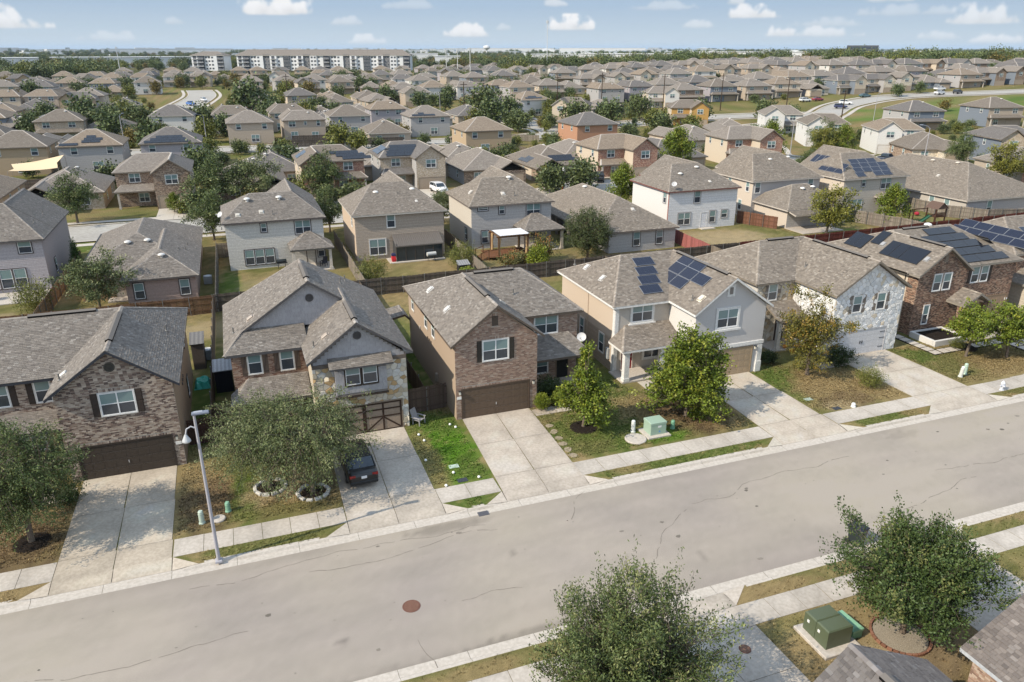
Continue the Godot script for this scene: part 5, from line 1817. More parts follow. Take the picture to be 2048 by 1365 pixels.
	window(w.w, -91.5, 3.9, 0.7, 1.3, wt)
	var sm := Mb.new()      # ribbed metal awning and glass walls
	sm.col = L(0.16, 0.145, 0.13)
	for k in 24:
		var xa := 17.0 + k * 0.245 - O.x
		sm.q(M.paint, Vector3(xa, 2.0, 2.35), Vector3(xa + 0.2, 2.0, 2.35), Vector3(xa + 0.2, 2.95, 0.1), Vector3(xa, 2.95, 0.1))
		sm.q(M.paint, Vector3(xa + 0.2, 2.0, 2.35), Vector3(xa + 0.2225, 2.05, 2.35), Vector3(xa + 0.2225, 3.0, 0.1), Vector3(xa + 0.2, 2.95, 0.1))
		sm.q(M.paint, Vector3(xa + 0.2225, 2.05, 2.35), Vector3(xa + 0.245, 2.0, 2.35), Vector3(xa + 0.245, 2.95, 0.1), Vector3(xa + 0.2225, 3.0, 0.1))
	sm.box(M.paint, Vector3(17.0 - O.x, 1.86, 2.3), Vector3(22.9 - O.x, 2.0, 2.38))
	obj("awning", sm.mesh(), h)
	var gl := Mb.new()
	gl.box(M.glass_car, Vector3(17.1 - O.x, 0.1, 2.22), Vector3(22.7 - O.x, 1.88, 2.26))
	gl.box(M.glass_car, Vector3(17.1 - O.x, 0.1, 0.1), Vector3(17.14 - O.x, 2.2, 2.26))
	var so := obj("glass_wall", gl.mesh(), h)
	for k in 6:
		block(h, "mullion", Vector3(17.06 + k * 1.13, 0.1, -86.99), Vector3(17.12 + k * 1.13, 1.9, -86.9), L(0.08, 0.07, 0.06))
	block(h, "patio", Vector3(16.2, -0.05, -89.0), Vector3(23.0, 0.09, -86.5), Color.WHITE, "concrete")
	mp = plane_of(0, 5.57, -88.68, "s", 0.46)
	for q in [[16.0, -92.6], [20.6, -92.8]]: dome_vent(h, mp, q[0], q[1], L(0.66, 0.64, 0.6))
	box_vent(h, mp, 20.6, -90.6, L(0.5, 0.47, 0.42)); pipe(h, mp, 18.6, -92.0)
	# grey house with pergola
	var gyl := ["lap", L(0.45, 0.435, 0.425)]
	st = {"near": true, "fascia": L(0.2, 0.17, 0.15), "tone": Color(1.08, 1.05, 1.0)}
	h = start("sided_house", "grey sided two-storey house with a timber pergola, deck and cluttered rear patio", 33.0, -90.0, grp)
	w = rear_house(h, 27.4, 38.3, -89.8, 35.0, {"s": gyl, "e": gyl, "n": ["plain", "brick_red"], "w": ["two", ["lap", L(0.38, 0.34, 0.3)], ["plain", "stucco", L(0.70, 0.64, 0.56)]]}, st)
	w.w.f = ["lap"]
	window(w.s, 28.3, 4.9, 1.3, 0.5, dk)
	window(w.s, 31.1, 4.3, 0.72, 1.1, dk)
	window(w.s, 34.85, 3.7, 1.9, 1.7, dk)
	window(w.w, -92.6, 0.8, 0.8, 1.5, dk)
	window(w.s, 28.7, 0.7, 0.9, 1.6, dk)
	window(w.s, 35.4, 1.0, 1.3, 1.2, dk)
	lean(h, 33.0, 38.7, -89.8, -85.8, 2.72, 4.2, 2.6, 2.4, pf)
	post(h, 33.4, -86.2, 0.35, 0.1, 2.6, L(0.5, 0.45, 0.38))
	post(h, 38.3, -86.2, 0.35, 0.1, 2.6, L(0.5, 0.45, 0.38))
	porch_floor(h, 33.2, 38.5, -89.7, -86.0)
	mp = plane_of(0, 5.57, -89.38, "s", 0.5)
	dome_vent(h, mp, 34.0, -94.2, L(0.66, 0.64, 0.6))
	box_vent(h, mp, 32.2, -91.4, L(0.5, 0.47, 0.42)); pipe(h, mp, 33.6, -90.9)
	box_vent(h, plane_of(27.0, 5.57, -92, "w", 0.8), 28.4, -93.2, L(0.5, 0.47, 0.42))
	# one storey hip behind the round tree
	h = start("bungalow", "one-storey grey sided house with a large hip roof, right of the big round green tree", 47.0, -90.0, grp)
	w = body(h, 42.9, 52.4, -104.0, -82.0, 0, 2.75, {"s": gyl, "e": gyl, "n": gyl, "w": gyl})
	body(h, 41.0, 42.9, -104.0, -96.5, 0, 2.75, {"s": gyl, "n": gyl, "w": gyl})
	window(w.s, 46.3, 0.65, 0.95, 1.8, dk)
	window(w.s, 49.6, 0.65, 0.95, 1.8, dk)
	roof(h, 40.6, 52.75, -104.4, -81.6, 2.72, 6.0, "z", 46.8, 6.0, 6.2, st)
	for z in [-90.0, -94.0]:
		post(h, 41.0, z, 0.3, 0, 2.6, L(0.3, 0.26, 0.23))
	mp = plane_of(0, 2.72, -81.6, "s", 0.53)
	box_vent(h, mp, 47.8, -85.2, L(0.5, 0.47, 0.42))
	dome_vent(h, plane_of(40.6, 2.72, -90, "w", 0.53), 46.2, -96.4, L(0.6, 0.58, 0.54))
	# white house, red-brown trim
	var wl2 := ["lap", L(0.74, 0.74, 0.75)]
	st = {"near": true, "fascia": L(0.22, 0.10, 0.085), "tone": Color(1.05, 1.03, 1.0)}
	h = start("sided_house", "white sided two-storey house with red-brown eaves, white rear door and satellite dish", 61.8, -90.3, grp)
	w = rear_house(h, 56.3, 67.5, -90.3, 63.9, {"s": wl2, "e": wl2, "n": ["plain", "brick_red"], "w": ["plain", "stucco", L(0.84, 0.83, 0.81)]}, st)
	var dg := {"trim": L(0.28, 0.27, 0.27), "tw": 0.1}
	window(w.s, 60.35, 3.7, 0.95, 1.7, dg)
	window(w.s, 57.95, 0.7, 1.95, 1.7, dg)
	window(w.s, 63.15, 0.75, 0.95, 1.65, dg)
	window(w.s, 65.1, 1.3, 1.0, 1.1, dg)
	window(w.w, -91.8, 2.6 + 1.2, 0.7, 1.5, dg)
	door(w.s, 61.75, 0.95, 2.1, L(0.72, 0.74, 0.8), L(0.72, 0.72, 0.72))
	panel(w.w, "corner_board", -90.3 - 0.2, 0, 0.2, 5.5, 0.03, L(0.35, 0.16, 0.13))
	block(h, "step", Vector3(61.4, -0.05, -90.2), Vector3(63.6, 0.12, -89.2), Color.WHITE, "concrete")
	mp = plane_of(0, 5.57, -89.88, "s", 0.5)
	dome_vent(h, mp, 59.6, -93.2, L(0.6, 0.58, 0.54)); dome_vent(h, mp, 63.0, -94.4, L(0.6, 0.58, 0.54)); box_vent(h, mp, 63.4, -91.4, L(0.5, 0.47, 0.42))
	dish("white satellite dish on the rear eave of the white sided house", Vector3(56.9, 5.7, -90.2), deg_to_rad(-40), 0.3)
	# cream house with low extension
	var crl := ["lap", L(0.56, 0.52, 0.49)]
	var crm := ["plain", "stucco", L(0.74, 0.64, 0.54)]
	st = {"near": true, "fascia": L(0.55, 0.5, 0.45), "tone": Color(1.08, 1.05, 1.0)}
	h = start("stucco_house", "cream two-storey house with a one-storey hip-roofed wing and two pale dome vents", 78.5, -93.0, grp)
	w = rear_house(h, 72.5, 84.8, -93.4, 80.6, {"s": ["plain", "stucco", L(0.6, 0.57, 0.55)], "e": crl, "n": crm, "w": crm}, st)
	window(w.s, 72.9, 3.8, 0.9, 1.7, wt); window(w.s, 82.6, 3.8, 0.95, 1.7, wt)
	window(w.w, -95.0, 3.9, 0.75, 1.4, wt); window(w.w, -99.5, 3.9, 0.75, 1.4, wt)
	window(w.w, -96.5, 0.9, 0.8, 1.5, wt)
	w = body(h, 73.2, 83.9, -93.4, -86.0, 0, 2.7, {"s": ["lap", L(0.5, 0.49, 0.48)], "e": ["lap", L(0.5, 0.49, 0.48)], "w": crm})
	roof(h, 72.7, 84.4, -95.4, -85.4, 2.67, 5.3, "x", -90.6, 4.6, 4.6, st)
	lean(h, 73.0, 80.3, -86.3, -84.0, 2.2, 2.72, 0, 0, st)
	post(h, 79.8, -84.4, 0.25, 0, 2.2, L(0.55, 0.52, 0.5))
	block(h, "patio", Vector3(73.0, -0.05, -86.0), Vector3(80.0, 0.1, -82.0), L(0.9, 0.88, 0.86), "concrete")
	mp = plane_of(0, 2.67, -85.4, "s", 0.5)
	dome_vent(h, mp, 78.2, -89.4, L(0.66, 0.64, 0.6)); dome_vent(h, mp, 80.2, -89.6, L(0.66, 0.64, 0.6))
	mp = plane_of(0, 5.57, -93, "s", 0.55)
	dome_vent(h, mp, 78.0, -97.2, L(0.6, 0.58, 0.54)); dome_vent(h, mp, 81.6, -97.5, L(0.6, 0.58, 0.54))
	# tan house with blue panels
	h = start("sided_house", "tan sided two-storey house with blue solar panels on two roof slopes, above the play set", 92.5, -90.2, grp)
	w = rear_house(h, 86.6, 98.8, -90.2, 94.8, {"s": ["lap", L(0.52, 0.47, 0.41)], "e": tnl, "n": tnl, "w": ["plain", "stucco", L(0.74, 0.64, 0.53)]}, st)
	window(w.s, 90.0, 4.3, 0.72, 1.1, dg); window(w.s, 93.8, 3.7, 1.9, 1.75, dg)
	window(w.s, 87.7, 0.6, 2.9, 1.75, {"trim": L(0.28, 0.27, 0.27), "cols": 3})
	door(w.s, 95.6, 0.95, 2.05, L(0.4, 0.42, 0.45), L(0.6, 0.55, 0.5))
	lean(h, 92.9, 97.6, -90.2, -88.0, 2.65, 3.3, 1.4, 1.4, st)
	post(h, 93.4, -88.4, 0.3, 0, 2.6, L(0.6, 0.55, 0.48)); post(h, 97.0, -88.4, 0.3, 0, 2.6, L(0.6, 0.55, 0.48))
	mp = plane_of(86.6, 5.57, -89.78, "s", 0.60)
	for r in 4:
		for c in 4:
			if (r == 0 and c == 1) or (r == 3 and c == 3): continue
			solar(h, mp, 89.8 + c * 1.72 + r * 0.25, -90.55 - r * 0.88, 1.68, 1.0)
	mp = plane_of(86.2, 5.57, -92, "w", 0.79)
	for r in 2:
		for c in 3:
			solar(h, mp, 87.3 + r * 0.82, -92.2 - c * 1.72 - r * 0.3, 1.68, 1.0)
	for c in 3: solar(h, mp, 88.6, -97.0 - c * 1.1, 1.0, 1.68)
	# long hip roof
	h = start("bungalow", "long beige bungalow with a big hip roof and tall white windows, right edge", 111.0, -95.0, grp)
	w = body(h, 102.9, 120.0, -110.0, -82.2, 0, 2.75, {"s": ["lap", L(0.46, 0.42, 0.41)], "e": crl, "n": crl, "w": ["plain", "stucco", L(0.60, 0.55, 0.49)]})
	for z in [-93.8, -88.8, -86.0]:
		window(w.w, z, 0.6, 0.9, 1.8, wt)
	window(w.s, 107.2, 0.4, 0.95, 2.0, wt)
	roof(h, 102.5, 120.4, -110.4, -81.8, 2.72, 6.9, "z", 111.4, 8.0, 8.4, st)
	mp = plane_of(102.5, 2.72, -90, "w", 0.47)
	dome_vent(h, mp, 110.3, -96.0, L(0.55, 0.48, 0.4)); dome_vent(h, mp, 110.6, -91.5, L(0.55, 0.48, 0.4)); box_vent(h, mp, 107.0, -91.6, L(0.5, 0.47, 0.42))
# ---- fences -----------------------------------------------------------------------------------------------------
func fence(label: String, pts: Array, c: Color, ht := 1.8, posts := true, grp := "wooden fences between the gardens") -> void:
	var p0 := Vector3(pts[0][0], 0, pts[0][1])
	var t := thing("wooden_fence", label, "fence", p0, 0, grp)
	if not cache.has("fpost"):
		var pm := Mb.new()
		pm.col = L(0.42, 0.42, 0.42)
		pm.tube(M.metal, [Vector3.ZERO, Vector3(0, 1.86, 0)], [0.04, 0.04], 8)
		cache["fpost"] = pm.mesh()
	var pk := Mb.new()
	var rl := Mb.new()
	for s in pts.size() - 1:
		var a := Vector3(pts[s][0], 0, pts[s][1]) - p0
		var b := Vector3(pts[s + 1][0], 0, pts[s + 1][1]) - p0
		var d := (b - a).normalized()
		var n := Vector3(-d.z, 0, d.x)
		var len_ := a.distance_to(b)
		var x := 0.0
		while x < len_ - 0.05:
			var f := R.randf_range(0.72, 1.2)
			pk.col = Color(c.r * f, c.g * f * R.randf_range(0.96, 1.04), c.b * f)
			var h := ht + R.randf_range(-0.03, 0.02) + 0.03 * sin(x * 0.9)
			pk.xf = Transform3D(Basis(d, Vector3.UP, -n), a + d * x)
			pk.box(M.wood, Vector3(0.004, 0.03, -0.012), Vector3(0.14, h, 0.012))
			x += 0.145
		rl.xf = Transform3D(Basis(d, Vector3.UP, -n), a)
		rl.col = c * 0.85
		for y in [0.35, ht * 0.55, ht - 0.25]:
			rl.box(M.wood, Vector3(0, y, -0.055), Vector3(len_, y + 0.08, -0.013))
		if posts:
			var np := int(len_ / 2.44) + 1
			for k in np:
				obj("fence_post", cache["fpost"], t, a + d * (len_ * k / np) + n * 0.09)
	var o := obj("pickets", pk.mesh(), t)
	tag(o, "", "", "", "stuff")
	obj("rail", rl.mesh(), t)
func fences() -> void:
	R.seed = 12
	var grey := L(0.165, 0.14, 0.12)
	var pale := L(0.30, 0.265, 0.225)
	var brown := L(0.22, 0.135, 0.085)
	fence("long weathered dark wooden fence with metal posts behind the near-street houses, middle stretch", [[-3.3, -75.0], [24.5, -75.0], [57.3, -75.2]], grey)
	fence("brown wooden fence behind the grey-brown brick house", [[-45, -74.6], [-19.4, -74.6], [-3.3, -74.8]], brown)
	fence("red-stained fence along the far end of the back gardens, right of the white stone house", [[57.3, -75.2], [90.0, -75.8], [112, -76.2]], L(0.18, 0.062, 0.05))
	fence("grey fence between the brown brick bungalow garden and the pale grey-white sided house", [[-3.2, -75.0], [-3.2, -88.0], [-3.2, -98.0]], pale)
	fence("short grey fence with gate beside the pale grey-white sided house", [[-3.2, -96.5], [-1.7, -96.5]], pale, 1.8, false)
	fence("grey fence between the pale grey-white sided house and the tan sun-room house", [[11.3, -75.0], [11.3, -99.0]], pale)
	fence("grey fence between the sun-room house and the pergola house", [[24.6, -75.0], [25.4, -99.0]], pale)
	fence("pinkish red fence at the left side of the white sided house", [[53.2, -75.2], [54.4, -97.0]], L(0.42, 0.16, 0.15))
	fence("brown fence at the right side of the white sided house", [[68.8, -91.5], [71.6, -86.0]], L(0.24, 0.125, 0.085))
	fence("grey fence in front of the cream house wing, right side", [[85.2, -86.3], [87.6, -79.5], [87.9, -75.8]], pale)
	fence("weathered grey fence beside the play set", [[101.4, -94.0], [101.4, -84.0], [104.4, -79.6], [111.0, -78.0]], pale)
	fence("tan wooden fence at the far left behind the terracotta pot", [[-18.6, -74.6], [-18.3, -99.0]], L(0.36, 0.245, 0.15))
	fence("dark fence with gate between the grey-brown brick house and the shake gable house", [[-3.4, -74.8], [-3.4, -46.8]], L(0.2, 0.16, 0.13))
	fence("low gate fence closing the side yard right of the grey-brown brick house", [[-4.9, -47.4], [-3.4, -47.4]], L(0.10, 0.06, 0.05), 1.8, false)
	fence("dark gate fence beside the satellite dish of the shake gable house", [[-3.4, -48.9], [-1.75, -48.9]], L(0.12, 0.085, 0.07), 1.8, false)
	fence("dark gate fence between the shake gable house and the red-brown brick house", [[9.2, -46.9], [12.25, -47.1]], L(0.15, 0.115, 0.095), 1.9, false)
	fence("side fence between the shake gable house and the red-brown brick house", [[10.7, -47.0], [10.7, -75.0]], L(0.2, 0.165, 0.135))
	fence("side fence between the red-brown brick house and the pale stucco house", [[24.8, -52.0], [24.8, -75.0]], L(0.2, 0.165, 0.135))
	fence("side fence between the pale stucco house and the white stone house", [[38.9, -50.0], [38.9, -75.0]], L(0.2, 0.165, 0.135))
	fence("side fence between the white stone house and the brown brick house", [[53.2, -52.0], [53.2, -75.0]], L(0.26, 0.22, 0.18))
	fence("red wooden gate right of the brown brick house with black panels", [[68.3, -49.6], [70.5, -49.6]], L(0.20, 0.045, 0.03), 1.8, false)
# ---- trees and shrubs -------------------------------------------------------------------------------------------
# p: h height, r crown radius, th clear trunk, n sprigs, k leaves on each, ll / lw leaf size, droop, cols colours, lump how uneven
func tree_meshes(key: String, p: Dictionary, seed_: int) -> void:
	if cache.has(key + "t"):
		return
	var rg := RandomNumberGenerator.new()
	rg.seed = seed_
	var nz := FastNoiseLite.new()
	nz.seed = seed_
	nz.frequency = 1.0
	nz.fractal_octaves = 2
	var h: float = p.h
	var r: float = p.r
	var th: float = p.th
	var cy: float = th + (h - th) * p.get("mid", 0.48)
	var up := h - cy
	var dn := cy - th
	var tm := Mb.new()
	var bk: Color = p.get("bark", L(1, 1, 1))
	tm.col = bk
	var tr: float = p.get("tr", 0.02 * h + 0.02)
	var lean_ := Vector3(rg.randf_range(-0.15, 0.15), 0, rg.randf_range(-0.15, 0.15))
	var fork := Vector3(0, th, 0) + lean_
	tm.tube(M.bark, [Vector3(0, -0.1, 0), Vector3(0, 0.12, 0), Vector3(0, th * 0.5, 0) + lean_ * 0.3, fork, Vector3(0, cy + up * 0.3, 0) + lean_ * 2.0], [tr * 1.6, tr * 1.15, tr, tr * 0.85, tr * 0.25], 8)
	var limbs := []
	var nl: int = p.get("limbs", 6)
	for k in nl:
		var a := TAU * (k + rg.randf_range(-0.3, 0.3)) / nl
		var e := Vector3(cos(a) * r * 0.55, cy - th + rg.randf_range(-0.2, 0.45) * up, sin(a) * r * 0.55)
		var m := fork + Vector3(e.x * 0.4, e.y * 0.45, e.z * 0.4)
		tm.tube(M.bark, [fork - Vector3(0, 0.1 * k * th / nl, 0), m, fork + e], [tr * 0.55, tr * 0.38, tr * 0.16], 5)
		limbs.append([m, fork + e])
	var cm := Mb.new()
	var f := cm.s(M.leaf)
	var n: int = p.n
	var kk: int = p.k
	var droop: float = p.get("droop", 0.0)
	var lump: float = p.get("lump", 0.35)
	var cols: Array = p.cols
	var ll: float = p.ll
	var lw: float = p.lw
	var sl: float = p.get("sl", 0.7)
	var cone: float = p.get("cone", 0.0)
	var per: int = p.get("per", 1)
	var heart := Vector3.ZERO
	for s in n:
		var d := Vector3(rg.randfn(), rg.randfn(), rg.randfn()).normalized()
		var rad := pow(rg.randf_range(0.12, 1.0), 0.42)
		var wob := 1.0 + lump * nz.get_noise_3d(d.x * 1.6, d.y * 1.6, d.z * 1.6) * 1.6 + lump * 0.5 * nz.get_noise_3d(d.x * 4.0 + 9.0, d.y * 4.0, d.z * 4.0)
		var tip := d * rad * wob
		if per > 1:
			if s % per == 0: heart = tip
			else:
				tip = heart + Vector3(rg.randfn(), rg.randfn() * 0.7, rg.randfn()) * p.get("cs", 0.15)
				d = tip.normalized()
		var wide := 1.0 - cone * clampf((tip.y + 0.3) * 0.8, 0.0, 0.95)
		var pos := Vector3(tip.x * r * wide, cy + tip.y * (up if tip.y > 0 else dn), tip.z * r * wide) + lean_
		var out := Vector3(d.x, d.y * 0.6 + 0.35 - droop, d.z).normalized()
		out = (out + Vector3(rg.randfn(), rg.randfn(), rg.randfn()) * 0.28).normalized()
		var len_ := sl * rg.randf_range(0.6, 1.3)
		var base := pos - out * len_ * 0.6
		if s % p.get("twig", 3) == 0 and rad > 0.45:
			var lb: Array = limbs[0]
			var bd := 1e9
			for l in limbs:
				var dd: float = (l[1] as Vector3).distance_squared_to(base)
				if dd < bd:
					bd = dd
					lb = l
			tm.tube(M.bark, [(lb[0] as Vector3).lerp(lb[1], 0.7), base.lerp(lb[1], 0.4) + Vector3(0, 0.1, 0), base, pos + out * len_ * 0.4], [tr * 0.15, tr * 0.1, tr * 0.07, 0.006], 3, false)
		var light := 0.5 + 0.5 * nz.get_noise_3d(pos.x * 0.9, pos.y * 0.9, pos.z * 0.9)
		var cc: Color = cols[0].lerp(cols[1], clampf(light * 0.9 + rg.randf_range(-0.25, 0.3), 0, 1))
		if cols.size() > 2 and rg.randf() < 0.10 + 0.2 * maxf(0, nz.get_noise_3d(pos.x * 0.5 + 40, pos.y * 0.5, pos.z * 0.5)):
			cc = cols[2]
		for k in kk:
			var t := (k + rg.randf()) / kk
			var q: Vector3 = base + out * len_ * t + Vector3(rg.randfn(), rg.randfn() - droop * t, rg.randfn()) * ll * p.get("loose", 0.8)
			var ax := (out * 0.5 + Vector3(rg.randfn(), rg.randfn() - droop, rg.randfn()) * 0.6).normalized()
			var sd := ax.cross(Vector3(rg.randfn(), rg.randfn() + 0.6, rg.randfn())).normalized()
			var nn := sd.cross(ax).normalized()
			var z := rg.randf_range(0.75, 1.25)
			var a := ax * ll * 0.5 * z
			var b := sd * lw * 0.5 * z
			var c := cc * rg.randf_range(0.75, 1.25)
			var i := f.v.size()
			f.v.append(q - a); f.v.append(q + b + nn * lw * 0.12); f.v.append(q + a); f.v.append(q - b + nn * lw * 0.12)
			for j in 4:
				f.n.append(nn)
				f.u.append(Vector2.ZERO)
				f.c.append(c)
			f.i.append_array([i, i + 2, i + 1, i, i + 3, i + 2])
	cache[key + "t"] = tm.mesh()
	cache[key + "c"] = cm.mesh()
func plant(called: String, key: String, label: String, category: String, x: float, z: float, turn := 0.0, size := 1.0, group := "", tall := 1.0) -> Node3D:
	var t := thing(called, label, category, Vector3(x, gh(x, z), z), turn, group)
	t.scale = Vector3(size, size * tall, size)
	obj("trunk" if category == "tree" else "stem", cache[key + "t"], t)
	obj("crown" if category == "tree" else "foliage", cache[key + "c"], t)
	return t
const LEAF_OAK := [Color(0.044, 0.066, 0.020), Color(0.116, 0.149, 0.049), Color(0.171, 0.189, 0.073)]
const LEAF_ELM := [Color(0.067, 0.086, 0.031), Color(0.162, 0.190, 0.079), Color(0.228, 0.240, 0.114)]
const LEAF_MAPLE := [Color(0.075, 0.110, 0.013), Color(0.165, 0.205, 0.026), Color(0.21, 0.225, 0.03)]
const LEAF_FALL := [Color(0.080, 0.080, 0.016), Color(0.165, 0.145, 0.030), Color(0.26, 0.17, 0.035)]
const LEAF_SHRUB := [Color(0.09, 0.12, 0.012), Color(0.20, 0.23, 0.028)]
const LEAF_DARK := [Color(0.023, 0.039, 0.011), Color(0.063, 0.092, 0.025)]
func plants() -> void:
	var fr := "trees in the front gardens of the near street"
	tree_meshes("live", {"h": 7.3, "r": 3.1, "th": 1.7, "n": 1450, "per": 12, "cs": 0.14, "k": 32, "ll": 0.13, "lw": 0.055, "droop": 0.5, "sl": 0.85, "cols": LEAF_OAK, "lump": 0.35}, 11)
	plant("oak_tree", "live", "dark green oak with drooping sprays at the left edge, beside the first driveway", "tree", -12.3, -39.2, 0.4, 0.92, fr)
	tree_meshes("elm", {"h": 5.9, "r": 3.3, "th": 1.5, "n": 1150, "k": 32, "ll": 0.14, "lw": 0.046, "droop": 0.6, "sl": 1.0, "cols": LEAF_ELM, "lump": 0.42}, 23)
	plant("elm_tree", "elm", "grey-green wispy drooping tree, left of the two in stone rings before the shake gable house", "tree", -0.3, -40.4, 0.0, 0.95, fr)
	tree_meshes("elm2", {"h": 5.9, "r": 3.1, "th": 1.6, "n": 1100, "k": 32, "ll": 0.14, "lw": 0.046, "droop": 0.7, "sl": 1.0, "cols": LEAF_ELM, "lump": 0.42}, 29)
	plant("elm_tree", "elm2", "grey-green tree with wispy drooping twigs overhanging the parked black car", "tree", 2.0, -39.0, 2.0, 1.0, fr)
	tree_meshes("maple", {"h": 5.4, "r": 1.85, "th": 1.0, "n": 620, "per": 10, "cs": 0.17, "k": 22, "ll": 0.16, "lw": 0.12, "sl": 0.5, "cone": 0.8, "mid": 0.35, "cols": LEAF_MAPLE, "lump": 0.6, "limbs": 8}, 31)
	plant("maple_tree", "maple", "slender yellow-green young tree in a dark mulch ring beside the stepping stones", "tree", 20.15, -40.9, 0.5, 1.0, fr)
	tree_meshes("maple2", {"h": 5.6, "r": 2.6, "th": 0.7, "n": 1050, "per": 12, "cs": 0.16, "k": 24, "ll": 0.16, "lw": 0.12, "sl": 0.55, "cone": 0.35, "mid": 0.42, "cols": LEAF_MAPLE, "lump": 0.5, "limbs": 8}, 37)
	plant("maple_tree", "maple2", "bushy bright green tree hiding the garage of the pale stucco house", "tree", 27.6, -40.0, 1.5, 1.05, fr)
	tree_meshes("oakfall", {"h": 6.0, "r": 2.3, "th": 1.5, "n": 620, "per": 9, "cs": 0.15, "k": 19, "ll": 0.16, "lw": 0.1, "sl": 0.55, "cols": LEAF_FALL, "lump": 0.6}, 41)
	plant("oak_tree", "oakfall", "yellowing sparse tree in front of the white stone house", "tree", 40.5, -42.9, 1.0, 1.0, fr)
	tree_meshes("oakyoung", {"h": 4.2, "r": 1.9, "th": 1.7, "n": 430, "per": 9, "cs": 0.17, "k": 18, "ll": 0.16, "lw": 0.12, "sl": 0.45, "cols": LEAF_MAPLE, "lump": 0.55}, 43)
	plant("oak_tree", "oakyoung", "young yellow-tipped tree before the brown brick house, left of two", "tree", 55.6, -41.4, 0.0, 1.0, fr)
	plant("oak_tree", "oakyoung", "young yellow-green tree before the brown brick house, right of two by its driveway", "tree", 58.6, -40.1, 2.4, 1.05, fr)
	tree_meshes("cedar", {"h": 5.35, "r": 2.85, "th": 0.9, "n": 2300, "per": 14, "cs": 0.14, "k": 34, "ll": 0.13, "lw": 0.05, "droop": -0.25, "sl": 0.95, "cols": [Color(0.045, 0.066, 0.020), Color(0.125, 0.155, 0.055), Color(0.19, 0.20, 0.08)], "lump": 0.4, "limbs": 8}, 47)
	plant("elm_tree", "cedar", "large spiky grey-green tree cut by the bottom edge of the photo", "tree", 11.6, -18.6, 0.9, 1.0, fr)
	tree_meshes("cedar2", {"h": 5.25, "r": 2.75, "th": 1.6, "n": 1750, "per": 14, "cs": 0.15, "k": 32, "ll": 0.13, "lw": 0.065, "droop": -0.2, "sl": 0.9, "cols": [Color(0.030, 0.052, 0.014), Color(0.085, 0.12, 0.036), Color(0.14, 0.15, 0.05)], "lump": 0.45, "limbs": 8}, 53)
	plant("elm_tree", "cedar2", "green tree with upright sprays in the brick-edged ring beside the two utility cabinets", "tree", 25.0, -18.5, 0.3, 1.0, fr)
	# shrubs
	tree_meshes("ball", {"h": 1.15, "r": 0.55, "th": 0.05, "n": 260, "k": 14, "ll": 0.08, "lw": 0.05, "sl": 0.16, "cols": LEAF_SHRUB, "lump": 0.12, "tr": 0.03, "limbs": 4, "twig": 30}, 61)
	var lb := ["round yellow-green shrub beside the brown garage door, leftmost of three", "round yellow-green shrub, middle of three before the red-brown brick house porch", "round yellow-green shrub, rightmost of three, behind the slender young tree"]
	var at := [[18.45, -44.5], [19.85, -44.5], [21.0, -45.2]]
	for k in 3:
		plant("clipped_shrub", "ball", lb[k], "shrub", at[k][0], at[k][1], k * 1.3, [1.05, 1.0, 1.1][k], "clipped shrubs by the red-brown brick house")
	tree_meshes("bush", {"h": 1.5, "r": 1.0, "th": 0.05, "n": 300, "k": 16, "ll": 0.1, "lw": 0.06, "sl": 0.3, "cols": LEAF_DARK, "lump": 0.4, "tr": 0.03, "limbs": 5, "twig": 20}, 67)
	var pl := func(key: String, label: String, x: float, z: float, s := 1.0, t := 1.0) -> void:
		plant("shrub", key, label, "shrub", x, z, x * 1.7, s, "garden shrubs", t)
	pl.call("bush", "dark green hedge shrub under the front window of the red-brown brick house", 20.0, -46.2, 1.1, 0.9)
	pl.call("bush", "dark shrub at the foot of the porch of the pale stucco house", 28.9, -45.3, 0.65, 1.5)
	tree_meshes("grassy", {"h": 1.5, "r": 0.95, "th": 0.05, "n": 240, "k": 16, "ll": 0.14, "lw": 0.03, "droop": -0.5, "sl": 0.6, "cols": [Color(0.08, 0.10, 0.02), Color(0.2, 0.2, 0.05)], "lump": 0.3, "tr": 0.03, "limbs": 5, "twig": 20}, 71)
	pl.call("grassy", "spiky yellow-green shrub alone on the lawn left of the stone house driveway", 43.4, -39.3)
	pl.call("bush", "rounded dark shrub beside the pale garage door of the stone house", 44.3, -43.6, 1.1, 0.9)
	pl.call("bush", "low dark shrub by the corner of the stone house porch", 39.2, -46.2, 0.8, 0.8)
	pl.call("grassy", "little shrub in the planting bed beside the paver path", 56.3, -43.0, 0.6)
	pl.call("bush", "shrub beside the front steps of the leftmost brick house", -11.2, -42.6, 0.7, 0.9)
	pl.call("grassy", "tall spiky shrub in front of the mauve house patio", -19.9, -80.6, 1.7, 1.2)
	tree_meshes("rose", {"h": 2.0, "r": 1.3, "th": 0.1, "n": 260, "k": 14, "ll": 0.16, "lw": 0.09, "sl": 0.45, "cols": [Color(0.09, 0.10, 0.03), Color(0.18, 0.16, 0.06), Color(0.30, 0.13, 0.04)], "lump": 0.5, "tr": 0.03, "limbs": 5, "twig": 10}, 73)
	pl.call("rose", "reddish leafy shrub bed at the left of the pergola garden", 29.0, -80.3, 1.1, 0.8)
	pl.call("rose", "orange-tinted shrub behind the round bush in the pergola garden", 33.6, -81.2, 1.15, 1.4)
	pl.call("rose", "reddish leafy shrub under the pergola deck rail", 30.9, -81.2, 1.0, 0.8)
	pl.call("ball", "rounded light green bush by the back fence of the pergola garden", 32.0, -78.3, 2.3, 1.1)
	pl.call("grassy", "loose green shrub inside the corner of the tan sun-room garden fence", 12.6, -79.2, 1.6, 1.2)
	pl.call("ball", "low bright green plants by the fence of the sun-room garden", 22.9, -77.4, 1.9, 0.6)
	pl.call("grassy", "tall leafy plant beside the rain tank in the sun-room garden", 23.6, -82.0, 1.6, 1.2)
	# garden and street trees of the blocks behind
	var mid := "garden trees of the blocks behind"
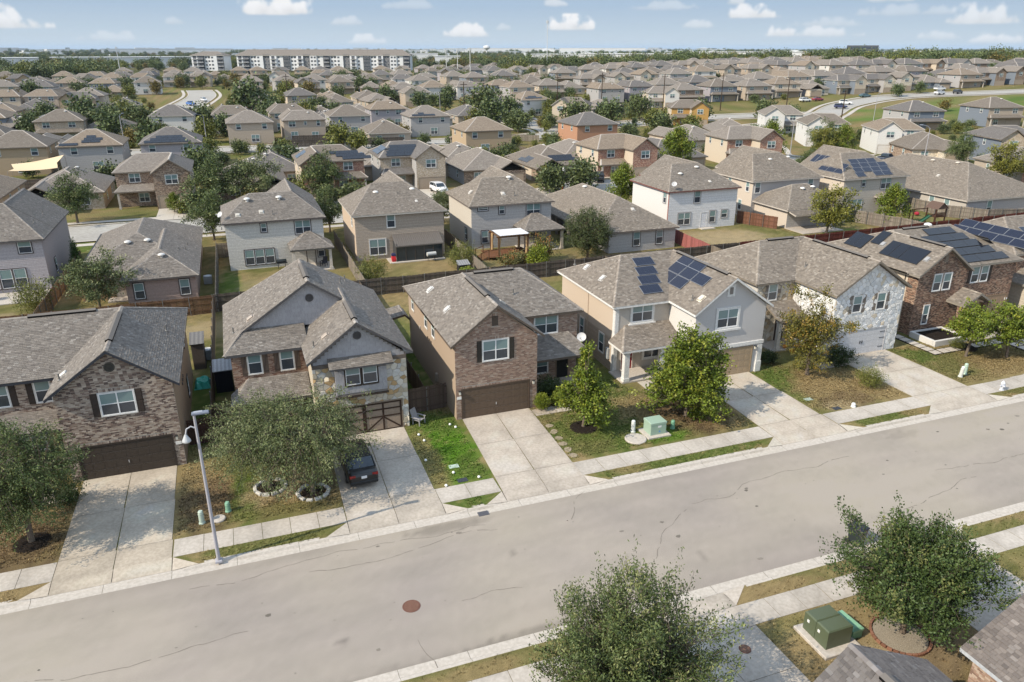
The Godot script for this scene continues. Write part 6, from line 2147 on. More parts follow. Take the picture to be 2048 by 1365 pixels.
	tree_meshes("round", {"h": 6.4, "r": 3.0, "th": 0.9, "n": 900, "k": 22, "ll": 0.2, "lw": 0.08, "sl": 0.7, "cols": [Color(0.045, 0.06, 0.022), Color(0.10, 0.12, 0.045)], "lump": 0.22, "limbs": 8}, 79)
	plant("tree", "round", "large dense round green tree over the back fence between the grey house and the bungalow", "tree", 39.3, -80.6, 0.0, 0.98, mid)
	tree_meshes("mida", {"h": 6.2, "r": 2.8, "th": 1.4, "n": 500, "per": 10, "cs": 0.16, "k": 18, "ll": 0.26, "lw": 0.11, "sl": 0.8, "droop": 0.3, "cols": LEAF_OAK, "lump": 0.45, "twig": 6}, 83)
	tree_meshes("midb", {"h": 5.6, "r": 2.2, "th": 1.0, "n": 440, "per": 10, "cs": 0.16, "k": 18, "ll": 0.25, "lw": 0.13, "sl": 0.7, "cols": LEAF_MAPLE, "lump": 0.5, "cone": 0.35, "twig": 6}, 89)
	tree_meshes("midc", {"h": 6.5, "r": 3.4, "th": 1.6, "n": 560, "per": 10, "cs": 0.15, "k": 18, "ll": 0.27, "lw": 0.12, "sl": 0.9, "cols": LEAF_ELM, "lump": 0.45, "twig": 6}, 97)
	tree_meshes("midd", {"h": 5.5, "r": 2.4, "th": 1.2, "n": 420, "per": 9, "cs": 0.17, "k": 16, "ll": 0.27, "lw": 0.13, "sl": 0.8, "cols": [Color(0.10, 0.11, 0.02), Color(0.22, 0.21, 0.04)], "lump": 0.5, "twig": 6}, 101)
	tree_meshes("cone", {"h": 3.4, "r": 0.75, "th": 0.1, "n": 330, "k": 14, "ll": 0.16, "lw": 0.06, "sl": 0.3, "droop": -0.6, "cols": [Color(0.025, 0.055, 0.010), Color(0.07, 0.13, 0.02)], "lump": 0.1, "cone": 0.95, "mid": 0.3, "twig": 30}, 103)
	var list := [["midc", "rounded tree with pale leaves behind the mauve-brown bungalow patio", -14.0, -79.3, 0.82], ["cone", "bright green cone-shaped cypress beside the mauve house", -18.2, -96.0, 1.1], ["mida", "dark green tree with sprawling crown in front of the far brick bungalow", -22.6, -124.8, 1.08],
		["mida", "leafy green street tree left of the pale grey-white sided house", -3.6, -106.5, 1.0], ["mida", "dark green double-crowned tree across the far street, left half", -3.6, -129.5, 1.25], ["midc", "dark green double-crowned tree across the far street, right half", 2.6, -129.0, 1.15],
		["mida", "dense dark tree before the red brick house with three rows of panels", 13.4, -129.0, 1.2], ["mida", "small green street tree behind the pale grey-white house, near its right corner", 11.6, -106.0, 0.85], ["midb", "light green tree behind the one-storey hip roof, right of centre", 58.2, -107.0, 1.15], ["midb", "bushy yellow-green tree beyond the white sided house", 84.5, -133.5, 1.55],
		["midd", "loose olive tree over the fence right of the white sided house", 75.8, -80.8, 1.15], ["midb", "yellow-green tree before the tan house with blue panels", 88.6, -82.6, 0.95], ["mida", "round dark tree at the street corner behind the cream house", 103.0, -118.0, 0.9], ["midd", "small green tree on the far lawn beside the black pickup truck", 54.5, -129.5, 0.65],
		["midc", "grey-green tree left of the white car's driveway", 28.2, -106.5, 0.7], ["midb", "thin green garden tree beside the far brown brick house", -9.6, -128.2, 0.5], ["mida", "broad dark shrub-like tree before the far right white house", 149.0, -123.0, 1.0], ["midb", "yellow-green tree left of the far white houses", 118.0, -147.0, 1.4],
		["midd", "yellowish tree between the far white houses, left", 129.5, -143.5, 1.2], ["midb", "yellow-green tree between the far white houses, right", 134.0, -142.0, 1.25], ["mida", "dark round tree between the far white houses", 131.8, -146.0, 1.2], ["midd", "green tree at the right edge before the orange brick garage", 138.0, -104.0, 1.3]]
	for e in list:
		plant("tree" if e[0] != "cone" else "cypress", e[0], e[1], "tree", e[2], e[3], e[2] * 0.7, e[4], mid)
# tufts over the near lawns
func grass() -> void:
	R.seed = 19
	var b := Mb.new()
	var f := b.s(M.blade)
	for k in 9:
		var a := R.randf() * TAU
		var p := Vector3(cos(a), 0, sin(a)) * R.randf_range(0.0, 0.07)
		var l := Vector3(R.randf_range(-0.05, 0.05), R.randf_range(0.03, 0.075), R.randf_range(-0.05, 0.05))
		var s := Vector3(-sin(a), 0, cos(a)) * 0.008
		var i := f.v.size()
		for q in [p - s, p + s, p + l]:
			f.v.append(q)
			f.n.append(Vector3(0, 1, 0))
			f.u.append(Vector2.ZERO)
			f.c.append(Color.WHITE)
		f.i.append_array([i, i + 2, i + 1])
	var xs := []
	var cs := []
	for k in 130000:
		var x := R.randf_range(-18.0, 64.0)
		var z := R.randf_range(-47.5, -34.45) if k % 5 else R.randf_range(-23.5, -10.0)
		var blocked := false
		for d in (DRIVES if z < -30 else SOUTH_DRIVES):
			if x > d[0] - (0.1 if z < -35.4 and z > -48 else 1.3) and x < d[1] + (0.1 if z < -35.4 or z > -22.6 else 1.3):
				blocked = true
		if (z > -37.35 and z < -35.3) or (z > -22.6 and z < -21.2) or (z < -44.8 and fbm(x, z, 3.0, 1.0) > -2.0 and not (x > -4.9 and x < 3.0) and not (x > 9.2 and x < 12.2) and not (x > 23.3 and x < 26) and not (x > 37.5 and x < 40.0)):
			blocked = true
		if blocked:
			continue
		var c := lawn_colour(x, z)
		var sc := R.randf_range(0.6, 1.5)
		xs.append(Transform3D(Basis(Vector3.UP, R.randf() * TAU).scaled(Vector3(sc, sc, sc)), Vector3(x, 0.0, z)))
		cs.append(jit(c, 0.42))
	copies("grass", b.mesh(), xs, cs)
# ---- street furniture, cars and garden things -------------------------------------------------------------------
func loft(mb: Mb, m: Material, rings: Array) -> void:
	for k in rings.size() - 1:
		var a: Array = rings[k]
		var b: Array = rings[k + 1]
		for j in a.size():
			var j2: int = (j + 1) % a.size()
			mb.q(m, a[j], a[j2], b[j2], b[j])
	mb.poly(m, rings[-1])
	var r: Array = rings[0].duplicate()
	r.reverse()
	mb.poly(m, r)
func ring_(z: float, w: float, y0: float, y1: float, top := 0.82) -> Array:
	var h := y1 - y0
	return [Vector3(-w * 0.93, y0, z), Vector3(w * 0.93, y0, z), Vector3(w, y0 + h * 0.3, z), Vector3(w * 0.985, y0 + h * 0.72, z), Vector3(w * 0.93, y1 - h * 0.06, z), Vector3(w * top, y1, z), Vector3(-w * top, y1, z), Vector3(-w * 0.93, y1 - h * 0.06, z), Vector3(-w * 0.985, y0 + h * 0.72, z), Vector3(-w, y0 + h * 0.3, z)]
# kind: sedan, suv or pickup; front towards +z
func car(kind: String, label: String, at: Vector3, turn: float, c: Color, lod := 1, grp := "parked cars") -> Node3D:
	var cat: String = {"sedan": "car", "suv": "car", "pickup": "pickup truck"}[kind]
	var t := thing("pickup_truck" if kind == "pickup" else "parked_car", label, cat, at, turn, grp)
	var key := "car%s%s" % [kind, c]
	if not cache.has(key):
		var b := Mb.new()
		b.col = c
		var up: float = {"sedan": 0.0, "suv": 0.14, "pickup": 0.26}[kind]
		var body_ := []
		for s in [[-2.36, 0.74, 0.42, 0.80], [-2.28, 0.84, 0.32, 0.94], [-2.05, 0.89, 0.26, 1.0], [-1.2, 0.915, 0.22, 1.0], [0.0, 0.92, 0.2, 0.98], [1.1, 0.915, 0.22, 0.97], [1.75, 0.89, 0.24, 0.9], [2.15, 0.84, 0.27, 0.82], [2.33, 0.72, 0.34, 0.7]]:
			var k := 1.14 if kind == "pickup" else 1.0
			body_.append(ring_(s[0] * k, s[1] * (1.06 if kind == "pickup" else 1.0), s[2] + up, s[3] + up))
		loft(b, M.carpaint, body_)
		var cab := []
		var prof := [[-1.75, 0.76, 0.96], [-1.05, 0.72, 1.40], [-0.3, 0.70, 1.45], [0.35, 0.71, 1.42], [1.22, 0.78, 0.95]]
		if kind == "suv": prof = [[-2.15, 0.78, 1.0], [-1.95, 0.74, 1.5], [-0.4, 0.73, 1.58], [0.4, 0.74, 1.54], [1.15, 0.8, 0.96]]
		if kind == "pickup": prof = [[-0.75, 0.82, 1.0], [-0.6, 0.76, 1.52], [0.2, 0.75, 1.58], [0.75, 0.76, 1.54], [1.5, 0.82, 0.96]]
		for s in prof:
			cab.append(ring_(s[0], s[1] + 0.06, 0.8 + up, s[2] + up, 0.86))
		b.col = Color.WHITE
		loft(b, M.glass_car, cab)
		b.col = c
		var z0: float = prof[1][0]
		var z1: float = prof[3][0]
		var yr: float = prof[2][2] + up
		loft(b, M.carpaint, [ring_(z0 - 0.06, prof[1][1] + 0.02, prof[1][2] + up - 0.05, prof[1][2] + up + 0.012, 0.9), ring_(prof[2][0], prof[2][1] + 0.03, yr - 0.06, yr + 0.022, 0.9), ring_(z1 + 0.06, prof[3][1] + 0.02, prof[3][2] + up - 0.05, prof[3][2] + up + 0.01, 0.9)])
		for s in [-1.0, 1.0]:      # pillars
			for k in [[prof[4], prof[3]], [prof[0], prof[1]]]:
				var w0: float = k[0][1] + 0.055
				var w1: float = k[1][1] + 0.05
				b.tube(M.carpaint, [Vector3(s * w0, k[0][2] + up, k[0][0]), Vector3(s * w1 * 0.97, k[1][2] + up - 0.03, k[1][0])], [0.045, 0.045], 5)
			b.tube(M.carpaint, [Vector3(s * (prof[2][1] + 0.07), 0.95 + up, -0.25), Vector3(s * (prof[2][1] + 0.035), prof[2][2] + up - 0.05, -0.25)], [0.04, 0.035], 5)
		if kind == "pickup":
			b.col = L(0.02, 0.02, 0.02)
			b.box(M.rubber, Vector3(-0.8, 1.255, -2.55), Vector3(0.8, 1.275, -0.95))
		cache[key] = b.mesh()
		var wm := Mb.new()
		wm.xf = Transform3D(Basis(Vector3(0, 1, 0), Vector3(1, 0, 0), Vector3(0, 0, -1)), Vector3.ZERO)
		var r := 0.33 + up * 0.25
		wm.lathe(M.rubber, Vector3(0, -0.11, 0), [Vector2(0, 0), Vector2(r * 0.62, 0.0), Vector2(r * 0.95, 0.0), Vector2(r, 0.04), Vector2(r, 0.18), Vector2(r * 0.95, 0.22), Vector2(r * 0.62, 0.22)], 18)
		cache[key + "tyre"] = wm.mesh()
		wm = Mb.new()
		wm.xf = Transform3D(Basis(Vector3(0, 1, 0), Vector3(1, 0, 0), Vector3(0, 0, -1)), Vector3.ZERO)
		wm.col = L(0.4, 0.4, 0.42)
		wm.lathe(M.chrome, Vector3(0, -0.115, 0), [Vector2(0, 0.236), Vector2(r * 0.25, 0.236), Vector2(r * 0.6, 0.225), Vector2(r * 0.63, 0.2)], 12)
		wm.lathe(M.chrome, Vector3(0, -0.115, 0), [Vector2(r * 0.63, 0.02), Vector2(r * 0.6, 0.0), Vector2(0, -0.006)], 12)
		cache[key + "rim"] = wm.mesh()
	obj("body", cache[key], t)
	if lod > 1:
		return t
	var lift: float = {"sedan": 0.33, "suv": 0.36, "pickup": 0.395}[kind]
	for s in [-1, 1]:
		for z in [-1.38, 1.38]:
			var w := obj("wheel", cache[key + "tyre"], t, Vector3(s * 0.82, lift, z * (1.12 if kind == "pickup" else 1.0)))
			if lod == 0: obj("rim", cache[key + "rim"], w)
	if lod == 0:
		var y := 0.78
		for s in [-1.0, 1.0]:
			var a := Mb.new()
			a.box(M.red_lens, Vector3(-0.17, 0, -0.05), Vector3(0.17, 0.15, 0.06), true)
			obj("tail_light", a.mesh(), t, Vector3(s * 0.66, y - 0.02, -2.31))
			a = Mb.new()
			a.col = L(0.7, 0.7, 0.7)
			a.box(M.chrome, Vector3(-0.18, 0, -0.05), Vector3(0.18, 0.12, 0.05), true)
			obj("headlight", a.mesh(), t, Vector3(s * 0.62, 0.62, 2.22))
			a = Mb.new()
			a.col = c
			a.cbox(M.carpaint, Vector3(-0.1, 0, -0.06), Vector3(0.1, 0.14, 0.06), 0.03)
			obj("mirror", a.mesh(), t, Vector3(s * 1.0, 0.96, 0.85))
		var n := Mb.new()
		n.col = L(0.75, 0.75, 0.75)
		n.box(M.plastic, Vector3(-0.16, 0, -0.01), Vector3(0.16, 0.16, 0.01), true)
		obj("number_plate", n.mesh(), t, Vector3(0, 0.66, -2.37))
		n = Mb.new()
		n.col = L(0.02, 0.02, 0.02)
		n.cbox(M.plastic, Vector3(-0.8, 0.3, -2.41), Vector3(0.8, 0.5, -2.2), 0.04)
		obj("bumper", n.mesh(), t)
	return t
func simple(called: String, label: String, cat: String, mb: Mb, at: Vector3, turn := 0.0, grp := "") -> MeshInstance3D:
	var o := obj(called, mb.mesh(), null, at)
	o.rotation.y = turn
	tag(o, label, cat, grp)
	return o
func street_lamp(label: String, at: Vector3, turn: float, h: float, twin: bool, grp := "street lamps") -> void:
	var t := thing("street_lamp", label, "street lamp", at, turn, grp)
	var mb := Mb.new()
	mb.col = L(0.36, 0.35, 0.38)
	mb.tube(M.plastic, [Vector3(0, -0.05, 0), Vector3(0, 0.15, 0), Vector3(0, 1.2, 0), Vector3(0, h, 0)], [0.115, 0.1, 0.09, 0.06], 12)
	mb.cbox(M.plastic, Vector3(-0.17, -0.02, -0.17), Vector3(0.17, 0.1, 0.17), 0.03)
	obj("pole", mb.mesh(), t)
	mb = Mb.new()
	mb.col = L(0.16, 0.18, 0.22)
	if twin:
		mb.cbox(M.plastic, Vector3(-0.1, h - 0.03, -0.13), Vector3(0.66, h + 0.07, 0.13), 0.04)
		mb.col = L(0.3, 0.32, 0.35)
		mb.cbox(M.plastic, Vector3(0.0, h + 0.05, -0.08), Vector3(0.4, h + 0.1, 0.08), 0.02)
	else:
		mb.tube(M.plastic, [Vector3(0, h - 0.1, 0), Vector3(0.5, h + 0.35, 0), Vector3(1.5, h + 0.55, 0)], [0.05, 0.045, 0.04], 6)
		mb.cbox(M.plastic, Vector3(1.4, h + 0.45, -0.16), Vector3(2.1, h + 0.62, 0.16), 0.05)
	obj("lamp_head", mb.mesh(), t)
	if twin:
		mb = Mb.new()
		mb.col = L(0.45, 0.45, 0.48)
		mb.tube(M.plastic, [Vector3(0, h - 0.75, 0), Vector3(-0.22, h - 0.62, 0), Vector3(-0.42, h - 0.72, 0), Vector3(-0.5, h - 1.0, 0)], [0.035, 0.035, 0.035, 0.035], 6)
		obj("bracket", mb.mesh(), t)
		mb = Mb.new()
		mb.col = L(0.45, 0.46, 0.47)
		mb.lathe(M.plastic, Vector3(-0.5, h - 1.42, 0), [Vector2(0.0, 0.0), Vector2(0.14, 0.02), Vector2(0.2, 0.08), Vector2(0.19, 0.14), Vector2(0.11, 0.3), Vector2(0.05, 0.42), Vector2(0, 0.44)], 14)
		obj("bell_lamp", mb.mesh(), t)
func pedestal(label: String, x: float, z: float, h: float, c: Color, tilt := 0.0) -> void:
	var mb := Mb.new()
	mb.col = c
	mb.lathe(M.plastic, Vector3.ZERO, [Vector2(0.19, -0.05), Vector2(0.17, 0.06), Vector2(0.145, 0.1), Vector2(0.135, h - 0.06), Vector2(0.1, h), Vector2(0, h + 0.01)], 14)
	mb.col = c * 0.8
	mb.lathe(M.plastic, Vector3.ZERO, [Vector2(0.15, h * 0.72), Vector2(0.15, h * 0.76), Vector2(0.137, h * 0.78)], 14)
	var o := simple("utility_pedestal", label, "utility pedestal", mb, Vector3(x, 0, z), x, "utility pedestals on the lawns")
	o.rotation.z = tilt
func items() -> void:
	R.seed = 33
	street_lamp("tall grey street lamp with flat head and small bell lamp, on the near kerb", Vector3(-3.15, 0, -34.25), 0.0, 8.25, true)
	car("sedan", "black sedan parked nose-in on the driveway under the wispy tree", Vector3(4.8, 0.035, -40.75), PI + 0.04, L(0.005, 0.005, 0.006), 0)
	pedestal("pale green utility pedestal left of the street lamp", -4.0, -38.0, 0.78, L(0.42, 0.50, 0.43))
	pedestal("short green utility pedestal right of the street lamp", -2.65, -38.7, 0.6, L(0.22, 0.40, 0.28))
	pedestal("slim white utility pedestal beside the round concrete lid", 23.0, -39.2, 0.85, L(0.6, 0.63, 0.6))
	pedestal("green utility pedestal behind the pale green transformer", 25.75, -38.7, 0.62, L(0.16, 0.34, 0.22))
	pedestal("leaning white utility pedestal before the brown brick house", 51.5, -38.4, 0.95, L(0.62, 0.64, 0.6), 0.16)
	pedestal("upright pale green utility pedestal behind the leaning white one", 52.3, -38.7, 0.9, L(0.40, 0.52, 0.42))
	for e in [["round concrete lid at the foot of the street lamp", -3.15, -38.05, 0.36], ["large round concrete lid beside the pale green transformer", 22.65, -38.2, 0.72]]:
		var lm := Mb.new()
		lm.lathe(M.concrete, Vector3.ZERO, [Vector2(e[3], -0.1), Vector2(e[3], 0.07), Vector2(e[3] - 0.04, 0.1), Vector2(e[3] * 0.35, 0.105), Vector2(e[3] * 0.33, 0.095), Vector2(0, 0.095)], 28)
		simple("concrete_lid", e[0], "utility lid", lm, Vector3(e[1], 0, e[2]))
	# pale green transformer on its pad
	var t := thing("transformer", "pale green transformer box on a concrete pad between two driveways", "utility cabinet", Vector3(24.25, 0, -38.55))
	var mb := Mb.new()
	mb.cbox(M.concrete, Vector3(-0.85, -0.1, -0.75), Vector3(0.85, 0.12, 0.75), 0.02)
	obj("pad", mb.mesh(), t)
	mb = Mb.new()
	mb.col = L(0.30, 0.40, 0.32)
	mb.cbox(M.plastic, Vector3(-0.55, 0.12, -0.5), Vector3(0.6, 0.98, 0.45), 0.04)
	mb.cbox(M.plastic, Vector3(-0.58, 0.85, -0.52), Vector3(0.63, 1.02, 0.47), 0.03)
	obj("cabinet", mb.mesh(), t)
	mb = Mb.new()
	mb.col = L(0.7, 0.7, 0.68)
	mb.box(M.plastic, Vector3(-0.02, 0.62, 0.45), Vector3(0.24, 0.76, 0.456))
	mb.col = L(0.1, 0.25, 0.5)
	mb.poly(M.plastic, [Vector3(0.03, 0.28, 0.457), Vector3(0.2, 0.28, 0.457), Vector3(0.115, 0.43, 0.457)])
	obj("warning_label", mb.mesh(), t)
	# large dark green switch cabinet across the street
	t = thing("transformer", "large dark olive switch cabinet on a concrete pad, bottom right of the street", "utility cabinet", Vector3(21.75, 0, -19.55), 0.0)
	mb = Mb.new()
	mb.cbox(M.concrete, Vector3(-0.95, -0.1, -0.95), Vector3(1.0, 0.14, 1.1), 0.02)
	obj("pad", mb.mesh(), t)
	for k in 2:
		mb = Mb.new()
		mb.col = L(0.085, 0.105, 0.06)
		mb.cbox(M.plastic, Vector3(-0.64, 0.14, -0.72 + k * 0.72), Vector3(0.66, 1.06 + k * 0.02, -0.02 + k * 0.74), 0.05)
		obj("cabinet", mb.mesh(), t)
		mb = Mb.new()
		mb.col = L(0.7, 0.7, 0.68)
		mb.box(M.plastic, Vector3(-0.67, 0.66, -0.5 + k * 0.64), Vector3(-0.64, 0.78, -0.38 + k * 0.64), true)
		obj("warning_label", mb.mesh(), t)
	t = thing("cable_cabinet", "light green low cable cabinet beside the large dark olive cabinet", "utility cabinet", Vector3(22.95, 0, -19.6), 0.06)
	mb = Mb.new()
	mb.col = L(0.15, 0.33, 0.21)
	mb.cbox(M.plastic, Vector3(-0.28, 0, -0.62), Vector3(0.28, 0.48, 0.58), 0.06)
	obj("cabinet", mb.mesh(), t)
	mb = Mb.new()
	mb.col = L(0.22, 0.42, 0.28)
	mb.cbox(M.plastic, Vector3(-0.31, 0.38, -0.65), Vector3(0.31, 0.56, 0.61), 0.08)
	obj("lid", mb.mesh(), t)
	# manholes
	for e in [["round rust-brown manhole cover in the middle of the near street", 5.2, -27.75, 0.42, -1], ["small brown cover on the driveway across the street", 18.0, -20.15, 0.26, 1]]:
		t = thing("manhole_cover", e[0], "manhole cover", Vector3(e[1], road_y(e[2]) if e[4] < 0 else 0.035, e[2]))
		mb = Mb.new()
		mb.col = L(0.17, 0.085, 0.06)
		var r: float = e[3]
		mb.lathe(M.paint, Vector3.ZERO, [Vector2(r, 0.0), Vector2(r, 0.012), Vector2(r * 0.9, 0.012), Vector2(r * 0.89, 0.006), Vector2(r * 0.86, 0.006), Vector2(r * 0.85, 0.012), Vector2(0, 0.012)], 30)
		obj("cover", mb.mesh(), t)
		mb = Mb.new()
		mb.col = L(0.23, 0.13, 0.09)
		for ring in 4:
			var rr := r * (0.2 + ring * 0.17)
			for k in 6 + ring * 5:
				var a := TAU * k / (6 + ring * 5)
				var p := Vector3(cos(a) * rr, 0, sin(a) * rr)
				mb.box(M.paint, p + Vector3(-0.02, 0.012, -0.02), p + Vector3(0.02, 0.018, 0.02))
		obj("tread", mb.mesh(), t)
	# wheelie bin in the gutter across the street
	t = thing("wheelie_bin", "black wheeled bin standing in the street behind the right-hand tree", "bin", Vector3(28.1, -0.12, -24.5), 0.25)
	mb = Mb.new()
	mb.col = L(0.02, 0.03, 0.028)
	var rings := []
	for s in [[0.0, 0.24, 0.28], [0.1, 0.25, 0.3], [0.98, 0.31, 0.38], [1.02, 0.33, 0.4]]:
		rings.append([Vector3(-s[1], s[0], s[2]), Vector3(s[1], s[0], s[2]), Vector3(s[1], s[0], -s[2]), Vector3(-s[1], s[0], -s[2])])
	loft(mb, M.plastic, rings)
	obj("bin_body", mb.mesh(), t)
	mb = Mb.new()
	mb.col = L(0.012, 0.014, 0.02)
	loft(mb, M.plastic, [[Vector3(-0.36, 1.02, 0.42), Vector3(0.36, 1.02, 0.42), Vector3(0.36, 1.02, -0.44), Vector3(-0.36, 1.02, -0.44)], [Vector3(-0.34, 1.08, 0.4), Vector3(0.34, 1.08, 0.4), Vector3(0.34, 1.1, -0.42), Vector3(-0.34, 1.1, -0.42)], [Vector3(-0.24, 1.13, 0.28), Vector3(0.24, 1.13, 0.28), Vector3(0.24, 1.14, -0.32), Vector3(-0.24, 1.14, -0.32)]])
	obj("lid", mb.mesh(), t)
	for s in [-1, 1]:
		mb = Mb.new()
		mb.xf = Transform3D(Basis(Vector3(0, 1, 0), Vector3(1, 0, 0), Vector3(0, 0, -1)), Vector3.ZERO)
		mb.lathe(M.rubber, Vector3(0, -0.03, 0), [Vector2(0, 0), Vector2(0.12, 0), Vector2(0.13, 0.02), Vector2(0.13, 0.05), Vector2(0.12, 0.07), Vector2(0, 0.07)], 14)
		obj("wheel", mb.mesh(), t, Vector3(s * 0.28, 0.13, -0.32))
	# hydrant
	t = thing("fire_hydrant", "grey and white fire hydrant in the verge at the right edge", "fire hydrant", Vector3(52.3, 0, -35.5))
	mb = Mb.new()
	mb.col = L(0.55, 0.57, 0.62)
	mb.lathe(M.plastic, Vector3.ZERO, [Vector2(0.17, 0), Vector2(0.17, 0.05), Vector2(0.11, 0.06), Vector2(0.11, 0.5), Vector2(0.15, 0.52), Vector2(0.15, 0.56), Vector2(0.13, 0.58)], 14)
	obj("barrel", mb.mesh(), t)
	mb = Mb.new()
	mb.col = L(0.72, 0.72, 0.74)
	mb.lathe(M.plastic, Vector3(0, 0.57, 0), [Vector2(0.135, 0), Vector2(0.11, 0.09), Vector2(0.05, 0.14), Vector2(0.035, 0.2), Vector2(0, 0.2)], 14)
	obj("bonnet", mb.mesh(), t)
	mb = Mb.new()
	mb.col = L(0.5, 0.52, 0.58)
	mb.tube(M.plastic, [Vector3(-0.22, 0.4, 0), Vector3(0.22, 0.4, 0)], [0.06, 0.06], 10)
	mb.tube(M.plastic, [Vector3(0, 0.36, 0), Vector3(0, 0.36, 0.22)], [0.07, 0.075], 10)
	obj("outlets", mb.mesh(), t)
	# rings of stones round the two wispy trees
	for e in [["ring of white stones round the left wispy tree", -0.3, -40.4], ["ring of white stones with dark mulch round the right wispy tree", 2.0, -39.0]]:
		t = thing("stone_ring", e[0], "stone edging", Vector3(e[1], 0, e[2]))
		mb = Mb.new()
		mb.lathe(M.soil, Vector3.ZERO, [Vector2(0.72, 0.0), Vector2(0.6, 0.05), Vector2(0.3, 0.08), Vector2(0, 0.09)], 20)
		obj("mulch", mb.mesh(), t)
		for k in 11:
			var a := TAU * k / 11 + 0.2
			mb = Mb.new()
			mb.col = jit(L(0.62, 0.60, 0.55), 0.12)
			var w := R.randf_range(0.17, 0.23)
			mb.cbox(M.piece, Vector3(-w, -0.05, -0.1), Vector3(w, R.randf_range(0.12, 0.17), 0.1), 0.035)
			obj("stone", mb.mesh(), t, Transform3D(Basis(Vector3.UP, -a + PI / 2 + R.randf_range(-0.12, 0.12)), Vector3(cos(a) * 0.85, 0, sin(a) * 0.85)))
	var mulch := func(label: String, x: float, z: float, r: float, c := Color.WHITE) -> void:
		var m := Mb.new()
		m.col = c
		m.lathe(M.soil, Vector3.ZERO, [Vector2(r, 0.0), Vector2(r * 0.94, 0.05), Vector2(r * 0.6, 0.09), Vector2(0, 0.12)], 24)
		simple("mulch_bed", label, "mulch bed", m, Vector3(x, 0.0, z))
	mulch.call("round dark mulch bed under the slender young tree", 20.15, -40.9, 0.95)
	mulch.call("round dark mulch bed under the oak at the left edge", -12.3, -39.2, 0.9)
	mulch.call("dark mulch patch under the low shrub of the paver garden", 57.2, -43.0, 1.1)
	# brick-edged ring with pale gravel
	t = thing("planting_ring", "brick-edged planting ring with pale gravel round the tree by the two utility cabinets", "planting ring", Vector3(24.9, 0, -18.5))
	mb = Mb.new()
	mb.col = L(0.50, 0.43, 0.34)
	mb.lathe(M.lawn, Vector3.ZERO, [Vector2(1.15, 0.0), Vector2(1.1, 0.08), Vector2(0.5, 0.14), Vector2(0, 0.16)], 24)
	obj("gravel", mb.mesh(), t)
	for k in 30:
		var a := TAU * k / 30
		mb = Mb.new()
		mb.col = jit(L(0.26, 0.13, 0.085), 0.2)
		mb.cbox(M.piece, Vector3(-0.11, -0.05, -0.05), Vector3(0.11, 0.13, 0.05), 0.012)
		obj("brick", mb.mesh(), t, Transform3D(Basis(Vector3.UP, -a + PI / 2), Vector3(cos(a) * 1.2, 0, sin(a) * 1.2)))
	# stepping stones
	for k in 6:
		mb = Mb.new()
		mb.col = jit(L(0.40, 0.33, 0.24), 0.1)
		var pts := []
		for j in 9:
			var a := -TAU * j / 9
			var r := R.randf_range(0.21, 0.29)
			pts.append(Vector3(cos(a) * r * 1.2, 0.03, sin(a) * r))
		pts.reverse()
		mb.poly(M.piece, pts)
		for j in 9:
			mb.q(M.piece, pts[j] - Vector3(0, 0.06, 0), pts[(j + 1) % 9] - Vector3(0, 0.06, 0), pts[(j + 1) % 9], pts[j])
		var pos := [[18.05, -41.9], [18.0, -41.0], [17.95, -40.1], [17.9, -39.3], [17.9, -38.5], [17.9, -37.7]][k] as Array
		simple("stepping_stone", "flat tan lawn stepping stone, number %s of six from the house" % ["one", "two", "three", "four", "five", "six"][k], "stepping stone", mb, Vector3(pos[0], 0.0, pos[1]), k * 1.1, "stepping stones on the lawn")
	# garden paths
	R.seed = 44
	for e in [["walkway", 17.75, 22.4, -44.55, -43.55], ["walkway", 27.2, 28.6, -46.2, -43.3], ["walkway", 42.3, 45.0, -44.4, -43.3], ["walkway", -12.6, -10.9, -44.2, -42.9], ["walkway", 58.7, 62.5, -45.0, -43.8]]:
		var rt := Node3D.new()
		rt.name = numbered("garden_path")
		add_child(rt)
		tag(rt, "", "", "", "structure")
		var nx := maxi(1, int((e[2] - e[1]) / 1.4))
		for k in nx:
			flag_slab(rt, lerpf(e[1], e[2], float(k) / nx) + 0.01, lerpf(e[1], e[2], float(k + 1) / nx) - 0.01, e[3], e[4], -0.1, 0.04, 0.0, 0, 0, Color(1.05, 1.0, 0.95))
	# pale pavers in black edging before the brown brick house, and its raised bed
	var pv := Node3D.new()
	pv.name = numbered("paver_path")
	add_child(pv)
	tag(pv, "", "", "", "structure")
	mb = Mb.new()
	mb.col = Color(0.5, 0.5, 0.55)
	for r in [[53.3, 54.35, -47.4, -42.4], [54.35, 61.5, -43.45, -42.4], [61.2, 62.55, -42.4, -37.2]]:
		mb.box(M.soil, Vector3(r[0], -0.05, r[2]), Vector3(r[1], 0.03, r[3]))
	obj("edging", mb.mesh(), pv)
	var pvs := []
	for k in 6: pvs.append([53.45, 54.25, -47.2 + k * 0.8, -46.52 + k * 0.8])
	for k in 8: pvs.append([54.45 + k * 0.88, 55.2 + k * 0.88, -43.3, -42.52])
	for k in 6: pvs.append([61.45, 62.4, -42.2 + k * 0.85, -41.5 + k * 0.85])
	for q in pvs:
		mb = Mb.new()
		mb.col = jit(Color(1.1, 1.08, 1.05), 0.05)
		mb.cbox(M.concrete, Vector3(q[0], 0.02, q[2]), Vector3(q[1], 0.065, q[3]), 0.01)
		obj("paver", mb.mesh(), pv)
	t = thing("raised_bed", "raised white stone planter with dark soil beside the brick porch pier", "planter", Vector3(56.6, 0, -45.2))
	mb = Mb.new()
	mb.box(M.soil, Vector3(-1.55, 0, -1.2), Vector3(1.75, 0.42, 1.1))
	obj("soil", mb.mesh(), t)
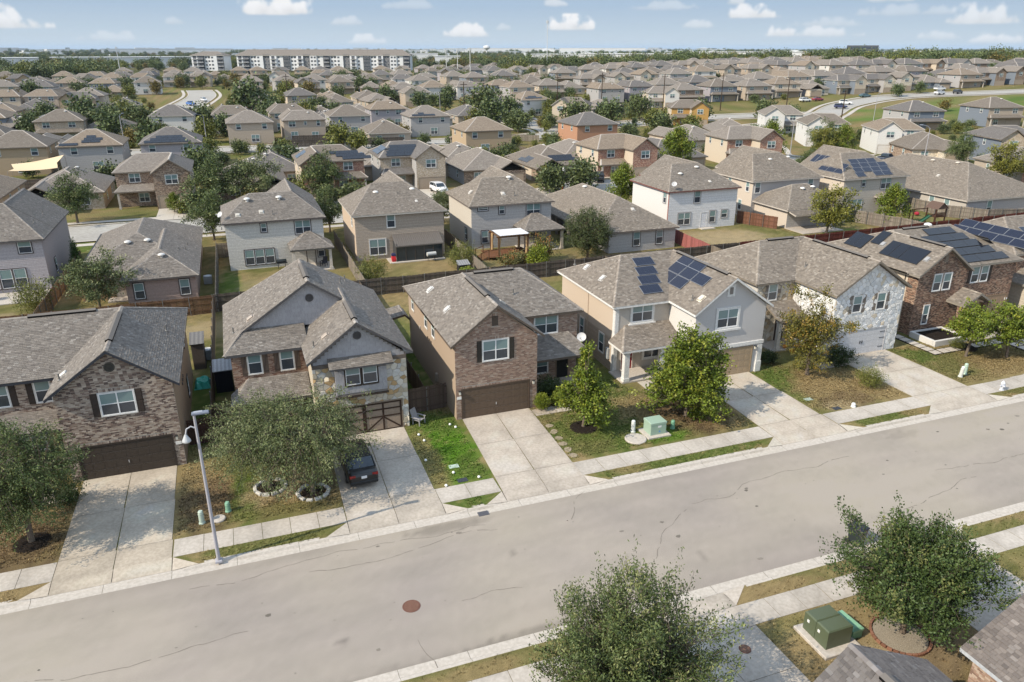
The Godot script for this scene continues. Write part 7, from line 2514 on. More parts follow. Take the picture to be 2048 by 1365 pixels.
	for q in [[-1.75, 1.95, 1.1, 1.35], [-1.75, 1.95, -1.4, -1.15], [-1.78, -1.53, -1.15, 1.1], [1.72, 1.97, -1.15, 1.1]]:
		mb = Mb.new()
		mb.col = L(0.72, 0.70, 0.67)
		mb.cbox(M.piece, Vector3(q[0], 0, q[2]), Vector3(q[1], 0.52, q[3]), 0.02)
		obj("coping", mb.mesh(), t)
	# path lights
	var nm := ["nearest the side gate", "second from the side gate", "by the shake gable house driveway", "half way down the driveway edge", "at the right corner by the pavement", "at the left corner by the pavement", "beside the pale access lid", "by the pavement near the drain grate"]
	var wh := [[11.7, -44.3], [11.95, -43.8], [9.35, -43.6], [9.5, -42.7], [11.5, -37.2], [9.4, -36.95], [10.2, -38.2], [8.98, -40.2]]
	for k in wh.size():
		mb = Mb.new()
		mb.col = L(0.78, 0.78, 0.76)
		mb.lathe(M.plastic, Vector3(0, 0.02, 0), [Vector2(0.04, 0), Vector2(0.085, 0.04), Vector2(0.09, 0.08), Vector2(0.065, 0.13), Vector2(0, 0.15)], 12)
		mb.col = L(0.1, 0.1, 0.1)
		mb.lathe(M.plastic, Vector3(0, -0.05, 0), [Vector2(0.035, 0), Vector2(0.035, 0.08), Vector2(0, 0.08)], 8)
		simple("path_light", "white path light on the green lawn, " + nm[k], "path light", mb, Vector3(wh[k][0], 0, wh[k][1]), 0, "white path lights on the green lawn")
	for e in [["dark drain grate in the lawn by the pavement of the bright green lawn", 10.5, -37.3, L(0.05, 0.055, 0.07)], ["dark drain grate at the edge of the brown lawn before the stone house", 38.4, -37.3, L(0.05, 0.055, 0.07)], ["pale green access lid in the bright green lawn", 10.45, -39.0, L(0.5, 0.6, 0.52)], ["pale access lid in the lawn left of the stone house tree", 37.5, -39.2, L(0.42, 0.5, 0.44)], ["storm drain grate in the gutter below the bright green lawn", 10.65, -33.75, L(0.1, 0.1, 0.11)]]:
		t = thing("ground_lid", e[0], "drain cover" if e[3].r < 0.2 else "utility lid", Vector3(e[1], -0.115 if e[2] > -34 else 0.0, e[2]))
		mb = Mb.new()
		mb.col = e[3]
		mb.box(M.plastic, Vector3(-0.3, -0.02, -0.2), Vector3(0.3, 0.03, 0.2))
		obj("frame", mb.mesh(), t)
		mb = Mb.new()
		mb.col = e[3] * 0.75
		for k in 7:
			mb.box(M.plastic, Vector3(-0.26 + k * 0.076, 0.03, -0.17), Vector3(-0.22 + k * 0.076, 0.04, 0.17))
		obj("grate", mb.mesh(), t)
	pedestal("short white pipe stub by the pavement before the stone house", 39.7, -37.1, 0.3, L(0.7, 0.7, 0.68))
	# pumpkins on the stone house porch
	for k in 2:
		t = thing("pumpkin", ["orange pumpkin on the stone house porch edge, upper", "orange pumpkin below the stone house porch edge, lower"][k], "pumpkin", Vector3(42.4 + k * 0.15, 0.13 * (1 - k), -47.9 + k * 0.75), 0, "pumpkins at the stone house")
		mb = Mb.new()
		mb.col = L(0.62, 0.20, 0.03)
		for j in 10:
			var a := TAU * j / 10
			mb.lathe(M.plastic, Vector3(cos(a) * 0.12, 0, sin(a) * 0.12), [Vector2(0, 0.0), Vector2(0.08, 0.04), Vector2(0.1, 0.15), Vector2(0.07, 0.26), Vector2(0, 0.3)], 7)
		obj("fruit", mb.mesh(), t)
		mb = Mb.new()
		mb.col = L(0.12, 0.1, 0.03)
		mb.tube(M.wood, [Vector3(0, 0.25, 0), Vector3(0.02, 0.38, 0.01)], [0.03, 0.02], 6)
		obj("stalk", mb.mesh(), t)
	# air conditioners
	for e in [["grey air conditioner in the side yard of the red-brown brick house", 11.55, -48.6], ["air conditioner beside the mauve-brown bungalow", -4.15, -85.5], ["air conditioner behind the leftmost brick house by the fence", -3.95, -62.6], ["air conditioner beside the white stone house wall", 25.6, -56.0]]:
		t = thing("air_conditioner", e[0], "air conditioner", Vector3(e[1], 0, e[2]), 0, "air conditioners in side yards")
		mb = Mb.new()
		mb.col = L(0.28, 0.29, 0.29)
		mb.box(M.plastic, Vector3(-0.42, 0.05, -0.42), Vector3(0.42, 0.85, 0.42))
		obj("casing", mb.mesh(), t)
		mb = Mb.new()
		mb.col = L(0.5, 0.51, 0.52)
		mb.lathe(M.plastic, Vector3(0, 0.85, 0), [Vector2(0.38, 0.0), Vector2(0.38, 0.05), Vector2(0.34, 0.05), Vector2(0.33, 0.015), Vector2(0.1, 0.015), Vector2(0.09, 0.05), Vector2(0, 0.05)], 18)
		obj("fan_guard", mb.mesh(), t)
	# adirondack-like chair by the side gate
	garden_chair("weathered grey slatted garden chair beside the stone garage front", Vector3(9.75, 0, -45.3), 0.7, L(0.42, 0.42, 0.44))
	garden_chair("white garden chair on the back porch of the pale grey-white house", Vector3(5.9, 0.13, -87.2), 0.3, L(0.6, 0.6, 0.6))
	garden_chair("dark garden chair at the right end of the pale grey-white house porch", Vector3(8.6, 0.13, -88.0), -0.6, L(0.1, 0.1, 0.12))
	# grill
	for e in [["black barrel grill against the pale grey-white house wall", 3.9, -89.0, L(0.02, 0.025, 0.025)], ["silver-lidded grill in front of the smoked-glass sun room", 21.2, -86.3, L(0.45, 0.45, 0.43)]]:
		t = thing("grill", e[0], "grill", Vector3(e[1], 0, e[2]), 0.1)
		mb = Mb.new()
		mb.col = e[3]
		mb.tube(M.plastic, [Vector3(-0.55, 0.85, 0), Vector3(0.55, 0.85, 0)], [0.26, 0.26], 14)
		obj("drum", mb.mesh(), t)
		mb = Mb.new()
		mb.col = L(0.03, 0.03, 0.03)
		for s in [-0.4, 0.4]:
			mb.tube(M.plastic, [Vector3(s, 0, -0.2), Vector3(s, 0.7, 0), Vector3(s, 0, 0.2)], [0.02, 0.02, 0.02], 5)
		mb.box(M.plastic, Vector3(-0.6, 0.7, 0.24), Vector3(0.6, 0.74, 0.5), true)
		obj("stand", mb.mesh(), t)
	# covered red cart by the sun room
	t = thing("garden_cart", "red and dark blue covered garden cart beside the sun room", "garden cart", Vector3(16.75, 0.09, -87.2))
	mb = Mb.new()
	mb.col = L(0.55, 0.02, 0.03)
	rings = []
	for s in [[0.0, 0.2], [0.3, 0.26], [0.6, 0.22], [0.75, 0.15]]:
		rings.append([Vector3(-s[1], s[0], s[1]), Vector3(s[1], s[0], s[1]), Vector3(s[1], s[0], -s[1]), Vector3(-s[1], s[0], -s[1])])
	loft(mb, M.plastic, rings)
	obj("body", mb.mesh(), t)
	mb = Mb.new()
	mb.col = L(0.03, 0.03, 0.09)
	mb.cbox(M.plastic, Vector3(-0.24, 0.72, -0.22), Vector3(0.24, 1.0, 0.22), 0.08)
	obj("cover", mb.mesh(), t)
	# turquoise tarpaulin
	t = thing("tarpaulin", "turquoise tarpaulin over a low pile behind the leftmost brick house", "tarpaulin", Vector3(-4.25, 0, -57.2))
	mb = Mb.new()
	mb.col = L(0.02, 0.32, 0.24)
	var hts := []
	for j in 7:
		for i in 7:
			var ex := absf(i - 3.0) / 3.0
			var ez := absf(j - 3.0) / 3.0
			hts.append(0.02 if ex > 0.95 or ez > 0.95 else 0.45 + R.randf_range(-0.08, 0.1))
	for j in 6:
		for i in 6:
			var pp := func(a: int, b: int) -> Vector3: return Vector3((a - 3) * 0.2, hts[b * 7 + a], (b - 3) * 0.3)
			mb.poly(M.plastic, [pp.call(i, j), pp.call(i, j + 1), pp.call(i + 1, j + 1)])
			mb.poly(M.plastic, [pp.call(i, j), pp.call(i + 1, j + 1), pp.call(i + 1, j)])
	obj("sheet", mb.mesh(), t)
	# little sheds
	shed("narrow black shed with ribbed pale metal roof beside the shake gable house", Vector3(-2.65, 0, -56.0), 1.2, 1.6, 1.9, L(0.012, 0.014, 0.02), L(0.5, 0.53, 0.58))
	shed("small lean-to with dark shingled roof behind the leftmost brick house", Vector3(-4.5, 0, -61.5), 0.9, 2.0, 2.3, L(0.12, 0.1, 0.09), L(0.2, 0.19, 0.18))
	shed("small grey garden shed at the far fence, top middle", Vector3(28.0, 0, -195.0), 2.6, 2.2, 2.2, L(0.4, 0.42, 0.43), L(0.5, 0.5, 0.48))
	shed("black water tank shed by the fence of the sun-room garden", Vector3(23.2, 0, -79.6), 1.2, 1.0, 1.3, L(0.02, 0.02, 0.025), L(0.3, 0.3, 0.3))
	pergola()
	playset()
	# terracotta pots and sail
	t = thing("plant_pot", "big terracotta pot with a dark plant on the mauve house patio", "plant pot", Vector3(-25.2, 0.12, -86.4))
	mb = Mb.new()
	mb.col = L(0.42, 0.16, 0.07)
	mb.lathe(M.paint, Vector3.ZERO, [Vector2(0.26, 0), Vector2(0.42, 0.5), Vector2(0.46, 0.52), Vector2(0.46, 0.6), Vector2(0.4, 0.6), Vector2(0.38, 0.52), Vector2(0, 0.52)], 18)
	obj("pot", mb.mesh(), t)
	obj("plant", cache["bushc"], t, Transform3D(Basis().scaled(Vector3(0.55, 0.5, 0.55)), Vector3(0, 0.5, 0)))
	var ps := Node3D.new()
	ps.name = numbered("patio_slab")
	add_child(ps)
	tag(ps, "", "", "", "structure")
	mb = Mb.new()
	mb.cbox(M.concrete, Vector3(-30.0, -0.1, -88.8), Vector3(-19.6, 0.1, -84.6), 0.02)
	obj("concrete_slab", mb.mesh(), ps)
	sail()
func garden_chair(label: String, at: Vector3, turn: float, c: Color) -> void:
	var t := thing("garden_chair", label, "garden chair", at, turn)
	var m := Mb.new()
	m.col = c
	for k in 5:
		m.box(M.wood, Vector3(-0.28, 0.33 + 0.0, -0.25 + k * 0.11), Vector3(0.28, 0.36, -0.16 + k * 0.11), true)
	obj("seat", m.mesh(), t)
	for k in 5:
		m = Mb.new()
		m.col = c
		m.xf = Transform3D(Basis(Vector3(1, 0, 0), -0.35), Vector3(0, 0.33, -0.25))
		m.box(M.wood, Vector3(-0.28 + k * 0.115, 0, -0.02), Vector3(-0.18 + k * 0.115, 0.75, 0.01), true)
		obj("slat", m.mesh(), t)
	for s in [-1.0, 1.0]:
		m = Mb.new()
		m.col = c
		m.box(M.wood, Vector3(s * 0.33 - 0.06, 0.54, -0.35), Vector3(s * 0.33 + 0.06, 0.57, 0.36), true)
		obj("armrest", m.mesh(), t)
		for z in [-0.25, 0.3]:
			m = Mb.new()
			m.col = c
			m.box(M.wood, Vector3(s * 0.3 - 0.03, 0, z - 0.03), Vector3(s * 0.3 + 0.03, 0.55, z + 0.03), true)
			obj("leg", m.mesh(), t)
func shed(label: String, at: Vector3, w: float, d: float, h: float, c: Color, rc: Color) -> void:
	var t := thing("garden_shed", label, "shed", at)
	var m := Mb.new()
	m.col = c
	m.box(M.paint, Vector3(-w / 2, 0, -d / 2), Vector3(w / 2, h - 0.1, d / 2))
	obj("wall", m.mesh(), t)
	m = Mb.new()
	var n := int(w / 0.12)
	for k in n:
		m.col = rc if k % 2 else rc * 0.72
		var x := -w / 2 - 0.1 + (w + 0.2) * k / n
		m.poly(M.paint, [Vector3(x, h - 0.1, d / 2 + 0.12), Vector3(x + (w + 0.2) / n, h - 0.1, d / 2 + 0.12), Vector3(x + (w + 0.2) / n, h + 0.18, -d / 2 - 0.1), Vector3(x, h + 0.18, -d / 2 - 0.1)])
	m.col = rc * 0.6
	m.box(M.paint, Vector3(-w / 2 - 0.08, h - 0.16, -d / 2), Vector3(w / 2 + 0.08, h - 0.11, d / 2 + 0.1), true)
	obj("roof", m.mesh(), t)
func pergola() -> void:
	var t := thing("pergola", "timber pergola with a white canopy and tan curtains behind the grey house", "pergola", Vector3(31.0, 0, -85.6))
	var wd := L(0.20, 0.115, 0.065)
	for x in [-1.9, 1.9]:
		for z in [-1.6, 1.4]:
			var m := Mb.new()
			m.col = wd
			m.box(M.wood, Vector3(x - 0.08, 0, z - 0.08), Vector3(x + 0.08, 2.75, z + 0.08))
			obj("post", m.mesh(), t)
			m = Mb.new()
			m.col = L(0.55, 0.38, 0.2)
			m.tube(M.paint, [Vector3(x * 0.93, 0.5, z * 0.93), Vector3(x * 0.93, 1.5, z * 0.92), Vector3(x * 0.9, 2.6, z * 0.9)], [0.16, 0.1, 0.2], 8)
			obj("curtain", m.mesh(), t)
	var m2 := Mb.new()
	m2.col = wd
	for z in [-1.6, 1.4]:
		m2.box(M.wood, Vector3(-2.2, 2.62, z - 0.05), Vector3(2.2, 2.78, z + 0.05), true)
	for k in 8:
		m2.box(M.wood, Vector3(-2.0 + k * 0.57, 2.78, -1.9), Vector3(-1.93 + k * 0.57, 2.88, 1.7), true)
	obj("beam", m2.mesh(), t)
	m2 = Mb.new()
	m2.col = L(0.78, 0.78, 0.8)
	m2.box(M.paint, Vector3(-1.75, 2.885, -1.7), Vector3(2.05, 2.91, 1.55), true)
	obj("canopy", m2.mesh(), t)
	t = thing("deck", "brown timber deck with steps and rail beside the pergola", "deck", Vector3(29.4, 0, -85.6))
	for k in 16:
		m2 = Mb.new()
		m2.col = jit(L(0.22, 0.11, 0.065), 0.12)
		m2.box(M.wood, Vector3(-1.6, 0.36, -1.9 + k * 0.235), Vector3(3.9, 0.4, -1.68 + k * 0.235), true)
		obj("plank", m2.mesh(), t)
	m2 = Mb.new()
	m2.col = wd
	for k in 3:
		m2.box(M.wood, Vector3(-2.5 + k * 0.3, 0.02, -0.6), Vector3(-2.2 + k * 0.3, 0.12 + k * 0.12, 1.4), true)
	obj("step", m2.mesh(), t)
	for z in [-0.7, 1.6]:
		m2 = Mb.new()
		m2.col = wd
		m2.box(M.wood, Vector3(-1.7, 0, z), Vector3(-1.6, 1.35, z + 0.1), true)
		m2.box(M.wood, Vector3(-2.7, 0, z), Vector3(-2.6, 1.0, z + 0.1), true)
		m2.poly(M.wood, [Vector3(-2.7, 0.9, z + 0.1), Vector3(-1.6, 1.25, z + 0.1), Vector3(-1.6, 1.35, z + 0.1), Vector3(-2.7, 1.0, z + 0.1)])
		obj("rail", m2.mesh(), t)
func playset() -> void:
	var t := thing("play_set", "dark timber play set with pitched roof, ladder and green slide in a back garden", "play set", Vector3(95.0, 0, -80.4))
	var wd := L(0.11, 0.06, 0.045)
	for x in [-0.9, 0.9]:
		for z in [-0.8, 0.8]:
			var m := Mb.new()
			m.col = wd
			m.box(M.wood, Vector3(x - 0.07, 0, z - 0.07), Vector3(x + 0.07, 2.6, z + 0.07))
			obj("post", m.mesh(), t)
	var p := Mb.new()
	p.col = wd
	p.box(M.wood, Vector3(-1, 1.3, -0.9), Vector3(1, 1.4, 0.9), true)
	for k in 9:
		p.box(M.wood, Vector3(-0.95 + k * 0.21, 1.4, 0.82), Vector3(-0.83 + k * 0.21, 2.0, 0.86), true)
	obj("platform", p.mesh(), t)
	p = Mb.new()
	p.col = L(0.17, 0.12, 0.10)
	p.poly(M.wood, [Vector3(-1.1, 2.5, 1.1), Vector3(0, 3.4, 1.1), Vector3(0, 3.4, -1.1), Vector3(-1.1, 2.5, -1.1)])
	p.poly(M.wood, [Vector3(0, 3.4, 1.1), Vector3(1.1, 2.5, 1.1), Vector3(1.1, 2.5, -1.1), Vector3(0, 3.4, -1.1)])
	p.poly(M.wood, [Vector3(-1.1, 2.5, 1.0), Vector3(1.1, 2.5, 1.0), Vector3(0, 3.4, 1.0)])
	obj("roof", p.mesh(), t)
	p = Mb.new()
	p.col = L(0.03, 0.10, 0.06)
	p.poly(M.plastic, [Vector3(-3.4, 0.25, 0.3), Vector3(-1.0, 1.45, 0.3), Vector3(-1.0, 1.45, -0.3), Vector3(-3.4, 0.25, -0.3)])
	for s in [-0.3, 0.3]:
		p.poly(M.plastic, [Vector3(-3.4, 0.25, s), Vector3(-1.0, 1.45, s), Vector3(-1.0, 1.65, s), Vector3(-3.4, 0.45, s)])
	obj("slide", p.mesh(), t)
	p = Mb.new()
	p.col = wd
	p.box(M.wood, Vector3(-3.8, 2.3, -0.9), Vector3(-0.9, 2.42, -0.78), true)
	p.box(M.wood, Vector3(-3.8, 0, -1.2), Vector3(-3.68, 2.4, -1.08), true)
	p.box(M.wood, Vector3(-3.8, 0, -0.6), Vector3(-3.68, 2.4, -0.48), true)
	obj("swing_beam", p.mesh(), t)
	t = thing("garden_swing", "red toy ride by the door of the tan house with blue panels", "toy", Vector3(97.9, 0, -86.2))
	p = Mb.new()
	p.col = L(0.3, 0.012, 0.03)
	p.lathe(M.plastic, Vector3(0, 0.1, 0), [Vector2(0, 0), Vector2(0.35, 0.1), Vector2(0.38, 0.3), Vector2(0.22, 0.5), Vector2(0, 0.55)], 12)
	obj("shell", p.mesh(), t)
func sail() -> void:
	var t := thing("shade_sail", "tan shade sail stretched over the patio of a far house at the left edge", "shade sail", Vector3(-36.0, 0, -170.5))
	var c := [Vector3(-4.6, 3.0, -2.6), Vector3(-4.2, 2.4, 2.6), Vector3(4.2, 2.6, 2.8), Vector3(4.8, 4.4, -2.2)]
	var m := Mb.new()
	for j in 8:
		for i in 8:
			var pp := func(a: int, b: int) -> Vector3:
				var u := a / 8.0
				var v := b / 8.0
				var q: Vector3 = c[0].lerp(c[3], u).lerp(c[1].lerp(c[2], u), v)
				var bow := 4.0 * (u * (1 - u) + v * (1 - v)) * 0.5
				q.y -= bow * 0.45
				q = q.lerp(Vector3(0, q.y, 0), 0.16 * (1.0 - absf(2 * u - 1) if v < 0.01 or v > 0.99 else 1.0 - absf(2 * v - 1)) if (u < 0.01 or u > 0.99 or v < 0.01 or v > 0.99) else 0.05)
				return q
			m.q(M.shade_cloth, pp.call(i, j + 1), pp.call(i + 1, j + 1), pp.call(i + 1, j), pp.call(i, j))
	obj("cloth", m.mesh(), t)
	for q in c:
		m = Mb.new()
		m.col = L(0.3, 0.25, 0.2)
		m.tube(M.plastic, [Vector3(q.x * 1.05, 0, q.z * 1.05), Vector3(q.x * 1.02, q.y, q.z * 1.02)], [0.05, 0.05], 6)
		obj("post", m.mesh(), t)
# ---- the blocks behind --------------------------------------------------------------------------------------------
# template houses with the front at z = 0 facing +z; kind a: two storeys with a gabled wing, b: hip roofed two storeys, c: bungalow
func template(kind: String, front: Array, sidef: Array, mir: bool, lod: int, fascia: Color, rm: Material) -> Node3D:
	O = Vector3.ZERO
	var h := Node3D.new()
	h.name = "template"
	var sg := -1.0 if mir else 1.0
	var st := {"fascia": fascia, "th": 0.2, "mat": rm}
	var wt := {"trim": L(0.62, 0.6, 0.57)}
	var lo := func(a: float, b: float) -> float: return minf(a * sg, b * sg)
	var hi := func(a: float, b: float) -> float: return maxf(a * sg, b * sg)
	var w: Dictionary
	var g: Dictionary
	var win := func(wl: Dictionary, x: float, y: float, wd: float, ht: float) -> void:
		window(wl, x * sg - (wd if mir else 0.0), y, wd, ht, wt, 1)
	if kind == "c":
		w = body(h, -5.6, 5.6, -18.0, -3.2, 0, 2.75, {"s": front, "e": sidef, "n": sidef, "w": sidef})
		g = body(h, lo.call(0.0, 5.6), hi.call(0.0, 5.6), -3.2, 0, 0, 2.75, {"s": front, "e": front, "w": front})
		roof(h, -6.0, 6.0, -18.4, -2.7, 2.72, 5.7, "z", 0, 5.9, 5.9, st)
		roof(h, lo.call(-0.4, 5.98), hi.call(-0.4, 5.98), -9.0, 0.4, 2.75, 4.5, "z", 2.8 * sg, 0, 0.0 if lod % 2 else 2.8, st)
		garage(g.s, lo.call(0.5, 5.1), 4.6, 2.1, L(0.42, 0.34, 0.26), 3)
		win.call(w.s, -3.6, 0.8, 1.6, 1.4)
		for x in [-3.8, 2.4]: win.call(w.n, x, 0.8, 1.5, 1.3)
		for z in [-14.0, -8.0]:
			window(w.e, z, 0.8, 0.9, 1.4, wt, 1)
			window(w.w, z, 0.8, 0.9, 1.4, wt, 1)
		dome_vent(h, plane_of(0, 2.72, -18.4, "n", 0.5), 1.0, -13.4)
	elif kind == "a":
		w = body(h, -5.6, 5.6, -14.0, -3.7, 0, 5.6, {"s": front, "e": sidef, "n": sidef, "w": sidef})
		g = body(h, lo.call(0.2, 5.6), hi.call(0.2, 5.6), -3.7, 0, 0, 5.6, {"s": front, "e": sidef, "w": sidef}, {"s": [2.7, 7.45]})
		roof(h, -5.98, 5.98, -14.4, -3.3, 5.57, 7.8, "x", -8.8, 3.4, 3.4, st)
		roof(h, lo.call(-0.15, 6.0), hi.call(-0.15, 6.0), -8.8, 0.4, 5.6, 7.75, "z", 2.9 * sg, 0, 0, st)
		lean(h, lo.call(-5.9, 0.15), hi.call(-5.9, 0.15), -3.7, -1.6, 2.75, 3.6, 0.0 if mir else 1.0, 1.0 if mir else 0.0, st)
		post(h, -5.4 * sg, -1.9, 0.3, 0, 2.7, L(0.55, 0.5, 0.44))
		garage(g.s, lo.call(0.5, 5.3), 4.8, 2.1, L(0.42, 0.34, 0.26), 3)
		win.call(g.s, 2.0, 3.9, 1.8, 1.4)
		win.call(w.s, -3.6, 3.9, 1.6, 1.4)
		win.call(w.s, -2.6, 0.7, 1.5, 1.4)
		for e in [[-4.2, 3.9, 0.9, 1.5], [-0.6, 4.2, 0.7, 1.0], [2.4, 3.8, 1.8, 1.5], [-3.6, 0.7, 1.8, 1.6], [2.0, 0.5, 1.8, 2.0]]:
			win.call(w.n, e[0], e[1], e[2], e[3])
		for z in [-12.0, -6.5]:
			window(w.e, z, 3.9, 0.85, 1.4, wt, 1)
			window(w.w, z, 3.9, 0.85, 1.4, wt, 1)
		dome_vent(h, plane_of(0, 5.57, -14.4, "n", 0.4), -1.5, -10.6)
	else:
		w = body(h, -5.8, 5.8, -12.5, 0, 0, 5.6, {"s": front, "e": sidef, "n": sidef, "w": sidef})
		roof(h, -6.2, 6.2, -12.9, 0.4, 5.57, 8.3, "x", -6.2, 5.2, 5.2, st)
		lean(h, -6.1, 6.1, 0.0, 1.8, 2.8, 3.5, 1.2, 1.2, st)
		for x in [-5.6, 5.6]: post(h, x, 1.5, 0.3, 0, 2.75, L(0.55, 0.5, 0.44))
		garage(w.s, lo.call(0.6, 5.4), 4.8, 2.1, L(0.42, 0.34, 0.26), 3)
		for x in [-4.0, 2.2]: win.call(w.s, x, 3.9, 1.7, 1.4)
		win.call(w.s, -3.6, 0.7, 1.5, 1.4)
		for e in [[-4.2, 3.9, 1.2, 1.4], [2.4, 3.9, 1.2, 1.4], [-2.0, 0.6, 2.0, 1.8]]:
			win.call(w.n, e[0], e[1], e[2], e[3])
		for z in [-9.5, -3.5]:
			window(w.e, z, 3.9, 0.9, 1.4, wt, 1)
			window(w.w, z, 3.9, 0.9, 1.4, wt, 1)
		dome_vent(h, plane_of(0, 5.57, 0.4, "s", 0.41), 1.4, -4.6)
	walls.clear()
	return h
var temps := {}
const FINISH := {
	"tan": ["lap", Color(0.46, 0.385, 0.31)], "cream": ["plain", "stucco", Color(0.72, 0.61, 0.48)], "grey": ["lap", Color(0.42, 0.41, 0.41)], "white": ["lap", Color(0.70, 0.69, 0.67)], "blue": ["plain", "paint", Color(0.20, 0.235, 0.28)],
	"peach": ["plain", "stucco", Color(0.56, 0.31, 0.20)], "buff": ["plain", "stucco", Color(0.55, 0.42, 0.29)], "mauve": ["lap", Color(0.40, 0.375, 0.40)], "red brick": ["plain", "brick_red"], "brown brick": ["plain", "brick_brown"], "tan brick": ["plain", "brick_tan"], "limestone": ["plain", "limestone"], "ochre": ["plain", "paint", Color(0.50, 0.30, 0.10)]}
const PLAIN_FAR := {"tan": Color(0.46, 0.385, 0.31), "grey": Color(0.42, 0.41, 0.41), "white": Color(0.70, 0.69, 0.67), "mauve": Color(0.40, 0.375, 0.40)}
func far_house(kind: String, front: String, side: String, mir: bool, x: float, z: float, turn: float, label: String, group: String, far := false, tall := 1.0) -> Node3D:
	var rv := absi(int(x * 7.0 + z * 3.0)) % 5
	var key := "%s%s%s%s%s%d" % [kind, front, side, mir, far, rv]
	if not temps.has(key):
		var ff: Array = FINISH[front]
		var sf: Array = FINISH[side]
		if far and PLAIN_FAR.has(front): ff = ["plain", "paint", PLAIN_FAR[front]]
		if far and PLAIN_FAR.has(side): sf = ["plain", "paint", PLAIN_FAR[side]]
		temps[key] = template(kind, ff, sf, mir, 1 if front.length() % 2 else 2, L(0.5, 0.47, 0.42) if front in ["white", "cream", "grey"] else L(0.2, 0.17, 0.14), [M.shingle, M.shingle0, M.shingle1, M.shingle, M.shingle2][rv])
	var h: Node3D = temps[key].duplicate()
	h.name = numbered({"a": "house", "b": "house", "c": "bungalow"}[kind])
	add_child(h)
	h.position = Vector3(x, gh(x, z) - 0.05, z)
	h.rotation.y = turn
	h.scale.y = tall
	tag(h, label, "house", group)
	return h
func roof_array(h: Node3D, f: Array, x: float, z: float, rows: Array, black := true) -> void:
	O = Vector3.ZERO
	for r in rows.size():
		var sp: Array = rows[r]
		for c in sp[1]:
			var up: Vector3 = f[2]
			var p: Vector3 = roof_point(f, x, z) + (f[1] as Vector3) * (sp[0] + c * 1.7) + up * (r * 1.02)
			solar(h, f, p.x, p.z, 1.68, 1.0, black)
func blocks() -> void:
	R.seed = 70
	var g3 := "houses of the third row along the far street"
	var h: Node3D
	far_house("a", "brown brick", "tan", false, -12.4, -132.2, 0, "brown brick two-storey house with tan garage door facing us across the far street", g3)
	far_house("c", "tan brick", "buff", true, -25.8, -132.5, 0, "tan bungalow with hip roof left of the far brown brick house", g3)
	far_house("c", "tan brick", "buff", false, -40.0, -134.0, 0, "bungalow at the left edge beside the far tan bungalow", g3)
	far_house("c", "brown brick", "tan", false, 2.6, -133.0, 0, "brick bungalow hidden behind the double-crowned dark tree", g3)
	h = far_house("a", "red brick", "cream", true, 16.4, -133.6, 0, "red brick two-storey house with three stepped rows of black panels", g3)
	roof_array(h, plane_of(0, 5.57, -3.3, "s", 0.41), 2.2, -4.1, [[0.6, 3], [-0.4, 3], [-1.4, 3]])
	roof_array(h, plane_of(-5.98, 5.57, -8, "w", 0.66), -5.2, -8.0, [[-1.4, 2], [-1.0, 2]])
	h = far_house("a", "tan brick", "grey", false, 30.9, -135.2, 0, "grey and tan brick house with stacked black panels and a white car in front", g3)
	roof_array(h, plane_of(0, 5.57, -3.3, "s", 0.41), -3.0, -4.0, [[-0.6, 3], [-0.3, 3], [0.2, 3], [0.6, 3]])
	roof_array(h, plane_of(-5.98, 5.57, -8, "w", 0.66), -5.2, -9.0, [[-1.4, 3], [-1.0, 3]])
	far_house("c", "brown brick", "grey", false, 46.2, -134.0, 0, "grey bungalow with brown brick front between two houses with solar panels", g3)
	h = far_house("c", "brown brick", "cream", true, 60.0, -134.4, 0, "bungalow with white ghost decorations over its garage and black panels on the roof", g3)
	roof_array(h, plane_of(0, 2.72, -2.7, "s", 0.5), 0.4, -4.4, [[-0.4, 3], [-0.8, 3]])
	roof_array(h, plane_of(-6, 2.72, -8, "w", 0.5), -5.0, -8.0, [[-2.4, 3], [-0.6, 2]])
	far_house("a", "red brick", "cream", false, 73.6, -132.6, 0, "tall red-brown brick house with cream side wall beyond the black pickup truck", g3)
	far_house("c", "buff", "cream", false, 89.0, -138.0, 0.1, "cream bungalow with broad hip roof right of the tall red-brown brick house", g3)
	far_house("a", "red brick", "cream", false, 107.5, -138.0, -0.12, "red brick and cream house with white shutters above the cream stucco house", g3)
	var g4 := "houses of the fourth row"
	far_house("b", "buff", "buff", false, -41.0, -191.5, PI, "buff two-storey house with dark trim at the left edge, behind the shade sail", g4)
	h = far_house("b", "mauve", "grey", false, -27.0, -189.5, PI, "mauve-grey two-storey house with clustered black panels, left of two", g4)
	roof_array(h, plane_of(0, 5.57, -12.9, "n", 0.41), 0.5, -12.2, [[-4.2, 2], [-0.2, 2], [0.2, 2], [0.6, 1]])
	h = far_house("b", "mauve", "mauve", true, -11.8, -189.0, PI, "mauve-grey two-storey house with a full-width pyramid of black panels, right of two", g4)
	roof_array(h, plane_of(0, 5.57, -12.9, "n", 0.41), 0.0, -12.2, [[-4.2, 5], [-3.0, 4], [-1.9, 3]])
	far_house("c", "brown brick", "tan", true, 7.0, -166.0, PI, "low bungalow roof with two vents behind the tree left of the panelled red brick house", g4)
	h = far_house("c", "tan brick", "tan", false, 29.5, -166.5, PI, "low bungalow whose west roof slope is covered by glinting solar panels", g4)
	roof_array(h, plane_of(6, 2.72, -8, "e", 0.5), 5.2, -8.0, [[-3.5, 4], [-2.6, 3], [-1.8, 2]])
	far_house("c", "brown brick", "tan", false, 45.0, -166.0, PI, "bungalow roof with a pale vent behind the grey and tan brick house", g4)
	far_house("b", "buff", "buff", true, 59.2, -190.5, PI, "buff stucco two-storey house with low wing, top centre", g4)
	far_house("c", "tan", "tan", true, 69.8, -163.0, PI, "tan bungalow behind the ghost-decorated bungalow", g4)
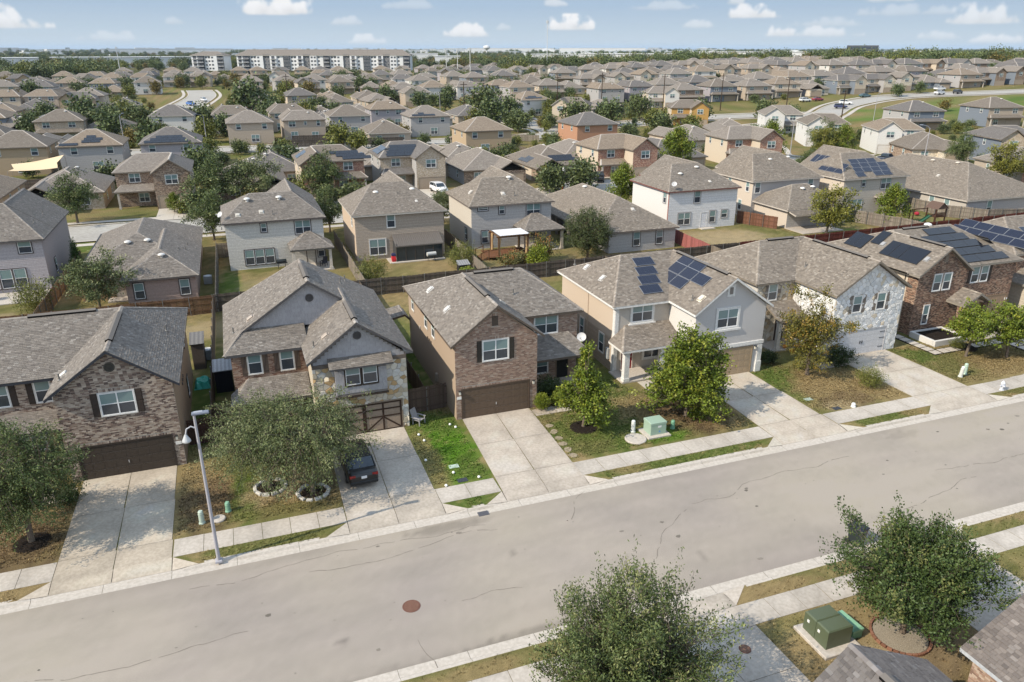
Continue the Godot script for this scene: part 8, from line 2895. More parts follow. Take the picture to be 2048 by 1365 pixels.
	far_house("b", "peach", "peach", false, 90.6, -195.0, PI, "peach-orange two-storey house with white windows, top centre right", g4)
	far_house("c", "tan", "cream", false, 112.0, -183.0, PI, "wide bungalow roof right of the peach-orange house", g4)
	var g5 := "pale houses along the curving road at right"
	far_house("a", "white", "white", true, 153.0, -186.0, -0.5, "white gabled house farthest left of the three by the open green", g5)
	far_house("a", "white", "white", true, 147.0, -161.0, -0.5, "white gabled house behind three yellow-green trees", g5)
	far_house("a", "white", "white", true, 153.0, -143.0, -0.5, "white gabled house with white garage door facing left, nearest of the three", g5)
	far_house("c", "limestone", "brown brick", false, 150.0, -128.0, -0.4, "limestone bungalow beside the nearest white gabled house", g5)
	far_house("a", "tan brick", "blue", true, 163.0, -119.0, -0.35, "two-gabled tan brick and blue-grey house near the right edge", g5)
	far_house("c", "red brick", "tan", false, 146.0, -98.0, -0.3, "orange brick garage bungalow cut by the right edge", g5)
	far_house("b", "blue", "grey", false, 196.0, -176.0, -0.2, "dark hip-roofed grey house beside the open green", g5)
	far_house("b", "tan", "blue", false, 222.0, -171.0, -0.2, "hip-roofed house right of the dark one, near the right edge", g5)
	far_house("c", "limestone", "tan", true, 129.0, -176.0, -0.4, "limestone-gabled house behind the yellow-green tree row", g5)
	far_house("a", "ochre", "cream", false, 139.0, -214.0, -0.4, "ochre-walled house by the bend of the curving road", g5)
	var gl := "low roofs clustered at the upper left"
	var wl := ["nearest the shade sail", "second from the shade sail", "third from the shade sail", "by the left edge", "in the second line, right", "in the second line, middle", "in the second line, left", "at the left edge of the second line", "rearmost right", "rearmost left"]
	var pl := [["c", -40.0, -216.0], ["a", -54.0, -221.0], ["c", -68.0, -226.0], ["b", -82.0, -228.0], ["b", -43.0, -240.0], ["c", -57.0, -247.0], ["a", -71.0, -252.0], ["c", -86.0, -255.0], ["c", -50.0, -268.0], ["b", -66.0, -275.0]]
	for k in pl.size():
		far_house(pl[k][0], ["brown brick", "tan brick", "tan"][k % 3], ["tan", "buff"][k % 2], k % 2 == 0, pl[k][1], pl[k][2], PI if k < 4 else 0.0, "grey-brown roofed house of the upper-left cluster, " + wl[k], gl, true)
	var wm := ["left", "middle", "right"]
	for k in 3:
		far_house("c", "white", "tan", k % 2 == 0, 30.0 + k * 13.5, -262.0 - k * 3.0, 0.0, "bungalow roof behind the dark fence rows, %s of three" % wm[k], gl, true)
	var g6 := "houses of the rows beyond the fourth"
	far_house("b", "red brick", "tan", false, 5.6, -231.0, PI, "red brick house with three dark windows seen from behind, upper left", g6, true)
	far_house("a", "tan", "tan", false, 20.0, -236.0, PI, "tan house with one black panel square behind the red brick one, upper left", g6, true)
	far_house("b", "white", "grey", false, 34.0, -243.0, PI, "grey-white house right of the tan one with one panel square", g6, true)
	h = far_house("b", "tan brick", "grey", false, 55.5, -233.0, PI, "wide tan brick house with six black panels, upper middle", g6, true)
	roof_array(h, plane_of(0, 5.57, -12.9, "n", 0.41), 1.0, -12.0, [[-3.5, 4], [-1.5, 1]])
	far_house("c", "white", "tan", true, 41.0, -226.0, PI, "bungalow left of the wide tan brick house, upper middle", g6, true)
	h = far_house("b", "grey", "white", false, 104.0, -275.0, PI + 0.1, "grey-white two-storey house with two black panel groups and bay windows, upper middle", g6, true)
	roof_array(h, plane_of(0, 5.57, -12.9, "n", 0.41), 0.0, -11.5, [[-3.0, 4], [-1.5, 2]])
	far_house("a", "cream", "buff", true, 108.0, -240.0, -0.6, "buff house with two front gables behind the dark conifer, upper middle", g6, true)
	h = far_house("c", "brown brick", "grey", false, 128.0, -246.0, 0.0, "low house with a square black panel field, upper middle", g6, true)
	roof_array(h, plane_of(0, 2.72, -2.7, "s", 0.5), 0.0, -4.2, [[-3.0, 3], [-3.0, 3], [-3.0, 3]])
	far_house("a", "white", "cream", false, 158.0, -262.0, -0.3, "white house with twin gables left of the open green road", g6, true)
	# dense rows on the rise at right and scattered houses among trees at left
	var kinds := ["a", "b", "a", "c", "a", "b"]
	var fr := ["grey", "tan brick", "white", "brown brick", "cream", "tan", "blue", "limestone"]
	var sd := ["grey", "tan", "white", "cream", "blue", "tan", "grey", "mauve"]
	var ordn := ["first", "second", "third", "fourth", "fifth", "sixth", "seventh", "eighth", "ninth", "tenth", "eleventh", "twelfth", "thirteenth", "fourteenth", "fifteenth", "sixteenth", "seventeenth", "eighteenth", "nineteenth", "twentieth", "twenty-first", "twenty-second", "twenty-third", "twenty-fourth", "twenty-fifth", "twenty-sixth", "twenty-seventh", "twenty-eighth", "twenty-ninth", "thirtieth", "thirty-first", "thirty-second", "thirty-third", "thirty-fourth"]
	var rows := [[-262.0, 0.0, 174.0], [-293.0, PI, 150.0], [-336.0, 0.0, 168.0], [-366.0, PI, 180.0], [-410.0, 0.0, 200.0], [-440.0, PI, 216.0], [-486.0, 0.0, 238.0], [-516.0, PI, 255.0]]
	for j in rows.size():
		var x: float = rows[j][2]
		var k := 0
		while x < absf(rows[j][0]) * 1.18 + 30.0 and k < 26:
			var z: float = rows[j][0] + 0.13 * (x - 230.0) + R.randf_range(-1.5, 1.5)
			var i := R.randi() % 8
			var kd: String = kinds[R.randi() % 6]
			var turn: float = rows[j][1] + R.randf_range(-0.05, 0.05) - 0.1
			far_house(kd, fr[i], sd[(i + (R.randi() % 2)) % 8], R.randf() < 0.5, x, z, turn, "%s %s in estate row %s on the right rise, %s from its left" % [fr[i], "bungalow" if kd == "c" else "house", ordn[j], ordn[k]], "houses of the dense estate on the rise", true, R.randf_range(0.94, 1.05))
			x += R.randf_range(13.6, 15.5)
			k += 1
	var lrows := [[-262.0, PI], [-318.0, 0.0], [-350.0, PI], [-398.0, 0.0], [-432.0, PI], [-486.0, 0.0], [-540.0, PI], [-610.0, 0.0]]
	for j in lrows.size():
		var z0: float = lrows[j][0]
		var x := z0 * 0.30
		var k := 0
		while x < -z0 * 0.46:
			var z := z0 + R.randf_range(-4, 4)
			var i := R.randi() % 8
			var kd: String = ["a", "b", "c"][R.randi() % 3]
			var open := x > -34.0 and x < 6.0 and z < -270.0 and z > -440.0
			if R.randf() < 0.94 and not open and not (x > 90 and z > -300):
				far_house(kd, ["cream", "tan brick", "white", "tan", "tan", "cream", "grey", "buff"][i], sd[i], R.randf() < 0.5, x, z, lrows[j][1] + R.randf_range(-0.15, 0.15), "%s %s in the %s tree-lined row of the upper left, %s from left" % [["cream", "tan brick", "white", "tan", "tan", "cream", "grey", "buff"][i], "bungalow" if kd == "c" else "house", ordn[j], ordn[k]], "houses among the trees of the upper left", true)
				k += 1
			x += R.randf_range(13.0, 17.0)
	for k in temps:
		(temps[k] as Node3D).free()
func mid_roads() -> void:
	R.seed = 5
	var c := Color(1, 0.98, 0.95)
	for e in [[[[-90, -117], [-20, -117], [30, -117.5], [52, -120], [70, -128], [100, -124], [128, -128], [150, -138]], 5.2], [[[128, -128], [120, -150], [128, -165], [150, -200], [178, -206], [196, -218], [222, -236], [256, -244], [300, -232], [360, -215]], 4.6], [[[196, -218], [180, -226], [150, -232], [120, -228], [95, -222]], 4.5], [[[-90, -212], [-20, -210], [40, -207], [84, -210], [95, -222], [96, -260], [120, -330]], 4.6], [[[-100, -284], [-30, -284], [6, -282]], 4.6], [[[-18, -282], [-17, -330], [-10, -400], [-12, -450]], 6.0]]:
		var w: float = e[1]
		var o := structure("road", ribbon(M.far_asphalt, e[0], -w, w, 0.0, c))
		var k := structure("kerb", ribbon(M.concrete, e[0], w, w + 0.5, 0.07))
		k = structure("kerb", ribbon(M.concrete, e[0], -w - 0.5, -w, 0.07))
		k = structure("pavement", ribbon(M.concrete, e[0], w + 1.6, w + 3.0, 0.02))
		k = structure("pavement", ribbon(M.concrete, e[0], -w - 3.0, -w - 1.6, 0.02))
	# drives of the houses along the far street
	for e in [[-12.4, 1, -131.8, -122.6], [16.4, -1, -133.2, -122.6], [30.9, 1, -134.8, -122.8], [60.0, -1, -134.0, -124.0], [73.6, 1, -132.2, -128.5], [-25.8, -1, -132.2, -122.6], [46.2, 1, -133.6, -123.5]]:
		var x: float = e[0] + e[1] * 2.9
		var mb := Mb.new()
		mb.col = Color(1.05, 1.02, 0.98)
		mb.box(M.concrete, Vector3(x - 2.5, -0.1, e[2]), Vector3(x - 0.02, 0.05, e[3]))
		mb.box(M.concrete, Vector3(x + 0.02, -0.1, e[2]), Vector3(x + 2.5, 0.05, e[3]))
		structure("driveway", mb)
func copy_tree(key: String, called: String, label: String, x: float, z: float, s: float, grp: String, tall := 1.0) -> void:
	plant(called, key, label, "tree", x, z, x * 3.7 + z, s, grp, tall)
func short_of(h: Node) -> String:      # the first words of a label
	var w := str(h.get_meta("label")).replace(",", "").split(" ")
	return " ".join(w.slice(0, 9))
func far_trees() -> void:
	R.seed = 90
	tree_meshes("fara", {"h": 7.0, "r": 3.4, "th": 1.2, "n": 150, "k": 9, "ll": 0.75, "lw": 0.45, "sl": 1.2, "cols": [Color(0.055, 0.075, 0.024), Color(0.125, 0.15, 0.055)], "lump": 0.5, "twig": 400, "limbs": 4}, 111)
	tree_meshes("farb", {"h": 6.5, "r": 3.0, "th": 1.0, "n": 150, "k": 9, "ll": 0.7, "lw": 0.45, "sl": 1.1, "cols": [Color(0.095, 0.11, 0.024), Color(0.185, 0.19, 0.045)], "lump": 0.5, "twig": 400, "limbs": 4}, 113)
	tree_meshes("farc", {"h": 7.5, "r": 3.2, "th": 1.0, "n": 150, "k": 9, "ll": 0.75, "lw": 0.45, "sl": 1.2, "cols": [Color(0.06, 0.085, 0.028), Color(0.125, 0.155, 0.06)], "lump": 0.45, "twig": 400, "limbs": 4}, 117)
	tree_meshes("fard", {"h": 6.0, "r": 2.6, "th": 1.0, "n": 130, "k": 9, "ll": 0.7, "lw": 0.45, "sl": 1.0, "cols": [Color(0.12, 0.10, 0.025), Color(0.21, 0.16, 0.045)], "lump": 0.5, "twig": 400, "limbs": 4}, 119)
	var keys := ["fara", "farc", "farb", "farc", "fara", "fard", "farb"]
	var nm := {"fara": "dark green", "farb": "yellow-green", "farc": "mid green", "fard": "ochre-tinted"}
	var n := 0
	var spots := []
	# big trees that show clearly
	for e in [["fara", 9.0, -158.0, 0.9], ["farb", 13.0, -152.0, 0.8], ["farc", -6.0, -153.0, 0.9], ["farb", 19.0, -156.0, 0.85], ["farb", 26.0, -196.0, 1.0], ["farb", 30.0, -192.0, 0.8], ["farc", -18.0, -205.0, 1.0], ["farc", 47.0, -152.0, 0.6], ["fara", -8.0, -258.0, 1.0], ["farb", -6.0, -226.0, 0.9],
		["fara", -26.0, -262.0, 1.3], ["fara", -34.0, -250.0, 1.2], ["farc", -40.0, -262.0, 1.3], ["farc", -30.0, -236.0, 1.1], ["fard", -24.0, -222.0, 0.8], ["farc", 8.0, -300.0, 1.8], ["fara", 15.0, -318.0, 1.5], ["fara", 84.0, -258.0, 1.5], ["fara", 92.0, -262.0, 1.6], ["farc", 80.0, -236.0, 1.2], ["farc", 88.0, -244.0, 1.1], ["fara", 104.0, -226.0, 1.2], ["farc", 117.0, -226.0, 1.2],
		["fara", 133.0, -236.0, 1.1], ["farb", 141.0, -228.0, 0.9], ["farc", 146.0, -220.0, 1.0], ["farb", 122.0, -208.0, 1.0], ["farb", 130.0, -200.0, 0.9], ["fara", 118.0, -196.0, 0.9], ["fara", 168.0, -214.0, 0.9], ["farc", 172.0, -220.0, 0.7], ["farc", 176.0, -211.0, 0.7], ["fard", 236.0, -205.0, 0.7], ["fara", 206.0, -192.0, 0.45], ["farb", 282.0, -206.0, 0.9]]:
		spots.append(e)
	for k in 250:
		var z := -215.0 - 340.0 * pow(R.randf(), 0.9)
		var x := R.randf_range(z * 0.3, -z * 0.44)
		if x > -27 and x < 2 and z < -272 and z > -440: continue
		spots.append([keys[R.randi() % 7], x, z, R.randf_range(0.5, 1.1)])
	for k in 90:
		var z := -240.0 - 300.0 * R.randf()
		spots.append([keys[R.randi() % 5], R.randf_range(-z * 0.44, -z * 1.3), z, R.randf_range(0.35, 0.8)])
	for k in 40:
		spots.append([keys[R.randi() % 7], R.randf_range(-22.0, 110.0), [-125.5, -150.0, -156.0, -201.0][R.randi() % 4] + R.randf_range(-2, 2), R.randf_range(0.35, 0.75)])
	var rest := {}
	var said := {}
	var houses := []
	for h in get_children():
		if h.has_meta("category") and h.get_meta("category") == "house":
			houses.append(h)
	for e in spots:
		var blocked := false
		var near: Node3D = null
		var best := 1e9
		for h in houses:
			var dd := Vector2(h.position.x - e[1], h.position.z - e[2]).length()
			if dd < 5.0:
				blocked = true
				break
			if dd < best:
				best = dd
				near = h
		if blocked: continue
		if n < 255:
			var dx: float = (e[1] - near.position.x) * 0.94 + (e[2] - near.position.z) * 0.34
			var dz: float = (e[1] - near.position.x) * 0.34 - (e[2] - near.position.z) * 0.94
			var side := ("right of" if dx > 0 else "left of") if absf(dx) > absf(dz) else ("behind" if dz > 0 else "before")
			var lab := "%s tree %s the %s" % [nm[e[0]], side, short_of(near)]
			said[lab] = said.get(lab, 0) + 1
			if said[lab] > 1:
				lab = "%s %s" % [["smaller", "narrower", "farther", "further"][mini(said[lab] - 2, 3)], lab]
			copy_tree(e[0], "tree", lab, e[1], e[2], e[3], "trees among the far roofs", R.randf_range(0.85, 1.1))
			n += 1
		else:
			if not rest.has(e[0]): rest[e[0]] = []
			rest[e[0]].append([e[1], e[2], e[3]])
	for k in 1500:
		var z := -150.0 - 400.0 * R.randf()
		var x := R.randf_range(z * 0.3, -z * 1.25)
		var okay := absf(z + 210.0) > 9.0 and not (x > -27 and x < 0 and z < -274 and z > -440) and not (x > 150 and z > -258 and z < -185)
		if okay:
			for h in houses:
				if absf(h.position.x - x) < 7.5 and absf(h.position.z - z) < 4.0 + 9.0 * absf(cos(h.rotation.y) - signf(z - h.position.z)) * 0.0 or Vector2(h.position.x - x, h.position.z - cos(h.rotation.y) * 7.0 - z).length() < 8.5:
					okay = false
					break
		if okay:
			var key: String = keys[R.randi() % 7]
			if not rest.has(key): rest[key] = []
			rest[key].append([x, z, R.randf_range(0.18, 0.55)])
	# far woods out to the horizon
	for k in 9000:
		var d := 560.0 + 5200.0 * pow(R.randf(), 1.9)
		var a := deg_to_rad(R.randf_range(-24.0, 66.0))
		var x := sin(a) * d
		var z := -cos(a) * d
		var den := fbm(x, z, 0.0035, 60.0)
		if den < -0.25 + 0.3 * smoothstep(1200.0, 3000.0, d): continue
		if x > -70.0 and x < 190.0 and z < -540.0 and z > -830.0: continue
		var key: String = keys[R.randi() % 7]
		if not rest.has(key): rest[key] = []
		rest[key].append([x, z, R.randf_range(0.8, 1.5) * (1.0 + d / 5000.0)])
	for key in rest:
		var xs := []
		var cs := []
		for q in rest[key]:
			var s: float = q[2]
			xs.append(Transform3D(Basis(Vector3.UP, R.randf() * TAU).scaled(Vector3(s, s * R.randf_range(0.8, 1.1), s)), Vector3(q[0], gh(q[0], q[1]) - 0.3, q[1])))
			cs.append(jit(Color.WHITE, 0.2))
		copies("woodland", cache[key + "c"], xs, cs)
# ---- far landmarks --------------------------------------------------------------------------------------------
func apartments() -> void:
	R.seed = 6
	var defs := [["long four-storey apartment block of white and charcoal bays on the horizon, upper left", 92.0, -766.0, -0.34, 162.0, 26], ["smaller white and charcoal apartment block left of the long one", -10.0, -806.0, -0.34, 30.0, 5]]
	for e in defs:
		var w: float = e[4]
		var t := thing("apartment_building", e[0], "apartment building", Vector3(e[1], gh(e[1], e[2]) + 1.2, e[2]), e[3])
		O = Vector3.ZERO
		var nb: int = e[5]
		var bw := w / nb
		var wm := Mb.new()
		wm.col = L(0.72, 0.73, 0.75)
		wm.box(M.paint, Vector3(-w / 2, 0, -20), Vector3(w / 2, 13.6, 0))
		obj("wall", wm.mesh(), t)
		roof(t, -w / 2 - 0.8, w / 2 + 0.8, -20.8, 1.6, 13.6, 18.6 if w > 60 else 17.0, "x", -9.6, 9.0, 9.0, {"fascia": L(0.5, 0.47, 0.43), "th": 0.4})
		var cols := [L(0.84, 0.85, 0.87), L(0.07, 0.075, 0.09), L(0.84, 0.85, 0.87), L(0.84, 0.85, 0.87), L(0.2, 0.2, 0.21), L(0.82, 0.83, 0.85)]
		var wk := "apwin"
		if not cache.has(wk):
			var m := Mb.new()
			m.col = L(0.6, 0.6, 0.62)
			m.box(M.paint, Vector3(-1.0, 0, -0.1), Vector3(1.0, 1.7, 0.05))
			m.q(M.glass_low, Vector3(-0.85, 0.12, 0.06), Vector3(-0.06, 0.12, 0.06), Vector3(-0.06, 1.58, 0.06), Vector3(-0.85, 1.58, 0.06))
			m.q(M.glass_low, Vector3(0.06, 0.12, 0.06), Vector3(0.85, 0.12, 0.06), Vector3(0.85, 1.58, 0.06), Vector3(0.06, 1.58, 0.06))
			cache[wk] = m.mesh()
			m = Mb.new()
			m.col = L(0.03, 0.035, 0.045)
			m.box(M.plastic, Vector3(-1.5, 0, -0.05), Vector3(1.5, 2.3, 0.06))
			m.col = L(0.72, 0.72, 0.74)
			m.box(M.paint, Vector3(-2.5, -0.25, 0), Vector3(2.5, 0.0, 1.5), true)
			for k in 12:
				m.box(M.plastic, Vector3(-2.45 + k * 0.44, 0, 1.42), Vector3(-2.4 + k * 0.44, 1.1, 1.46))
			m.box(M.plastic, Vector3(-2.5, 1.1, 1.4), Vector3(2.5, 1.16, 1.48))
			cache["balcony"] = m.mesh()
		for k in nb:
			var x := -w / 2 + bw * (k + 0.5)
			var out := 0.5 + 0.9 * (k % 2)
			var c: Color = cols[k % 6]
			var bm := Mb.new()
			bm.col = c
			bm.box(M.paint, Vector3(x - bw / 2 + 0.02, 0, 0), Vector3(x + bw / 2 - 0.02, 13.3 + (1.2 if k % 6 == 4 else 0.0), out))
			obj("bay", bm.mesh(), t)
			for f in 4:
				if k % 4 == 1 or k == 0 or k == nb - 1:
					obj("balcony", cache["balcony"], t, Vector3(x, 0.7 + f * 3.25, out))
				else:
					obj("window", cache[wk], t, Vector3(x - bw * 0.2, 1.1 + f * 3.25, out))
					if k % 3 != 0: obj("window", cache[wk], t, Vector3(x + bw * 0.26, 1.1 + f * 3.25, out))
func landmarks() -> void:
	R.seed = 7
	var wh := "pale warehouses near the horizon"
	var lab := ["long white warehouse at the left edge below the horizon", "long low white warehouse left of the apartment block", "white warehouse strip right of the apartment block, near", "white warehouse strip behind the poles in the middle", "long pale warehouse behind the dense estate, left part", "long pale warehouse behind the dense estate, right part", "small white store building right of the apartment block", "pale distribution hall far off at the left", "pale distribution hall far off in the middle", "pale distribution hall far off at right of the middle"]
	var df := [[-12.5, 1000, 70, 9, 40], [-5.8, 1050, 150, 9, 40], [13.5, 1300, 60, 12, 40], [24.5, 850, 90, 9, 40], [29.5, 830, 130, 8, 40], [38.0, 850, 160, 8, 40], [15.5, 950, 30, 9, 30], [-3.0, 3600, 500, 22, 90], [20.0, 3900, 420, 24, 90], [26.5, 3600, 380, 24, 90]]
	for k in df.size():
		var a: float = deg_to_rad(df[k][0])
		var d: float = df[k][1]
		var t := thing("warehouse", lab[k], "warehouse", Vector3(sin(a) * d, gh(sin(a) * d, -cos(a) * d) + (3.0 if d < 2000 else 0.0), -cos(a) * d), -a, wh)
		var m := Mb.new()
		m.col = L(0.75, 0.76, 0.77)
		m.box(M.paint, Vector3(-df[k][2] / 2.0, -4, -df[k][4]), Vector3(df[k][2] / 2.0, df[k][3], 0))
		obj("wall", m.mesh(), t)
		m = Mb.new()
		m.col = L(0.8, 0.8, 0.8)
		m.box(M.paint, Vector3(-df[k][2] / 2.0 - 0.5, df[k][3], -df[k][4] - 0.5), Vector3(df[k][2] / 2.0 + 0.5, df[k][3] + 0.5, 0.5))
		obj("roof", m.mesh(), t)
		m = Mb.new()
		m.col = L(0.3, 0.32, 0.35)
		var nd := int(df[k][2] / 12.0)
		for j in nd:
			m.box(M.paint, Vector3(-df[k][2] / 2.0 + 4 + j * 12, 0, 0), Vector3(-df[k][2] / 2.0 + 8 + j * 12, 4, 0.3))
		obj("loading_door", m.mesh(), t)
	# many small far roofs of the industrial plain: one mass
	var bx := Mb.new()
	bx.box(M.paint, Vector3(-0.5, 0, -0.5), Vector3(0.5, 1, 0.5))
	var xs := []
	var cs := []
	for k in 420:
		var a := deg_to_rad(R.randf_range(-16.0, 58.0))
		var d := R.randf_range(2600.0, 6200.0)
		if R.randf() > 0.45 + 0.5 * exp(-pow(rad_to_deg(a) - 22.0, 2) / 160.0): continue
		xs.append(Transform3D(Basis(Vector3.UP, -a).scaled(Vector3(R.randf_range(20, 120), R.randf_range(6, 16) * d / 3000.0, 40)), Vector3(sin(a) * d, 0, -cos(a) * d)))
		cs.append(jit(L(0.66, 0.68, 0.70), 0.2))
	copies("distant_buildings", bx.mesh(), xs, cs)
	# dark office block on the right skyline
	var ta := deg_to_rad(43.6)
	var t2 := thing("office_building", "dark stepped office block on the right skyline", "office building", Vector3(sin(ta) * 1500, 0, -cos(ta) * 1500), -ta)
	var m2 := Mb.new()
	m2.col = L(0.10, 0.10, 0.11)
	m2.box(M.paint, Vector3(-24, 0, -20), Vector3(26, 29, 0))
	m2.box(M.paint, Vector3(-44, 0, -16), Vector3(-24, 24, -1))
	obj("wall", m2.mesh(), t2)
	for f in 5:
		m2 = Mb.new()
		m2.box(M.glass_low, Vector3(-23, 4 + f * 5, 0), Vector3(25, 7 + f * 5, 0.3))
		obj("window_band", m2.mesh(), t2)
	# water tower, masts
	ta = deg_to_rad(18.3)
	t2 = thing("water_tower", "white bulb water tower on the skyline right of the middle poles", "water tower", Vector3(sin(ta) * 2600, 0, -cos(ta) * 2600), 0)
	m2 = Mb.new()
	m2.col = L(0.75, 0.76, 0.78)
	m2.lathe(M.paint, Vector3(0, 20, 0), [Vector2(2.5, -20), Vector2(2.5, 0), Vector2(9, 3), Vector2(11.5, 7), Vector2(9, 12), Vector2(0, 14)], 18)
	obj("tank", m2.mesh(), t2)
	var masts := [["thin pale radio mast rising left of the apartment block", -6.1, 700.0, 22.0, 0.35, L(0.55, 0.56, 0.58)], ["tall thin white mast in the upper middle", 22.6, 560.0, 36.0, 0.3, L(0.6, 0.6, 0.6)], ["white slanting mast on the right skyline", 53.2, 900.0, 34.0, 0.5, L(0.66, 0.67, 0.7)], ["pale pole left of the middle power poles", 15.4, 560.0, 19.0, 0.3, L(0.6, 0.6, 0.58)], ["second pale pole left of the middle power poles", 16.2, 560.0, 19.0, 0.3, L(0.6, 0.6, 0.58)], ["third pale pole near the middle power poles", 17.1, 540.0, 20.0, 0.32, L(0.6, 0.6, 0.58)]]
	for e in masts:
		ta = deg_to_rad(e[1])
		var x: float = sin(ta) * e[2]
		var z: float = -cos(ta) * e[2]
		t2 = thing("mast", e[0], "mast", Vector3(x, gh(x, z), z), 0, "masts and pale poles")
		m2 = Mb.new()
		m2.col = e[5]
		m2.tube(M.plastic, [Vector3.ZERO, Vector3(0, e[3], 0)], [e[4], e[4] * 0.6], 6)
		obj("shaft", m2.mesh(), t2)
		m2 = Mb.new()
		m2.col = e[5]
		for k in 3:
			var aa := TAU * k / 3
			m2.box(M.plastic, Vector3(cos(aa) * 0.7 - 0.2, e[3] - 2.2, sin(aa) * 0.7 - 0.2), Vector3(cos(aa) * 0.7 + 0.2, e[3] - 0.3, sin(aa) * 0.7 + 0.2), true)
		obj("antenna", m2.mesh(), t2)
	# wooden power poles and their wires
	var line := [[4.2, 330.0], [16.6, 268.0], [23.4, 300.0], [26.6, 310.0], [31.0, 300.0], [35.0, 300.0], [39.4, 285.0], [43.0, 235.0]]
	var tops := []
	var pn := ["left of the open lot", "by the round dark trees, upper middle", "behind the panelled low house", "at the left end of the dense estate", "in front of the dense estate, second from left", "in front of the dense estate, middle", "at the left of the open green", "tilted at the bend of the curving road"]
	for k in line.size():
		ta = deg_to_rad(line[k][0])
		var x: float = sin(ta) * line[k][1]
		var z: float = -cos(ta) * line[k][1]
		t2 = thing("power_pole", "dark wooden power pole " + pn[k], "power pole", Vector3(x, gh(x, z), z), -ta + 0.3, "wooden power poles")
		m2 = Mb.new()
		m2.col = L(0.09, 0.065, 0.05)
		m2.tube(M.wood, [Vector3(0, -0.3, 0), Vector3(0.15 if k == 7 else 0.0, 13.0, 0)], [0.2, 0.13], 7)
		obj("shaft", m2.mesh(), t2)
		m2 = Mb.new()
		m2.col = L(0.1, 0.075, 0.06)
		m2.box(M.wood, Vector3(-1.2, 12.0, -0.07), Vector3(1.2, 12.2, 0.07), true)
		obj("crossarm", m2.mesh(), t2)
		tops.append(Vector3(x, gh(x, z) + 12.2, z))
	for k in tops.size() - 1:
		m2 = Mb.new()
		m2.col = L(0.06, 0.06, 0.06)
		var pts := []
		var rad := []
		for j in 13:
			var u := j / 12.0
			pts.append((tops[k] as Vector3).lerp(tops[k + 1], u) - tops[k] - Vector3(0, 5.0 * u * (1 - u), 0))
			rad.append(0.018)
		m2.tube(M.rubber, pts, rad, 3)
		simple("power_line", "sagging power line from the pole %s" % pn[k], "power line", m2, tops[k], 0, "power lines between the wooden poles")
	# more lamps
	for e in [["grey street lamp standing before the dark fence, upper left", -24.6, -212.0, 1.2], ["grey street lamp beside the panelled mauve-grey house", -5.4, -205.0, 3.4], ["grey street lamp with long arm among the dark trees, upper middle", 70.0, -264.0, 3.0], ["grey street lamp on the near end of the curving road", 118.5, -141.0, 2.4], ["grey street lamp before the limestone bungalow", 137.0, -121.5, 2.0], ["pale street lamp at the edge of the open green", 195.0, -195.0, 0.4]]:
		street_lamp(e[0], Vector3(e[1], gh(e[1], e[2]), e[2]), e[3], 8.6, false)
	# fences between the far gardens
	R.seed = 66
	fence("dark fence across the far side of the open lot, upper left", [[-34.0, -264.0], [-8.0, -262.0]], L(0.17, 0.14, 0.12))
	fence("dark fence rows behind the red brick house, first, upper middle", [[14.0, -208.0], [44.0, -206.0]], L(0.13, 0.115, 0.10), 1.8, false)
	fence("dark fence rows behind the red brick house, second, upper middle", [[16.0, -219.0], [46.0, -217.0]], L(0.15, 0.13, 0.115), 1.8, false)
	fence("dark fence running away behind the red brick house, upper middle", [[31.0, -190.0], [26.0, -232.0]], L(0.2, 0.175, 0.15), 1.8, false)
	fence("grey fence curving round the garden of the buff stucco house", [[66.0, -212.0], [74.0, -203.0], [80.0, -197.0]], L(0.3, 0.27, 0.23), 1.8, false)
	fence("fence along the back of the third row, left part", [[-48.0, -160.0], [0.0, -159.0], [38.0, -157.5]], L(0.2, 0.165, 0.14), 1.8, false)
	fence("fence along the back of the third row, right part", [[38.0, -157.5], [84.0, -159.0]], L(0.2, 0.165, 0.14), 1.8, false)
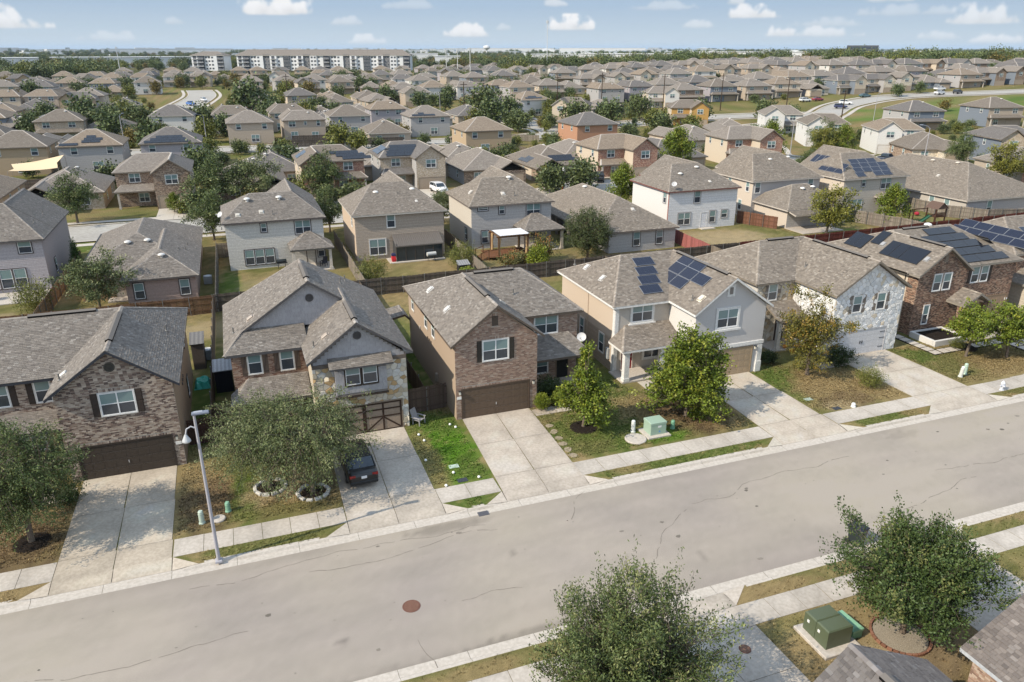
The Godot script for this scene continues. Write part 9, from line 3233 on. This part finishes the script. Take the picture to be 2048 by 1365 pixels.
func far_cars() -> void:
	R.seed = 14
	var cars := [["pickup", "black pickup truck on the drive before the ghost-decorated bungalow", 66.3, -132.0, 2.7, L(0.012, 0.013, 0.016), 0], ["suv", "white car on the drive of the grey and tan brick house", 34.0, -131.0, 0.15, L(0.75, 0.75, 0.76), 0], ["suv", "red car beyond the buff roofs at right of the middle", 106.5, -176.0, 1.2, L(0.28, 0.01, 0.03), 1], ["sedan", "dark blue car beside the red car right of the middle", 102.0, -176.0, 1.2, L(0.03, 0.05, 0.12), 1],
		["sedan", "black car under the trees before the white gabled houses", 126.0, -141.0, 1.4, L(0.02, 0.02, 0.025), 1], ["pickup", "dark blue pickup before the nearest white gabled house", 139.5, -134.0, 1.9, L(0.03, 0.04, 0.07), 1], ["sedan", "second dark car beside the dark blue pickup", 143.0, -132.0, 1.9, L(0.03, 0.035, 0.05), 1], ["suv", "white van in the open lot, upper left", -8.5, -372.0, 0.3, L(0.75, 0.75, 0.75), 1],
		["suv", "white car at the right of the open lot, upper left", -1.0, -312.0, 1.2, L(0.75, 0.75, 0.75), 1], ["pickup", "bright blue covered truck in the open lot, upper left", -13.5, -352.0, 0.4, L(0.04, 0.14, 0.42), 1], ["sedan", "dark car parked under the big trees of the open lot", -23.0, -296.0, 1.5, L(0.05, 0.09, 0.14), 1], ["sedan", "grey car in the middle of the open lot", -12.0, -322.0, 0.4, L(0.3, 0.32, 0.34), 1],
		["suv", "dark blue car on the curving road, lower of two", 212.0, -228.5, 0.9, L(0.02, 0.03, 0.09), 1], ["suv", "white car on the curving road, upper of two", 221.0, -236.0, 0.9, L(0.75, 0.75, 0.75), 1], ["suv", "white car beside the red one by the estate houses", 214.0, -250.0, 1.5, L(0.75, 0.75, 0.75), 1], ["sedan", "red car parked beside a white one by the estate houses", 220.0, -250.0, 1.5, L(0.25, 0.02, 0.04), 1], ["sedan", "green-blue car by the estate road", 243.0, -249.5, 1.4, L(0.06, 0.12, 0.14), 1], ["pickup", "white pickup on the estate road", 272.0, -240.0, 1.75, L(0.7, 0.7, 0.7), 1], ["suv", "black car behind the white pickup on the estate road", 280.0, -238.5, 1.75, L(0.02, 0.02, 0.02), 1], ["pickup", "white pickup on a drive of the estate", 283.0, -250.0, 1.6, L(0.75, 0.75, 0.75), 1]]
	for e in cars:
		car(e[0], e[1], Vector3(e[2], gh(e[2], e[3]) + 0.05, e[3]), e[4], e[5], e[6])
	# ghosts over the garage, orange blow-up figure on the lawn
	for k in 3:
		var m := Mb.new()
		m.col = L(0.75, 0.74, 0.8)
		m.lathe(M.paint, Vector3(0, 0, 0), [Vector2(0.32, -0.4), Vector2(0.22, 0.0), Vector2(0.2, 0.25), Vector2(0.12, 0.42), Vector2(0, 0.45)], 10)
		simple("ghost_decoration", "white cloth ghost hung over the bungalow garage, %s of three" % ["left", "middle", "right"][k], "decoration", m, Vector3(57.3 + k * 1.15, 3.0 if false else 2.35, -133.95), 0, "white ghost decorations")
	var t := thing("inflatable", "bright orange inflatable stack on the lawn left of the black pickup", "inflatable decoration", Vector3(55.2, 0, -124.6))
	for k in 3:
		var m := Mb.new()
		m.col = L(0.8, 0.18, 0.02)
		m.lathe(M.plastic, Vector3(0, k * 0.5, 0), [Vector2(0.2, 0), Vector2(0.4, 0.2), Vector2(0.36, 0.4), Vector2(0.2, 0.54), Vector2(0, 0.57)], 12)
		obj("segment", m.mesh(), t)
	# side fences between the far gardens
	for k in 9:
		fence("fence between far-street back gardens, %s from the left" % ["first", "second", "third", "fourth", "fifth", "sixth", "seventh", "eighth", "ninth"][k], [[-33.0 + k * 14.2, -150.0], [-33.0 + k * 14.2, -176.0]], L(0.22, 0.19, 0.16), 1.8, false)
	# two roofs on our own side of the street
	var st := {"near": true, "fascia": L(0.45, 0.47, 0.5), "tone": Color(0.72, 0.74, 0.80)}
	var h := start("near_house", "dark grey shingled gable roof at the bottom edge beside the switch cabinet", 19.0, -12.0, "roofs on the near side of the street")
	body(h, 16.2, 21.6, -14.8, -6.0, 0, 2.8, {"n": ["brick", BRICK_C], "e": ["plain", "brick_brown"], "w": ["plain", "brick_brown"]}, {"n": [3.6, 4.6]})
	roof(h, 15.8, 22.0, -15.1, -3.0, 2.75, 4.8, "z", 18.0, 0, 0, st)
	ridge_vent(h, Vector3(18.0, 4.82, -13.6), Vector3(18.0, 4.82, -8.0))
	h = start("near_house", "grey shingled roof with pale metal gutter at the bottom right corner", 30.0, -12.0, "roofs on the near side of the street")
	st = {"near": true, "fascia": L(0.5, 0.53, 0.58), "tone": Color(0.86, 0.84, 0.86)}
	body(h, 24.0, 34.4, -14.7, -5.0, 0, 2.9, {"n": ["brick", BRICK_A], "e": ["plain", "brick_brown"], "w": ["brick", BRICK_C]}, {"n": [5.2, 6.0]})
	roof(h, 23.6, 34.8, -15.05, -3.0, 2.85, 6.3, "z", 29.2, 0, 0, st)
func _ready() -> void:
	camera_and_light()
	make_materials()
	ground()
	mid_roads()
	front_row()
	second_row()
	finish_walls()
	blocks()
	apartments()
	landmarks()
	fences()
	plants()
	far_trees()
	items()
	far_cars()
	finish_walls()
	grass()
